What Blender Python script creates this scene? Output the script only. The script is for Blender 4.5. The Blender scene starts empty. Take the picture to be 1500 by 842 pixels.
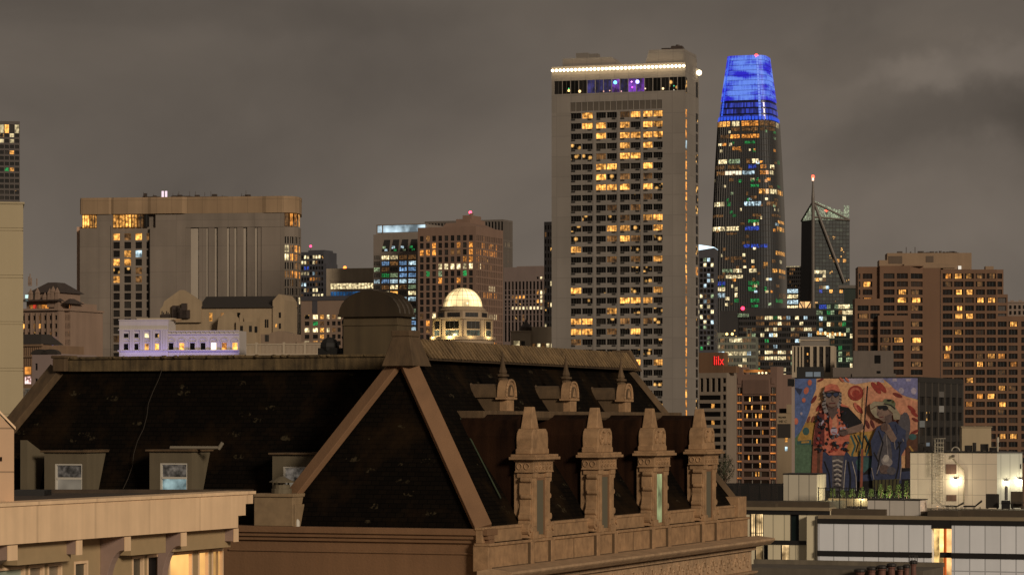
import bpy, bmesh, math, random
from mathutils import Vector
# ---------------------------------------------------------------- camera, sky, sun, exposure
K, H, HY, CX = 4300.0, 45.0, 617.0, 750.0      # focal length in photo pixels, eye height, horizon row, centre column
sc = bpy.context.scene
R = math.radians
cd = bpy.data.cameras.new('camera'); cam = bpy.data.objects.new('camera', cd); sc.collection.objects.link(cam)
cam.location = (0, 0, H); cam.rotation_euler = (R(90), 0, 0)
cd.sensor_width = 36; cd.lens = 36 * K / 1500; cd.shift_y = (HY - 421) / 1500
cd.clip_start = 1; cd.clip_end = 30000
sc.camera = cam
vs = sc.view_settings
vs.view_transform = 'Standard'; vs.look = 'None'; vs.exposure = 0; vs.gamma = 1
SUN_DIR = Vector((-0.60, 1.0, -0.36)).normalized()      # the city's glow arrives low from behind the viewer
w = bpy.data.worlds.new('World'); sc.world = w; w.use_nodes = True
nt = w.node_tree; nt.nodes.clear()
def N(nt, t, **kw):
    n = nt.nodes.new(t)
    for k, v in kw.items(): setattr(n, k, v)
    return n
def build_sky():
    L = nt.links.new
    out = N(nt, 'ShaderNodeOutputWorld'); add = N(nt, 'ShaderNodeAddShader')
    sky = N(nt, 'ShaderNodeTexSky', sky_type='NISHITA', sun_disc=False)
    sky.sun_elevation = R(-6); sky.sun_rotation = R(189)
    b1 = N(nt, 'ShaderNodeBackground'); b1.inputs[1].default_value = 0.05
    L(sky.outputs[0], b1.inputs[0])
    b2 = N(nt, 'ShaderNodeBackground'); b2.inputs[1].default_value = 1.0
    tc = N(nt, 'ShaderNodeTexCoord')
    mp = N(nt, 'ShaderNodeMapping'); mp.inputs['Scale'].default_value = (1.0, 1.0, 1.45); mp.inputs['Location'].default_value = (0.37, 0, 0.05)
    L(tc.outputs['Generated'], mp.inputs[0])
    n1 = N(nt, 'ShaderNodeTexNoise'); n1.inputs['Scale'].default_value = 5.5; n1.inputs['Detail'].default_value = 5; n1.inputs['Roughness'].default_value = 0.5; n1.inputs['Distortion'].default_value = 0.5
    L(mp.outputs[0], n1.inputs['Vector'])
    cr = N(nt, 'ShaderNodeValToRGB')
    e = cr.color_ramp.elements
    e[0].position = 0.28; e[0].color = (0.106, 0.088, 0.073, 1)
    e[1].position = 0.76; e[1].color = (0.204, 0.165, 0.130, 1)
    m = cr.color_ramp.elements.new(0.5); m.color = (0.150, 0.124, 0.101, 1)
    L(n1.outputs[0], cr.inputs[0])
    # brighter overcast low over the city, darker up high
    sx = N(nt, 'ShaderNodeSeparateXYZ'); L(tc.outputs['Generated'], sx.inputs[0])
    mr = N(nt, 'ShaderNodeMapRange'); mr.inputs[1].default_value = 0.0; mr.inputs[2].default_value = 0.16; mr.inputs[3].default_value = 1.13; mr.inputs[4].default_value = 0.80
    L(sx.outputs[2], mr.inputs[0])
    mul = N(nt, 'ShaderNodeVectorMath', operation='SCALE'); L(cr.outputs[0], mul.inputs[0]); L(mr.outputs[0], mul.inputs['Scale'])
    # darker and paler cloud banks where they hang in the sky, broken up by the same turbulence
    n2 = N(nt, 'ShaderNodeTexNoise'); n2.inputs['Scale'].default_value = 22; n2.inputs['Detail'].default_value = 5; n2.inputs['Roughness'].default_value = .55
    L(tc.outputs['Generated'], n2.inputs['Vector'])
    off = N(nt, 'ShaderNodeVectorMath', operation='SUBTRACT'); L(n2.outputs['Color'], off.inputs[0]); off.inputs[1].default_value = (.5, .5, .5)
    ofs = N(nt, 'ShaderNodeVectorMath', operation='SCALE'); L(off.outputs[0], ofs.inputs[0]); ofs.inputs['Scale'].default_value = .055
    wp_ = N(nt, 'ShaderNodeVectorMath', operation='ADD'); L(tc.outputs['Generated'], wp_.inputs[0]); L(ofs.outputs[0], wp_.inputs[1])
    last = mul.outputs[0]
    for px, py, rx, rz, gain in ((1400, 165, 150, 55, .78), (1270, 215, 90, 45, .86), (1470, 190, 80, 50, .80), (1345, 100, 75, 38, 1.30), (1480, 85, 70, 40, 1.28), (1240, 60, 120, 40, .90), (240, 130, 330, 70, .90), (60, 20, 260, 60, .88), (560, 10, 420, 40, .92), (880, 215, 300, 70, 1.05), (1400, 330, 220, 60, 1.10)):
        d = Vector(((px - CX) / K, 1, (HY - py) / K)).normalized()
        sb = N(nt, 'ShaderNodeVectorMath', operation='SUBTRACT'); L(wp_.outputs[0], sb.inputs[0]); sb.inputs[1].default_value = d
        mlp = N(nt, 'ShaderNodeVectorMath', operation='MULTIPLY'); L(sb.outputs[0], mlp.inputs[0]); mlp.inputs[1].default_value = (K / rx, 4, K / rz)
        ln = N(nt, 'ShaderNodeVectorMath', operation='LENGTH'); L(mlp.outputs[0], ln.inputs[0])
        mg = N(nt, 'ShaderNodeMapRange', interpolation_type='SMOOTHSTEP'); L(ln.outputs['Value'], mg.inputs[0]); mg.inputs[1].default_value = .15; mg.inputs[2].default_value = 1.35; mg.inputs[3].default_value = gain; mg.inputs[4].default_value = 1.0
        sm = N(nt, 'ShaderNodeVectorMath', operation='SCALE'); L(last, sm.inputs[0]); L(mg.outputs[0], sm.inputs['Scale']); last = sm.outputs[0]
    L(last, b2.inputs[0])
    L(b1.outputs[0], add.inputs[0]); L(b2.outputs[0], add.inputs[1]); L(add.outputs[0], out.inputs[0])
build_sky()
sd = bpy.data.lights.new('city_glow', 'SUN'); sd.energy = 2.0; sd.angle = R(10); sd.color = (1.0, 0.83, 0.64)
so = bpy.data.objects.new('city_glow', sd); sc.collection.objects.link(so)
so.rotation_euler = SUN_DIR.to_track_quat('-Z', 'Y').to_euler(); so.location = (0, -50, 120)

# ---------------------------------------------------------------- materials
def mat_base(name):
    m = bpy.data.materials.new(name); m.use_nodes = True
    t = m.node_tree; p = t.nodes['Principled BSDF']
    return m, t, p
def wall_mat(name, col, var=0.22, scale=0.25, rough=0.85, panel=None, bump=0.0, metal=0.0, streak=True, line=0.55, ls=0.02):
    """weathered surface; panel=(width, height) adds joints along the face's own metres"""
    m, t, p = mat_base(name); L = t.links.new
    p.inputs['Roughness'].default_value = rough; p.inputs['Metallic'].default_value = metal
    tc = N(t, 'ShaderNodeTexCoord')
    uv = N(t, 'ShaderNodeUVMap')
    n = N(t, 'ShaderNodeTexNoise'); n.inputs['Scale'].default_value = scale; n.inputs['Detail'].default_value = 6; n.inputs['Roughness'].default_value = 0.6
    L(tc.outputs['Object'], n.inputs['Vector'])
    mp = N(t, 'ShaderNodeMapping'); mp.inputs['Scale'].default_value = (scale * 5, scale * 5, scale * 0.25) if streak else (scale * 4,) * 3
    L(tc.outputs['Object'], mp.inputs[0])
    n2 = N(t, 'ShaderNodeTexNoise'); n2.inputs['Scale'].default_value = 1.0; n2.inputs['Detail'].default_value = 4
    L(mp.outputs[0], n2.inputs['Vector'])
    ad = N(t, 'ShaderNodeMath', operation='ADD'); L(n.outputs[0], ad.inputs[0]); L(n2.outputs[0], ad.inputs[1])
    mr = N(t, 'ShaderNodeMapRange'); mr.inputs[1].default_value = 0.65; mr.inputs[2].default_value = 1.35; mr.inputs[3].default_value = 1 - var; mr.inputs[4].default_value = 1 + var
    L(ad.outputs[0], mr.inputs[0])
    sc_ = N(t, 'ShaderNodeVectorMath', operation='SCALE'); sc_.inputs[0].default_value = col[:3]
    L(mr.outputs[0], sc_.inputs['Scale'])
    last = sc_.outputs[0]
    if panel:
        br = N(t, 'ShaderNodeTexBrick'); br.offset = 0.0
        br.inputs['Scale'].default_value = 1.0; br.inputs['Brick Width'].default_value = panel[0]; br.inputs['Row Height'].default_value = panel[1]
        br.inputs['Mortar Size'].default_value = ls * panel[1] if panel[1] < 8 else 0.06; br.inputs['Mortar Smooth'].default_value = 0.1
        br.inputs['Color1'].default_value = (1, 1, 1, 1); br.inputs['Color2'].default_value = (0.9, 0.9, 0.9, 1); br.inputs['Mortar'].default_value = (line, line, line, 1)
        L(uv.outputs[0], br.inputs['Vector'])
        mx = N(t, 'ShaderNodeVectorMath', operation='MULTIPLY'); L(last, mx.inputs[0]); L(br.outputs['Color'], mx.inputs[1]); last = mx.outputs[0]
    L(last, p.inputs['Base Color'])
    if bump:
        b = N(t, 'ShaderNodeBump'); b.inputs['Strength'].default_value = bump; b.inputs['Distance'].default_value = 0.05
        n3 = N(t, 'ShaderNodeTexNoise'); n3.inputs['Scale'].default_value = scale * 30; n3.inputs['Detail'].default_value = 4
        L(tc.outputs['Object'], n3.inputs['Vector']); L(n3.outputs[0], b.inputs['Height']); L(b.outputs[0], p.inputs['Normal'])
    return m
def slate_mat(name, dark, light, rust, bw=0.32, rh=0.17):
    m, t, p = mat_base(name); L = t.links.new
    uv = N(t, 'ShaderNodeUVMap'); tc = N(t, 'ShaderNodeTexCoord')
    br = N(t, 'ShaderNodeTexBrick'); br.inputs['Scale'].default_value = 1; br.inputs['Brick Width'].default_value = bw; br.inputs['Row Height'].default_value = rh
    br.inputs['Mortar Size'].default_value = 0.012; br.inputs['Bias'].default_value = -0.2
    br.inputs['Color1'].default_value = dark + (1,); br.inputs['Color2'].default_value = light + (1,); br.inputs['Mortar'].default_value = tuple(c * 0.3 for c in dark) + (1,)
    L(uv.outputs[0], br.inputs['Vector'])
    n = N(t, 'ShaderNodeTexNoise'); n.inputs['Scale'].default_value = 0.45; n.inputs['Detail'].default_value = 5; n.inputs['Roughness'].default_value = 0.62
    L(tc.outputs['Object'], n.inputs['Vector'])
    cr = N(t, 'ShaderNodeMapRange'); cr.inputs[1].default_value = 0.48; cr.inputs[2].default_value = 0.70
    L(n.outputs[0], cr.inputs[0])
    mx = N(t, 'ShaderNodeMix', data_type='RGBA'); L(cr.outputs[0], mx.inputs[0]); L(br.outputs['Color'], mx.inputs[6]); mx.inputs[7].default_value = rust + (1,)
    # a few pale lichen or replaced slates
    v = N(t, 'ShaderNodeTexVoronoi'); v.inputs['Scale'].default_value = 0.9; vw_ = N(t, 'ShaderNodeMapping'); vw_.inputs['Scale'].default_value = (.8, 1.9, 1); L(uv.outputs[0], vw_.inputs[0]); L(vw_.outputs[0], v.inputs['Vector'])
    lt = N(t, 'ShaderNodeMath', operation='LESS_THAN'); lt.inputs[1].default_value = 0.20; L(v.outputs['Distance'], lt.inputs[0])
    n4 = N(t, 'ShaderNodeTexNoise'); n4.inputs['Scale'].default_value = 7; L(tc.outputs['Object'], n4.inputs['Vector'])
    mq = N(t, 'ShaderNodeMapRange'); mq.inputs[1].default_value = .50; mq.inputs[2].default_value = .66; L(n4.outputs[0], mq.inputs[0])
    ml = N(t, 'ShaderNodeMath', operation='MULTIPLY'); L(lt.outputs[0], ml.inputs[0]); L(mq.outputs[0], ml.inputs[1])
    mx2 = N(t, 'ShaderNodeMix', data_type='RGBA'); L(ml.outputs[0], mx2.inputs[0]); L(mx.outputs[2], mx2.inputs[6]); mx2.inputs[7].default_value = (0.045, 0.035, 0.02, 1)
    L(mx2.outputs[2], p.inputs['Base Color'])
    p.inputs['Roughness'].default_value = 0.85; p.inputs['Specular IOR Level'].default_value = 0.06
    b = N(t, 'ShaderNodeBump'); b.inputs['Strength'].default_value = 0.5; b.inputs['Distance'].default_value = 0.03
    L(br.outputs['Fac'], b.inputs['Height']); b.invert = True; L(b.outputs[0], p.inputs['Normal'])
    return m
def plain(name, col, rough=0.7, metal=0.0, spec=None):
    m, t, p = mat_base(name)
    p.inputs['Base Color'].default_value = tuple(col) + (1,); p.inputs['Roughness'].default_value = rough; p.inputs['Metallic'].default_value = metal
    if spec is not None: p.inputs['Specular IOR Level'].default_value = spec
    return m
def rnd_node(t):
    oi = N(t, 'ShaderNodeObjectInfo'); ge = N(t, 'ShaderNodeNewGeometry')
    a = N(t, 'ShaderNodeMath', operation='ADD'); t.links.new(oi.outputs['Random'], a.inputs[0]); t.links.new(ge.outputs['Random Per Island'], a.inputs[1])
    f = N(t, 'ShaderNodeMath', operation='FRACT'); t.links.new(a.outputs[0], f.inputs[0])
    return f.outputs[0]
def lit_mat(name, col, s, pat=0.9, col2=None, lo=0.4):
    """a lit window: the room, lamps and curtains behind the glass differ from window to window"""
    m, t, p = mat_base(name); L = t.links.new
    p.inputs['Base Color'].default_value = (0.02, 0.02, 0.02, 1); p.inputs['Roughness'].default_value = 0.2
    r = rnd_node(t)
    tc = N(t, 'ShaderNodeTexCoord')
    vm = N(t, 'ShaderNodeVectorMath', operation='SCALE'); vm.inputs[0].default_value = (53, 31, 77); L(r, vm.inputs['Scale'])
    va = N(t, 'ShaderNodeVectorMath', operation='ADD'); L(tc.outputs['Object'], va.inputs[0]); L(vm.outputs[0], va.inputs[1])
    n = N(t, 'ShaderNodeTexNoise'); n.inputs['Scale'].default_value = pat; n.inputs['Detail'].default_value = 3; L(va.outputs[0], n.inputs['Vector'])
    mr = N(t, 'ShaderNodeMapRange'); mr.inputs[1].default_value = 0.36; mr.inputs[2].default_value = 0.68; mr.inputs[3].default_value = 0.16; mr.inputs[4].default_value = 1.45
    L(n.outputs[0], mr.inputs[0])
    rr = N(t, 'ShaderNodeMapRange'); rr.inputs[3].default_value = lo * s; rr.inputs[4].default_value = 1.35 * s; L(r, rr.inputs[0])
    st = N(t, 'ShaderNodeMath', operation='MULTIPLY'); L(mr.outputs[0], st.inputs[0]); L(rr.outputs[0], st.inputs[1])
    mx = N(t, 'ShaderNodeMix', data_type='RGBA'); L(n.outputs[0], mx.inputs[0]); mx.inputs[6].default_value = tuple(col2 or col) + (1,); mx.inputs[7].default_value = tuple(col) + (1,)
    L(mx.outputs[2], p.inputs['Emission Color']); L(st.outputs[0], p.inputs['Emission Strength'])
    m.cycles.emission_sampling = 'NONE'
    return m
def glow(name, col, s, sample=False):
    m, t, p = mat_base(name)
    p.inputs['Base Color'].default_value = (0, 0, 0, 1)
    p.inputs['Emission Color'].default_value = tuple(col) + (1,); p.inputs['Emission Strength'].default_value = s
    if not sample: m.cycles.emission_sampling = 'NONE'
    return m
def dark_glass(name, col, blind, thr=0.72, rough=0.35):
    m, t, p = mat_base(name); L = t.links.new
    r = rnd_node(t)
    mr = N(t, 'ShaderNodeMapRange'); mr.inputs[1].default_value = thr; mr.inputs[2].default_value = 1.0; L(r, mr.inputs[0])
    mx = N(t, 'ShaderNodeMix', data_type='RGBA'); L(mr.outputs[0], mx.inputs[0]); mx.inputs[6].default_value = tuple(col) + (1,); mx.inputs[7].default_value = tuple(blind) + (1,)
    L(mx.outputs[2], p.inputs['Base Color']); p.inputs['Roughness'].default_value = rough; p.inputs['Specular IOR Level'].default_value = 0.25
    return m
M = {}
M['d'] = dark_glass('dark_window_glass', (0.004, 0.0035, 0.003), (0.035, 0.028, 0.022), .8)
M['w'] = lit_mat('window_warm', (1.0, 0.51, 0.125), 1.9, 0.95, (0.60, 0.19, 0.015))
def spot_mat(name, col, s):
    """a dark room with one or two lamps showing"""
    m, t, p = mat_base(name); L = t.links.new
    p.inputs['Base Color'].default_value = (0.008, 0.007, 0.006, 1); p.inputs['Roughness'].default_value = 0.35; p.inputs['Specular IOR Level'].default_value = 0.25
    r = rnd_node(t); tc = N(t, 'ShaderNodeTexCoord')
    vm = N(t, 'ShaderNodeVectorMath', operation='SCALE'); vm.inputs[0].default_value = (53, 31, 77); L(r, vm.inputs['Scale'])
    va = N(t, 'ShaderNodeVectorMath', operation='ADD'); L(tc.outputs['Object'], va.inputs[0]); L(vm.outputs[0], va.inputs[1])
    v = N(t, 'ShaderNodeTexVoronoi'); v.inputs['Scale'].default_value = .62; L(va.outputs[0], v.inputs['Vector'])
    mr = N(t, 'ShaderNodeMapRange'); mr.inputs[1].default_value = .12; mr.inputs[2].default_value = .42; mr.inputs[3].default_value = s; mr.inputs[4].default_value = 0.0; L(v.outputs['Distance'], mr.inputs[0])
    p.inputs['Emission Color'].default_value = tuple(col) + (1,); L(mr.outputs[0], p.inputs['Emission Strength'])
    m.cycles.emission_sampling = 'NONE'
    return m
M['e'] = spot_mat('window_lamp_in_dark_room', (1.0, 0.52, 0.14), 1.3)
M['a'] = lit_mat('window_amber', (1.0, 0.42, 0.08), 1.2, 0.8, (0.7, 0.2, 0.02))
M['m'] = lit_mat('window_dim', (1.0, 0.48, 0.15), 0.26, 0.8, (0.5, 0.2, 0.05))
M['B'] = lit_mat('window_pale_blue', (0.35, 0.62, 1.0), 0.8, 0.7, (0.12, 0.25, 0.5))
M['y'] = lit_mat('window_pale', (1.0, 0.84, 0.52), 1.5, 0.7, (0.8, 0.6, 0.25))
M['c'] = lit_mat('window_cool', (0.78, 0.95, 1.0), 1.15, 0.7, (0.4, 0.65, 0.8))
M['g'] = lit_mat('window_green', (0.05, 0.75, 0.18), 0.55, 1.2, (0.0, 0.15, 0.03))
M['G'] = lit_mat('window_lime', (0.75, 0.95, 0.55), 0.6, 0.8, (0.3, 0.45, 0.2))
M['b'] = lit_mat('window_blue', (0.06, 0.16, 1.0), 0.7, 1.0, (0.03, 0.06, 0.5))
M['r'] = lit_mat('window_red', (1.0, 0.07, 0.03), 0.9, 1.0, (0.5, 0.03, 0.01))
M['t'] = dark_glass('teal_window_glass', (0.010, 0.018, 0.018), (0.05, 0.07, 0.06))
M['p'] = dark_glass('greyish_window_glass', (0.045, 0.042, 0.04), (0.10, 0.09, 0.08), 0.5)
M['lv'] = wall_mat('louvre_panel', (.10, .083, .066), .15, .3, .7)
M['n'] = dark_glass('brown_window_glass', (0.012, 0.007, 0.005), (0.06, 0.038, 0.026), 0.7)
M['s'] = dark_glass('smoked_window_glass', (0.016, 0.014, 0.013), (0.05, 0.045, 0.04), 0.65)
frame_m = plain('window_bar', (0.30, 0.27, 0.23), 0.6)
frame_d = plain('window_bar_dark', (0.03, 0.03, 0.03), 0.5)

# ---------------------------------------------------------------- shapes
def X(px, Y): return (px - CX) / K * Y
def Z(py, Y): return H + (HY - py) / K * Y
class Fr:
    """upright frame: a along a face (left to right seen from outside), b outward, c height"""
    def __init__(s, ox, oy, ux, uy):
        l = math.hypot(ux, uy); s.ox, s.oy, s.ux, s.uy = ox, oy, ux / l, uy / l
        s.nx, s.ny = s.uy, -s.ux; s.ang = math.atan2(s.uy, s.ux)
    def __call__(s, a, b, c): return Vector((s.ox + s.ux * a + s.nx * b, s.oy + s.uy * a + s.ny * b, c))
    def a(s, px, b=0):
        k = (px - CX) / K; x, y = s.ox + s.nx * b, s.oy + s.ny * b
        return (k * y - x) / (s.ux - k * s.uy)
    def y(s, a, b=0): return s.oy + s.uy * a + s.ny * b
    def z(s, py, px, b=0): return Z(py, s.y(s.a(px, b), b))
    def right(s, L): p = s(L, 0, 0); return Fr(p.x, p.y, -s.nx, -s.ny)
    def left(s, D): p = s(0, -D, 0); return Fr(p.x, p.y, s.nx, s.ny)
    def off(s, a, b): p = s(a, b, 0); return Fr(p.x, p.y, s.ux, s.uy)
def facing(px0, Y0, px1, Y1):
    f = Fr(X(px0, Y0), Y0, X(px1, Y1) - X(px0, Y0), Y1 - Y0)
    return f, math.hypot(X(px1, Y1) - X(px0, Y0), Y1 - Y0)
WF = Fr(0, 0, 1, 0)
class MB:
    def __init__(s): s.v = []; s.f = []; s.m = []
    def poly(s, pts, m=0):
        i = len(s.v); s.v += [Vector(p) for p in pts]; s.f.append(list(range(i, i + len(pts)))); s.m.append(m)
    def box(s, F, a0, a1, b0, b1, c0, c1, m=0):
        s.frus(F, a0, a1, b0, b1, c0, a0, a1, b0, b1, c1, m)
    def frus(s, F, a0, a1, b0, b1, c0, A0, A1, B0, B1, c1, m=0):
        p = [F(a0, b1, c0), F(a1, b1, c0), F(a1, b0, c0), F(a0, b0, c0), F(A0, B1, c1), F(A1, B1, c1), F(A1, B0, c1), F(A0, B0, c1)]
        i = len(s.v); s.v += p
        for q in ((0, 1, 5, 4), (1, 2, 6, 5), (2, 3, 7, 6), (3, 0, 4, 7), (4, 5, 6, 7), (3, 2, 1, 0)):
            s.f.append([i + k for k in q]); s.m.append(m)
    def loft(s, A, B, m=0, caps=True):
        n = len(A); i = len(s.v); s.v += [Vector(p) for p in A] + [Vector(p) for p in B]
        for k in range(n):
            j = (k + 1) % n; s.f.append([i + k, i + j, i + n + j, i + n + k]); s.m.append(m)
        if caps:
            s.f.append([i + k for k in reversed(range(n))]); s.m.append(m); s.f.append([i + n + k for k in range(n)]); s.m.append(m)
    def prism(s, F, ab, c0, c1, m=0): s.loft([F(a, b, c0) for a, b in ab], [F(a, b, c1) for a, b in ab], m)
    def ext_a(s, F, bc, a0, a1, m=0): s.loft([F(a0, b, c) for b, c in bc], [F(a1, b, c) for b, c in bc], m)
    def ext_b(s, F, ac, b0, b1, m=0): s.loft([F(a, b0, c) for a, c in ac], [F(a, b1, c) for a, c in ac], m)
    def tube(s, p, q, r0, r1=None, n=8, m=0):
        p, q = Vector(p), Vector(q); r1 = r0 if r1 is None else r1
        d = (q - p).normalized(); e = d.orthogonal().normalized(); g = d.cross(e)
        c = [(math.cos(2 * math.pi * k / n), math.sin(2 * math.pi * k / n)) for k in range(n)]
        s.loft([p + (e * x + g * y) * r0 for x, y in c], [q + (e * x + g * y) * r1 for x, y in c], m)
    def lathe(s, o, prof, n=16, m=0):
        o = Vector(o); i = len(s.v)
        for r, z in prof:
            for k in range(n): s.v.append(o + Vector((r * math.cos(2 * math.pi * k / n), r * math.sin(2 * math.pi * k / n), z)))
        for q in range(len(prof) - 1):
            for k in range(n):
                j = (k + 1) % n; s.f.append([i + q * n + k, i + q * n + j, i + (q + 1) * n + j, i + (q + 1) * n + k]); s.m.append(m)
        s.f.append([i + k for k in reversed(range(n))]); s.m.append(m)
        s.f.append([i + (len(prof) - 1) * n + k for k in range(n)]); s.m.append(m)
    def ball(s, o, r, n=10, m=0, sz=1.0):
        s.lathe(o, [(max(1e-3, r * math.sin(math.pi * k / n)), -r * sz * math.cos(math.pi * k / n)) for k in range(n + 1)], n + 2, m)
    def build(s, name, mats, parent=None, smooth=False, bevel=0, origin=None):
        if not isinstance(mats, (list, tuple)): mats = [mats]
        base = WL.get(parent, Vector()) if parent else Vector()
        me = bpy.data.meshes.new(name)
        o_ = Vector(origin) if origin is not None else (base if parent else Vector())
        me.from_pydata([tuple(p - o_) for p in s.v], [], s.f)
        for m in mats: me.materials.append(m)
        for pl, m in zip(me.polygons, s.m): pl.material_index = m
        bm = bmesh.new(); bm.from_mesh(me); bmesh.ops.recalc_face_normals(bm, faces=bm.faces)
        uv = bm.loops.layers.uv.new('UVMap')
        for f in bm.faces:
            n = f.normal
            if abs(n.z) > 0.95: t = Vector((1, 0, 0)); b = Vector((0, 1, 0))
            else:
                t = Vector((-n.y, n.x, 0)).normalized(); b = n.cross(t).normalized()
            f.smooth = smooth
            for l in f.loops:
                p = l.vert.co + o_; l[uv].uv = (p.dot(t), p.dot(b))
        bm.to_mesh(me); bm.free()
        ob = bpy.data.objects.new(name, me); sc.collection.objects.link(ob)
        if parent: ob.parent = parent
        ob.location = o_ - base
        WL[ob] = Vector(o_)
        if bevel:
            md = ob.modifiers.new('bevel', 'BEVEL'); md.width = bevel; md.segments = 2; md.limit_method = 'ANGLE'; md.angle_limit = R(40)
        return ob
WL = {}
def tag(o, label=None, cat=None, group=None, kind=None):
    if label: o['label'] = label
    if cat: o['category'] = cat
    if group: o['group'] = group
    if kind: o['kind'] = kind
    return o
def thing(name, label, cat, loc, group=None):
    o = bpy.data.objects.new(name, None); sc.collection.objects.link(o); o.location = loc; WL[o] = Vector(loc)
    o.empty_display_size = 0.5
    return tag(o, label, cat, group)
def facade(mb, F, L, z0, z1, xs, zs, rev, skip=None, m=0, a0=0.0, mr=None):
    """wall face with real openings; gives back the openings (column, row from the top, a0, a1, c0, c1)"""
    xs = sorted(xs); zs = sorted(zs)
    A = [a0] + [q for p in xs for q in p] + [L]; C = [z0] + [q for p in zs for q in p] + [z1]
    out = []; mr = m if mr is None else mr
    for i in range(len(A) - 1):
        if A[i + 1] - A[i] < 1e-4: continue
        j = 0
        while j < len(C) - 1:
            wi = i % 2 == 1 and j % 2 == 1
            row = len(zs) - 1 - j // 2
            if wi and not (skip and skip(i // 2, row)):
                x0, x1, c0, c1 = A[i], A[i + 1], C[j], C[j + 1]
                for q in (((x0, 0, c0), (x1, 0, c0), (x1, -rev, c0), (x0, -rev, c0)), ((x0, -rev, c1), (x1, -rev, c1), (x1, 0, c1), (x0, 0, c1)),
                          ((x0, 0, c1), (x0, 0, c0), (x0, -rev, c0), (x0, -rev, c1)), ((x1, 0, c0), (x1, 0, c1), (x1, -rev, c1), (x1, -rev, c0))):
                    mb.poly([F(*p) for p in q], mr)
                out.append((i // 2, row, x0, x1, c0, c1)); j += 1
            else:
                k = j + 1
                if i % 2 == 0: k = len(C) - 1
                if C[k] - C[j] > 1e-4: mb.poly([F(A[i], 0, C[j]), F(A[i + 1], 0, C[j]), F(A[i + 1], 0, C[k]), F(A[i], 0, C[k])], m)
                j = k
    return out
PANES = {}
def pane_mb(F, a0, a1, c0, c1, b, nx=1, bar=0.08, nz=1, fr=True):
    mb = MB()
    mb.poly([F(a0, b, c0), F(a1, b, c0), F(a1, b, c1), F(a0, b, c1)], 0)
    if nx > 1:
        for k in range(1, nx):
            a = a0 + (a1 - a0) * k / nx; mb.box(F, a - bar / 2, a + bar / 2, b + 0.02, b + 0.1, c0, c1, 1)
    if nz > 1:
        for k in range(1, nz):
            c = c0 + (c1 - c0) * k / nz; mb.box(F, a0, a1, b + 0.02, b + 0.09, c - bar / 2, c + bar / 2, 1)
    return mb
class Bld:
    def __init__(s, name, label, cat, F, L, group=None, seed=1, spots=0.05):
        s.spots = spots
        p = F(L / 2, 0, 0); s.t = thing(name, label, cat, p, group); s.base = p; s.wall = MB(); s.w = []; s.rg = random.Random(seed)
    def pick(s, lit, i, r):
        if callable(lit): return lit(i, r) or s.spare()
        if isinstance(lit, dict):
            x = s.rg.random()
            for k, p in lit.items():
                if x < p: return k
                x -= p
            return s.spare()
        if lit and r < len(lit) and lit[r] and i < len(lit[r]) and lit[r][i] not in '. ': return lit[r][i]
        return s.spare()
    def spare(s): return 'e' if s.spots and s.rg.random() < s.spots else None
    def face(s, F, L, z0, z1, xs=(), zs=(), lit=None, rev=0.35, skip=None, dark='d', nx=1, nz=1, m=0, a0=0.0, bar=0.08, fm=None, b=None, mr=None):
        for (i, r, x0, x1, c0, c1) in facade(s.wall, F, L, z0, z1, xs, zs, rev, skip, m, a0, mr):
            k = (s.pick(lit, i, r) if lit else None) or dark
            s.w.append((F, x0, x1, c0, c1, -rev, k, nx, nz, bar, fm or frame_m))
    def shell(s, F, L, D, z0, z1, front=True, right=True, left=True, m=0, rm=None):
        """plain faces of a box where no facade goes, plus its roof"""
        q = s.wall
        if front: q.poly([F(0, 0, z0), F(L, 0, z0), F(L, 0, z1), F(0, 0, z1)], m)
        if right: q.poly([F(L, 0, z0), F(L, -D, z0), F(L, -D, z1), F(L, 0, z1)], m)
        if left: q.poly([F(0, -D, z0), F(0, 0, z0), F(0, 0, z1), F(0, -D, z1)], m)
        q.poly([F(L, -D, z0), F(0, -D, z0), F(0, -D, z1), F(L, -D, z1)], m)
        q.poly([F(0, 0, z1), F(L, 0, z1), F(L, -D, z1), F(0, -D, z1)], m if rm is None else rm)
    def done(s, mats, name='window'):
        wl = s.wall.build('wall', mats, s.t) if s.wall.f else None
        order = sorted(range(len(s.w)), key=lambda k: (s.w[k][6] in 'dtns', -(s.w[k][3] - s.w[k][2]) * (s.w[k][5] * 0 + s.w[k][4])))
        one, rest = order[:98], order[98:]
        if len(order) <= 100: one, rest = order, []
        for k in one:
            F, a0, a1, c0, c1, b, key, nx, nz, bar, fm = s.w[k]
            kk = (round(a1 - a0, 2), round(c1 - c0, 2), key, nx, nz, bar, fm.name)
            if kk not in PANES:
                hw, hh = (a1 - a0) / 2, (c1 - c0) / 2
                ob = pane_mb(WF, -hw, hw, -hh, hh, 0, nx, bar, nz).build(name, [M[key], fm])
                PANES[kk] = ob.data
            else:
                ob = bpy.data.objects.new(name, PANES[kk]); sc.collection.objects.link(ob)
            ob.parent = s.t; ob.location = F((a0 + a1) / 2, b, (c0 + c1) / 2) - s.base; ob.rotation_euler = (0, 0, F.ang)
        if rest:
            mb = MB(); keys = []; fms = []
            for k in rest:
                F, a0, a1, c0, c1, b, key, nx, nz, bar, fm = s.w[k]
                if key not in keys: keys.append(key)
                q = pane_mb(F, a0, a1, c0, c1, b, nx, bar, nz); i = len(mb.v); mb.v += q.v
                for f, m in zip(q.f, q.m):
                    mb.f.append([i + z for z in f]); mb.m.append(keys.index(key) if m == 0 else 20)
            nk = len(keys); mb.m = [x if x != 20 else nk for x in mb.m]
            o = mb.build('window', [M[k] for k in keys] + [s.w[rest[0]][10]], s.t); o['kind'] = 'stuff'
        return s.t
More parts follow.
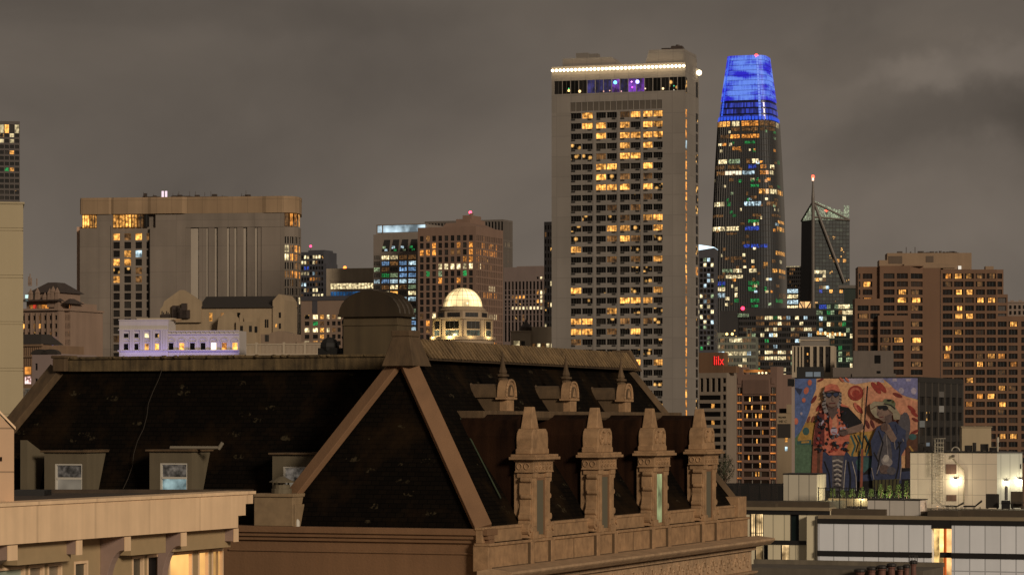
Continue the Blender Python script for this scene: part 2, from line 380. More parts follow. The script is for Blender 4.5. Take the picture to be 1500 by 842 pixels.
def cols(a0, a1, n, fill, end=0.5):
    """n equal openings between a0 and a1; fill = share of glass"""
    p = (a1 - a0) / n
    return [(a0 + p * (k + 0.5 - fill / 2), a0 + p * (k + 0.5 + fill / 2)) for k in range(n)]
def rows(ztop, pitch, n, h):
    return [(ztop - pitch * k - h, ztop - pitch * k) for k in range(n)]
def beacon(parent, p, r, col=(1, 0.05, 0.03), s=6):
    k = ('beacon', col, s)
    if k not in M: M[k] = glow('beacon_glow', col, s)
    mb = MB(); mb.ball(p, r, 8); mb.tube(Vector(p) - Vector((0, 0, r * 3)), Vector(p) - Vector((0, 0, r * .8)), r * 0.25, m=1)
    return mb.build('beacon_light', [M[k], frame_d], parent)
# ---------------------------------------------------------------- ground
asphalt = wall_mat('asphalt', (0.05, 0.046, 0.04), 0.3, 0.05, 0.9, streak=False)
g = MB(); g.poly([(-9000, -500, 0), (9000, -500, 0), (9000, 15000, 0), (-9000, 15000, 0)])
tag(g.build('ground', asphalt), kind='structure')

# ---------------------------------------------------------------- mansard roofed building
MF = Fr(-0.70, 100.0, 0.3677, 0.93)          # a runs away along the street front, b outward to the right
stone = wall_mat('painted_stone', (0.33, 0.20, 0.103), 0.30, 0.9, 0.75, bump=0.3, streak=False)
stone_c = wall_mat('pale_cornice_stone', (0.40, 0.265, 0.155), 0.25, 0.9, 0.75, bump=0.3, streak=False)
stone2 = wall_mat('painted_wall', (0.20, 0.108, 0.053), 0.16, 0.4, 0.8, bump=0.2)
stone_d = wall_mat('sooty_and_groove_shade_stone', (0.105, 0.066, 0.033), 0.4, 0.8, 0.85, bump=0.3)
slate = slate_mat('slate_roof', (0.0042, 0.0030, 0.0020), (0.0075, 0.0052, 0.0032), (0.019, 0.0105, 0.0045))
rust = wall_mat('rusty_sheet', (0.017, 0.007, 0.0032), 0.85, 0.6, 0.9, bump=0.3)
rust.node_tree.nodes['Principled BSDF'].inputs['Specular IOR Level'].default_value = 0.1
copper = wall_mat('green_copper', (0.035, 0.05, 0.025), 0.4, 1.0, 0.7)
ribm = wall_mat('ribbed_sheet', (0.19, 0.125, 0.060), 0.55, 0.9, 0.6, bump=0.3)
moss = wall_mat('mossy_concrete', (0.105, 0.072, 0.033), 0.85, 1.1, 0.9, bump=0.5)
olive = wall_mat('olive_render', (0.13, 0.105, 0.065), 0.2, 0.5, 0.8)
olive_d = wall_mat('dark_olive_sheet', (0.034, 0.022, 0.010), 0.35, 0.6, 0.65)
black = plain('black_paint', (0.012, 0.011, 0.010), 0.6)
greym = plain('grey_metal', (0.25, 0.24, 0.22), 0.5)
white_m = plain('white_paint', (0.55, 0.52, 0.45), 0.5)
mt = thing('mansard_building', 'dark slate mansard building with carved stone dormers along its street front', 'building', MF(15, -6, 0))
m = MB()
m.box(MF, 0, 29.75, -25, 0, 0, 40.86)
m.build('wall', stone2, mt)
RB, RT = 41.33, 47.35                                   # roof base and ridge heights
P = lambda u, v, z: MF(u, -v, z)
m = MB()                                                # right wing: steep hips
b0, b1, b2, b3 = P(.1, .35, RB), P(.1, 8.45, RB), P(29.5, 8.45, RB), P(29.5, .35, RB)
t0, t1 = P(2.63, 4.4, RT), P(26.3, 4.4, RT)
m.poly([b0, b1, t0]); m.poly([b3, b0, t0, t1]); m.poly([b2, b3, t1]); m.poly([b1, b2, t1, t0]); m.poly([b0, b1, b2, b3])
m.build('roof_slope', slate, mt)
m = MB()                                                # left wing
l0, l1, l2, l3 = P(3.2, 3.5, 41.0), P(3.2, 24.4, 41.0), P(12.0, 24.4, 41.0), P(12.0, 3.5, 41.0)
r0, r1 = P(5.6, 4.5, 46.98), P(5.6, 20.2, 46.98); r2, r3 = P(9.6, 20.2, 46.98), P(9.6, 4.5, 46.98)
m.poly([l0, l1, r1, r0]); m.poly([l1, l2, r2, r1]); m.poly([l2, l3, r3, r2]); m.poly([r0, r1, r2, r3]); m.poly([l0, l1, l2, l3]); m.poly([l0, r0, r3, l3])
m.build('roof_slope', slate, mt)
def trim(p, q, w0, w1, t=0.14, n=None):
    """flat board lying on a hip"""
    p, q = Vector(p), Vector(q); d = (q - p).normalized(); n = Vector(n).normalized(); s = d.cross(n).normalized(); n = s.cross(d)
    mb = MB(); mb.loft([p + s * w0 - n * .1, p - s * w0 - n * .1, p - s * w0 + n * t, p + s * w0 + n * t], [q + s * w1 - n * .1, q - s * w1 - n * .1, q - s * w1 + n * t, q + s * w1 + n * t])
    return mb
nf = Vector((-0.37, -0.93, 0.3))
trim(b0 + Vector((0, 0, 0.02)), t0, 0.31, 0.30, 0.16, Vector((.25, -1, .3))).build('hip_trim', stone2, mt, bevel=.02)
trim(b1, t0, 0.25, 0.24, 0.16, Vector((-.75, -.8, .3))).build('hip_trim', stone2, mt, bevel=.02)
trim(b3, t1, 0.26, 0.26, 0.16, Vector((.93, .2, .3))).build('hip_trim', stone_d, mt, bevel=.02)
trim(l1, r1, 0.34, 0.34, 0.2, Vector((-.8, -.8, .35))).build('hip_trim', stone_d, mt, bevel=.02)
m = MB()                                                # flared cap where the hips meet
m.loft([P(2.0, 3.75, 46.95), P(2.0, 5.0, 46.95), P(3.6, 5.0, 46.95), P(3.6, 3.75, 46.95)], [P(2.3, 4.05, 48.0), P(2.3, 4.72, 48.0), P(3.2, 4.72, 48.0), P(3.2, 4.05, 48.0)])
m.box(MF, 2.28, 3.22, -4.75, -4.02, 48.0, 48.22)
m.build('hip_cap', stone_d, mt, bevel=.03)
m = MB()                                                # ribbed ridge flashing
m.ext_a(MF, [(-3.95, 47.25), (-4.32, 47.88), (-4.9, 47.88), (-4.9, 47.2)], 3.3, 26.25, 0)
m.tube(MF(3.3, -4.32, 47.90), MF(26.2, -4.32, 47.90), .05, m=0)
m.box(MF, 3.3, 26.2, -4.02, -3.90, 47.18, 47.27, 0)
rf = m.build('ridge_flashing', wall_mat('dark_ridge_sheet', (.055, .034, .016), .5, .9, .7), mt)
rg = random.Random(5); m = MB()
k = 3.5
while k < 26.1:
    d = rg.uniform(-.04, .04); w_ = rg.uniform(.10, .16)
    m.loft([MF(k + .30, -3.91, 47.26), MF(k + .30 + w_, -3.91, 47.26), MF(k + .30 + w_, -3.82, 47.27), MF(k + .30, -3.82, 47.27)], [MF(k + d, -4.32, 47.91), MF(k + w_ + d, -4.32, 47.91), MF(k + w_ + d, -4.23, 47.95), MF(k + d, -4.23, 47.95)], 0)
    k += rg.uniform(.27, .36)
m.build('ridge_ribs', ribm, rf)
m = MB(); m.ext_a(MF, [(-3.7, 47.15), (-4.2, 48.05), (-5.0, 48.05), (-5.0, 47.1)], 26.2, 26.5)
m.build('ridge_end', stone_d, mt, bevel=.03)
m = MB(); m.box(MF, 5.35, 5.95, -19.7, -4.9, 46.90, 47.40); m.box(MF, 5.28, 5.95, -19.7, -4.9, 47.36, 47.46)
rg = random.Random(3)
for k in range(26):
    v = rg.uniform(5.2, 19.5); m.ball(MF(5.30, -v, 47.42), rg.uniform(.05, .11), 6, 0, .7)
m.build('ridge_coping', moss, mt, bevel=.03)
m = MB(); m.box(MF, 5.1, 6.0, -20.15, -19.6, 46.9, 47.40); m.box(MF, 5.05, 6.0, -20.2, -19.55, 47.40, 47.52)
m.build('ridge_end', stone_d, mt, bevel=.04)
m = MB()                                                # front ledge under the hip end
m.box(MF, -.32, .6, -10.0, .0, 41.12, 41.34); m.box(MF, -.22, .3, -10.0, .0, 40.98, 41.12); m.box(MF, -.12, .3, -10, .0, 40.84, 40.98); m.box(MF, -.06, .1, -10, 0.0, 40.45, 40.52)
m.build('ledge', stone2, mt, bevel=.02)
m = MB()                                                # street front: parapet band, low wall, pilaster strips
m.box(MF, -.33, 29.75, -.55, .02, 39.90, 40.82)
m.box(MF, -.36, 29.8, -.5, .10, 40.76, 40.86)
m.box(MF, -.33, 29.75, -.45, -.20, 40.86, 41.36); m.box(MF, -.36, 29.78, -.48, -.16, 41.30, 41.40)
m.box(MF, 28.6, 29.78, -1.0, -.05, 40.86, 41.75)
DU = [4.6, 11.4, 17.8, 24.2]
for u in DU:
    for s in (-1.0, 1.0):
        m.box(MF, u + s - .16, u + s + .16, .0, .13, 39.92, 40.78)
m.build('parapet', stone, mt, bevel=.02)
m = MB()
for u in DU:
    for s in (-1.0, 1.0):
        for k in (-.20, .20): m.box(MF, u + s + k - .035, u + s + k + .035, .02, .10, 39.92, 40.76)  # groove shade beside the pilaster strips, put in as dark stone edges
for u in (8.0, 14.6, 21.0, 27.2): m.box(MF, u - .015, u + .015, .015, .03, 39.95, 40.74)
m.box(MF, .0, 29.6, .015, .06, 39.98, 40.03)
m.build('parapet_joints_and_shade', stone_d, mt)
m = MB()
m.ext_a(MF, [(-.3, 39.93), (-.3, 39.55), (.3, 39.55), (.55, 39.62), (.8, 39.66), (.95, 39.78), (1.0, 39.84), (1.0, 39.92), (.2, 40.02)], -.6, 30.6)
m.box(MF, -.2, 29.9, -.2, .36, 39.42, 39.55)
m.box(MF, -.2, 29.85, -.2, .16, 38.52, 39.42)
m.ext_a(MF, [(0, 38.52), (.45, 38.52), (.40, 38.42), (.25, 38.36), (.2, 38.28), (0, 38.28)], -.2, 29.9)
co = m.build('cornice', stone_c, mt, bevel=.015)
m = MB()                                                # running scroll relief
k = 1.2; i = 0
while k < 29.6:
    for q in range(9):
        a0_, a1_ = q * .75, (q + 1) * .75
        r0_, r1_ = .26 - .024 * q, .26 - .024 * (q + 1)
        sg = 1 if i % 2 else -1
        m.tube(MF(k + r0_ * math.cos(a0_), .18, 38.97 + sg * r0_ * 1.2 * math.sin(a0_)), MF(k + r1_ * math.cos(a1_), .18, 38.97 + sg * r1_ * 1.2 * math.sin(a1_)), .045, n=5)
    m.tube(MF(k + .2, .17, 38.97 + .3 * (1 if i % 2 else -1)), MF(k + .42, .17, 38.97 - .28 * (1 if i % 2 else -1)), .04, .02, n=5)
    k += .56; i += 1
m.build('frieze_relief', stone_c, co)
m = MB()                                                # shelf between the two roof pitches
m.ext_a(MF, [(-3.3, 45.05), (-2.10, 45.05), (-2.02, 45.15), (-2.02, 45.38), (-3.3, 45.38)], 4.3, 26.8)
m.build('roof_shelf', stone_d, mt, bevel=.02)
m = MB(); m.tube(MF(4.2, -2.9, 45.1), MF(3.1, -.9, 42.3), .03); m.build('flashing_strip', copper, mt)

def ogive(w, h, n=7):
    """pointed arch outline, right foot to left foot"""
    r = [(w * math.cos(t * math.pi / 2 / n) ** 0.75 if t < n else 0, h * math.sin(t * math.pi / 2 / n)) for t in range(n + 1)]
    return r + [(-x, z) for x, z in reversed(r[:-1])]
glass_v = {0: M['s'], 2: None}
M['curtain_dim'] = glow('curtained_light', (0.60, 0.45, 0.24), 0.11)
M['curtain_lit'] = lit_mat('curtained_green_light', (0.62, 0.72, 0.36), 0.75, 0.7, (0.45, 0.5, 0.22), lo=.9)
curt = plain('pale_curtain', (0.22, 0.20, 0.14), 0.9)
def big_dormer(u, arched, pane):
    F = MF.off(u, 0)
    m = MB()
    for s in (-1, 1):                                   # pilasters with a shallow panel
        m.box(F, min(s * .44, s * .86), max(s * .44, s * .86), -.50, .06, 40.86, 43.22)
        m.box(F, min(s * .54, s * .76), max(s * .54, s * .76), .06, .085, 41.3, 42.9)
        m.box(F, min(s * .42, s * .92), max(s * .42, s * .92), -.54, .12, 40.86, 41.12)
        m.box(F, min(s * .42, s * .91), max(s * .42, s * .91), -.53, .11, 43.02, 43.22)
    m.box(F, -.44, .44, -.50, -.02, 40.86, 41.0)
    m.box(F, -.44, .44, -.50, .0, 43.0, 43.22)
    
    m.box(F, -.98, .98, -.56, .13, 43.22, 43.60)
    m.box(F, -.84, .84, -.66, -.50, 40.86, 43.22)
    d = m.build('dormer', stone, mt, bevel=.02)
    m = MB()
    m.box(F, -1.02, 1.02, -.60, .17, 43.58, 43.65); m.box(F, -1.20, 1.20, -.72, .33, 43.65, 43.75); m.box(F, -1.14, 1.14, -.67, .27, 43.75, 43.84)
    m.box(F, -1.0, 1.0, -.58, .15, 43.20, 43.25)
    for k in range(5):
        a = -.68 + .34 * k
        for q in range(7): t0_, t1_ = q * .9, (q + 1) * .9; m.tube(F(a + .11 * math.cos(t0_), .14, 43.42 + .11 * math.sin(t0_)), F(a + .11 * math.cos(t1_), .14, 43.42 + .11 * math.sin(t1_)), .03, n=5)
        m.ball(F(a, .14, 43.42), .05, 5)
    for k in range(2):
        b_ = -.12 - .28 * k
        for q in range(7): t0_, t1_ = q * .9, (q + 1) * .9; m.tube(F(-.985, b_ + .10 * math.cos(t0_), 43.42 + .11 * math.sin(t0_)), F(-.985, b_ + .10 * math.cos(t1_), 43.42 + .11 * math.sin(t1_)), .03, n=5)
    m.build('entablature', stone, d, bevel=.015)
    m = MB()                                            # attic block with rounded shoulders
    prof = [(.88, 43.84), (.88, 44.02), (.78, 44.06), (.80, 44.4), (.74, 44.62), (.58, 44.74), (-.58, 44.74), (-.74, 44.62), (-.80, 44.4), (-.78, 44.06), (-.88, 44.02), (-.88, 43.84)]
    m.ext_b(F, prof, -.60, .02)
    if arched:
        for s in (-1, 1):
            pts = [(s * .08, 44.14), (s * .08, 44.58), (s * .36, 44.66), (s * .56, 44.52), (s * .60, 44.30), (s * .48, 44.16), (s * .32, 44.20), (s * .30, 44.36), (s * .42, 44.42)]
            for p, q in zip(pts, pts[1:]): m.tube(F(p[0], .03, p[1]), F(q[0], .03, q[1]), .05, n=6)
    m.build('attic_block', stone, d, bevel=.04)
    m = MB(); m.frus(F, -.36, .36, -.60, -.18, 44.74, -.09, .13, -.57, -.24, 45.52); m.build('obelisk', stone, d, bevel=.02)
    for s in (-1, 1):                                   # scrolled consoles either side
        pts = []
        for k in range(15):
            t = k / 14.0; pts.append((s * (.87 + .09 * abs(math.sin(t * math.pi * 2.0)) * (1 - .5 * t) + .40 * t ** 4), 43.12 - 2.2 * t))
        m = MB(); m.ext_b(F, [(s * .84, 40.9), (s * .84, 43.12)] + pts + [(s * 1.26, 40.9)], -.42, .0)
        m.tube(F(s * 1.10, -.4, 41.20), F(s * 1.10, .06, 41.20), .22, n=14); m.tube(F(s * 1.10, .04, 41.20), F(s * 1.10, .12, 41.20), .10, n=10)
        m.tube(F(s * 1.0, -.4, 41.62), F(s * 1.0, .04, 41.62), .12, n=12); m.tube(F(s * .95, -.35, 42.95), F(s * .95, .05, 42.95), .10, n=12); m.tube(F(s * .93, -.35, 42.35), F(s * .93, .05, 42.35), .09, n=12)
        m.build('console', stone, d, bevel=.012)
    m = MB()                                            # curved buttress on the flank
    pts = [(-.55, 43.1)] + [(-.62 - .55 * (k / 8.0) ** 3 - .10 * math.sin(k / 8.0 * math.pi), 43.1 - 2.2 * k / 8.0) for k in range(9)] + [(-.5, 40.9)]
    m.ext_a(F, pts, -.62, -.30); m.build('flank_scroll', stone, d, bevel=.015)
    m = MB(); m.poly([F(-.44, -.01, 41.0), F(.44, -.01, 41.0), F(.44, -.01, 43.0), F(-.44, -.01, 43.0)])
    m.build('window', M[pane], d)
    m = MB(); m.box(F, -.44, -.36, -.1, .03, 41, 43); m.box(F, .36, .44, -.1, .03, 41, 43); m.box(F, -.36, .36, -.1, .025, 42.92, 43); m.build('window_frame', stone2, d)
    m = MB()                                            # the dormer's dark sheet-metal body running back into the roof
    m.ext_b(F, [(-.70, 41.2), (.70, 41.2), (.70, 44.5), (.5, 45.05), (0, 45.25), (-.5, 45.05), (-.70, 44.5)], -3.4, -.66)
    m.build('dormer_body', rust, d)
    return d
for u, ar, pn in zip(DU, (False, True, True, True), ('curtain_dim', 'curtain_dim', 'curtain_lit', 'curtain_dim')):
    d = big_dormer(u, ar, pn)
    if not ar: d['label'] = 'stone dormer with a plain smooth attic block'
    elif pn == 'curtain_lit': d['label'] = 'stone dormer with a bright pale green window'
def small_dormer(u):
    F = MF.off(u, -2.2)
    m = MB()
    m.box(F, -.34, .34, -.3, .0, 45.38, 45.80); m.box(F, -.52, .52, -.4, .06, 45.80, 45.88)
    og = ogive(.50, .66); inn = ogive(.30, .42)
    m.ext_b(F, [(x, 45.88 + z) for x, z in og], -.35, .0)
    for (x0, z0), (x1, z1) in zip(og, og[1:]): m.tube(F(x0 * .93, .02, 45.9 + z0 * .93), F(x1 * .93, .02, 45.9 + z1 * .93), .05, n=6)
    d = m.build('roof_dormer', stone, mt, bevel=.015)
    m = MB(); m.ext_b(F, [(x, 45.92 + z) for x, z in inn], .0, .03)
    m.build('arch_panel', stone_d, d)
    m = MB()
    for k in (-1, 0, 1): m.tube(F(k * .13, .03, 45.95), F(k * .03, .03, 46.22 + .06 * (k == 0)), .035, .025, n=6)
    m.build('fan_relief', stone, d)
    m = MB()
    m.lathe(F(0, -.32, 46.45), [(.20, 0), (.20, .12), (.12, .16), (.24, .20), (.24, .26), (.14, .30), (.17, .36), (.10, .55), (.035, .95), (.01, 1.12)], 8)
    m.build('finial', stone_d, d)
    m = MB()                                            # barrel hood running back to the slope, and its cheek
    hood = [(.44 * math.cos(t * math.pi / 8), 45.98 + .40 * math.sin(t * math.pi / 8)) for t in range(9)]
    m.loft([F(x, -.36, z) for x, z in hood], [F(x, -1.5, z) for x, z in hood])
    m.loft([F(x, -1.5, z) for x, z in hood], [F(x * 1.3, -1.72, z + .12) for x, z in hood])
    m.box(F, -.46, .46, -1.6, -.3, 45.88, 45.98)
    m.loft([F(-.36, -.3, 45.38), F(-.36, -.85, 45.38), F(-.36, -1.4, 45.9), F(-.36, -.3, 45.9)], [F(.36, -.3, 45.38), F(.36, -.85, 45.38), F(.36, -1.4, 45.9), F(.36, -.3, 45.9)])
    m.build('hood', olive_d if False else stone_d, d)
for u in (7.33, 13.95, 20.35): small_dormer(u)
# left wing dormers, cut into the steep slope
def wing_dormer(v0, v1, ztop, lit):
    """v1 is the left cheek, v0 the right one"""
    F = Fr(*P(2.9, v1, 0)[:2], 0.93, -0.3677); L = v1 - v0
    m = MB()
    xs = [(L * .25, L * .90)]; zs = [(ztop - 1.62, ztop - .42)]
    wn = facade(m, F, L, 40.0, ztop, xs, zs, .10)
    dz = 2.75 * (ztop - 41.0) / 5.98 + .2
    m.poly([F(L, 0, 40), F(L, -.3, 40), F(L, -dz - .3, ztop), F(L, 0, ztop)]); m.poly([F(0, 0, 40), F(0, -.3, 40), F(0, -dz - .3, ztop), F(0, 0, ztop)])
    d = m.build('dormer', olive, mt)
    m = MB(); m.box(F, -.12, L + .12, -dz - .3, .12, ztop, ztop + .07); m.box(F, L - .1, L + .14, -dz - .2, .12, ztop + .07, ztop + .1)
    m.build('dormer_roof', stone_d, d, bevel=.015)
    a0, a1 = xs[0]; c0, c1 = zs[0]
    m = MB(); cm = c1 - .55
    m.box(F, a0, a0 + .06, -.12, -.02, c0, c1); m.box(F, a1 - .06, a1, -.12, -.02, c0, c1); m.box(F, a0 + .06, a1 - .06, -.12, -.02, c1 - .06, c1); m.box(F, a0 + .06, a1 - .06, -.11, -.01, cm - .04, cm + .04)
    f = m.build('sash_frame', white_m, d)
    m = MB(); m.poly([F(a0, -.09, cm), F(a1, -.09, cm), F(a1, -.09, c1), F(a0, -.09, c1)]); m.build('upper_pane', M['upane'], f)
    m = MB(); m.poly([F(a0, -.09, c0), F(a1, -.09, c0), F(a1, -.09, cm), F(a0, -.09, cm)]); m.build('lower_pane', M[lit], f)
    return d, F, L
M['upane'] = lit_mat('painted_reflection_pane', (0.30, 0.25, 0.20), 0.45, 4.0, (0.02, 0.02, 0.02), lo=.8)  # upper pane: its reflection is put in as a faint patchy glow
M['blind'] = lit_mat('lit_blind', (0.34, 0.29, 0.22), 0.5, .5, (0.25, 0.2, 0.14), lo=.8)
M['teal_room'] = lit_mat('teal_room', (0.22, 0.30, 0.30), 0.9, 2.0, (0.10, 0.16, 0.17), lo=.8)
def vat(px, u): return -MF_v(px, u)
def MF_v(px, u):                                        # b at which a pixel column crosses the line a = u
    k = (px - CX) / K; x0, y0 = MF.ox + MF.ux * u, MF.oy + MF.uy * u
    return (k * y0 - x0) / (MF.nx - k * MF.ny)
for x0, x1, zt, lt in ((65, 127, 43.85, 'blind'), (219, 281, 43.90, 'teal_room'), (399, 462, 43.80, 'blind')):
    wing_dormer(vat(x1, 2.9), vat(x0, 2.9), zt, lt)
m = MB(); F = Fr(*P(2.9, vat(40, 2.9), 0)[:2], .93, -.3677)
m.loft([F(-.3, 0, 40), F(0, 0, 40), F(0, -2.0, 40), F(-.3, -2.0, 40)], [F(-.3, 0, 44.3), F(0, 0, 44.3), F(0, -2.2, 43.4), F(-.3, -2.2, 43.4)])
m.build('parapet_fin', olive, mt)
# barrel-topped roof housing behind the ridge
F = Fr(*P(6.6, 8.62, 0)[:2], .93, -.3677)
m = MB(); m.box(F, 0, 2.22, -1.3, 0, 46.5, 48.90); m.box(F, -.04, 2.26, -1.34, .04, 48.55, 48.62)
hs = m.build('roof_housing', wall_mat('housing_render', (.085, .060, .030), .3, .6, .8), mt, bevel=.02)
m = MB()
arc = [(1.11 + 1.22 * math.cos(t * math.pi / 14), 48.98 + .84 * math.sin(t * math.pi / 14)) for t in range(15)]
m.ext_b(F, arc, -1.25, .1); m.box(F, -.16, 2.38, -1.3, .14, 48.88, 48.99)
for b in (-1.2, -.8, -.4, .06):
    for p, q in zip(arc, arc[1:]): m.tube(F(p[0], b, p[1]), F(q[0], b, q[1]), .05, n=5)
m.build('barrel_roof', olive_d, hs)
m = MB(); F2 = Fr(*P(7.2, 9.9, 0)[:2], .93, -.3677)     # blower and pipes beside it
m.box(F2, .1, .9, -.5, .3, 46.5, 47.75); m.ball(F2(.45, 0, 47.8), .36, 8); m.tube(F2(1.15, 0, 46.8), F2(1.15, 0, 48.6), .16); m.ball(F2(1.15, 0, 48.7), .2, 7); m.tube(F2(1.0, 0, 48.1), F2(1.4, 0, 48.3), .1)
m.box(F2, .85, 1.35, -.4, .2, 47.2, 47.6)
tag(m.build('roof_blower', black), 'black blower and pipes on the roof beside the barrel-topped housing', 'ventilator')
# pier and cowl in front of the hip end
m = MB(); va, vb = vat(372, -.3), vat(429, -.3)
F = Fr(*P(-.3, va, 0)[:2], .93, -.3677); L = va - vb
m.box(F, 0, L, -1.1, 0, 41.345, 42.42); m.box(F, -.06, L + .05, -1.14, .06, 42.36, 42.48); m.box(F, L - .02, L + .1, -.8, -.02, 41.3, 42.1)
tag(m.build('chimney', wall_mat('chimney_render', (.26, .18, .10), .2, .8, .8, streak=False), bevel=.02), 'squat tan chimney block in front of the dark hip roof end', 'chimney')
m = MB(); o = F(L * .55, -.5, 42.48)
m.lathe(o, [(.36, 0), (.36, .16), (.30, .17), (.30, .30)], 14, 0); m.lathe(o + Vector((0, 0, .38)), [(.44, 0), (.44, .03), (.1, .20), (.02, .22)], 14, 0)
for k in range(4): m.tube(o + Vector((.25 * math.cos(k * 1.57 + .4), .25 * math.sin(k * 1.57 + .4), .28)), o + Vector((.25 * math.cos(k * 1.57 + .4), .25 * math.sin(k * 1.57 + .4), .42)), .03)
tag(m.build('vent_cowl', olive), 'round metal vent cowl with a conical cap on the chimney block', 'vent')
m = MB(); o = P(-.15, 7.25, 41.34); m.lathe(o, [(.09, 0), (.09, .16), (.05, .24), (.01, .26)], 8)
tag(m.build('vent_pipe', white_m), 'small white pipe stub at the foot of the hip roof', 'pipe')
m = MB()
pts = [P(5.25, vat(238, 5.25), 47.0)]
for k in range(1, 13):
    t = k / 12.0; px = 236 - 66 * t; u = 5.35 - 2.15 * t; zz = 46.95 - 5.6 * t + .12
    pts.append(P(u, vat(px, u) , zz) + Vector((0.06 * math.sin(k * 1.7), 0, 0)))
for p, q in zip(pts, pts[1:]): m.tube(p, q, .011, n=5)
tag(m.build('cable', plain('cable_sheath', (.035, .028, .02), .8)), 'thin loose cable hanging down the dark slate slope', 'cable')
m = MB(); F = Fr(*P(2.75, vat(244, 2.75), 0)[:2], .93, -.3677); m.tube(F(0, -.3, 44.04), F(2.0, -.3, 44.04), .06); m.tube(F(1.98, -.3, 44.0), F(2.14, -.3, 44.22), .07)
tag(m.build('drain_pipe', plain('weathered_pipe', (.22, .19, .14), .7)), 'white pipe lying along the flat roof of a slate slope dormer', 'pipe')

# ---------------------------------------------------------------- peach building with the deep fascia, lower left
peach = wall_mat('peach_paint', (0.90, 0.64, 0.40), 0.14, 0.6, 0.55, panel=(3.4, 30), line=.8)
olive_p = wall_mat('olive_paint', (0.40, 0.29, 0.16), 0.07, 0.6, 0.6, streak=False)
mauve_p = wall_mat('mauve_paint', (0.33, 0.23, 0.19), 0.07, 0.6, 0.6, streak=False)
tar = wall_mat('tar_roof', (0.055, 0.036, 0.022), 0.4, 0.5, 0.85, streak=False)
FF = Fr(X(0, 84), 84.0, 0.3677, 0.93)
ft = thing('apartment_block', 'peach apartment block with a deep fascia and bracketed eaves', 'building', FF(6, -4, 0))
ZT, ZB = 42.56, 41.46
m = MB()
for a1, c0, c1 in ((16.1, 42.24, ZT), (15.55, 41.86, 42.24), (15.0, ZB, 41.86)): m.box(FF, -14, a1, -1.0, 0, c0, c1)
m.box(FF, -14, 16.2, -1.0, .06, ZT, ZT + .10)
m.build('fascia', peach, ft)
m = MB()
p_ = [FF(-14, -.9, ZT - .02), FF(16.0, -.9, ZT - .02)]
q_ = [Vector((X(370, 101.5), 101.5, ZT - .02)), Vector((X(-160, 101.5), 101.5, ZT - .02))]
m.loft([v - Vector((0, 0, .3)) for v in p_ + q_], p_ + q_)
m.build('roof', tar, ft)
m = MB(); F = Fr(X(48, 101), 101, 1, 0); m.box(F, 0, X(371, 101) - X(48, 101), -.25, 0, 42.3, 42.66); m.build('roof_kerb', tar, ft)
m = MB(); F = Fr(X(14, 97), 97, 1, 0); m.box(F, 0, 1.15, -1.5, 0, 42.3, 42.72); m.build('roof_well', black, ft)
V1 = -.95                                               # main wall plane under the eaves
def ua(px, b): return FF.a(px, b)
m = MB()
wf = FF.off(0, V1)
wspec = [(-2.0, ua(38, V1), 'G2'), (ua(40, V1), ua(66, V1), 'k'), (ua(68, V1), ua(92, V1), 'k'), (ua(107, V1), ua(130, V1), 'k'), (ua(192, V1), ua(212, V1), 'k'), (ua(214, V1), ua(236, V1), 's'), (ua(246, V1), ua(283, V1), 'peachlit'), (ua(289, V1), ua(307, V1), 'peachlit'), (ua(309, V1), ua(328, V1), 'peachlit')]
wn = facade(m, wf, 15.4, 0, ZB, [(a + .06, b - .06) for a, b, _ in wspec], [(38.5, 40.72)], .12, a0=-14)
m.poly([wf(15.4, 0, 0), wf(15.4, -12, 0), wf(15.4, -12, ZB), wf(15.4, 0, ZB)])
m.build('wall', olive_p, ft)
M['k'] = dark_glass('curtained_pane', (0.10, 0.085, 0.06), (0.28, 0.22, 0.15), 0.3, .3)
M['G2'] = plain('pale_blind', (0.32, 0.36, 0.28), .6)
M['peachlit'] = lit_mat('peach_lit_blind', (0.95, 0.52, 0.16), 0.80, .35, (0.9, 0.45, 0.12), lo=.95)
for (i, r, a0, a1, c0, c1), (_, _, key) in zip(sorted(wn), wspec):
    m = MB()
    for q in ((a0, a0 + .07, c0, c1), (a1 - .07, a1, c0, c1), (a0 + .07, a1 - .07, c1 - .08, c1)): m.box(wf, q[0], q[1], -.13, .02, q[2], q[3])
    f = m.build('window', peach, ft)
    m = MB(); m.poly([wf(a0 + .05, -.1, c0), wf(a1 - .05, -.1, c0), wf(a1 - .05, -.1, c1 - .05), wf(a0 + .05, -.1, c1 - .05)]); m.build('pane', M[key], f)
m = MB()                                                # spandrel boxes over the bays, proud of the wall
for x0, x1 in ((26, 104), (192, 243), (254, 338)):
    bb = -.42; a0, a1 = ua(x0, bb), ua(x1, bb); m = MB(); m.box(FF, a0, a1, V1 - .02, bb, 40.80, ZB - .01); m.build('bay_spandrel', olive_p, ft, bevel=.01)
def bracket(px, w, drop, deep=True):
    """curved eaves bracket standing out from the wall; px is its outer edge"""
    bo = -.10; a = ua(px, bo)
    m = MB(); pts = [(V1, ZB - .02), (bo, ZB - .02), (bo, ZB - .45)]
    if deep:
        for k in range(9):
            t = k / 8.0 * math.pi / 2; pts.append((bo - .06 - .62 * math.sin(t), ZB - .45 - drop * (1 - math.cos(t))))
    pts += [(V1, ZB - .45 - (drop if deep else 0))]
    m.ext_a(FF, pts, a - w, a)
    return m
for px, w_, dr, dp in ((24, .5, .5, True), (119, .32, 0, False), (190, .34, 1.5, True), (272, .34, 1.3, True), (348, .30, .2, False)):
    bracket(px, w_, dr, dp).build('eaves_bracket', mauve_p, ft, bevel=.01)
    bo = -.10; a = ua(px, bo); m = MB(); m.box(FF, a - w_ - .01, a + .01, bo, bo + .035, ZB - .47, ZB - .03); m.build('bracket_face', peach, ft)
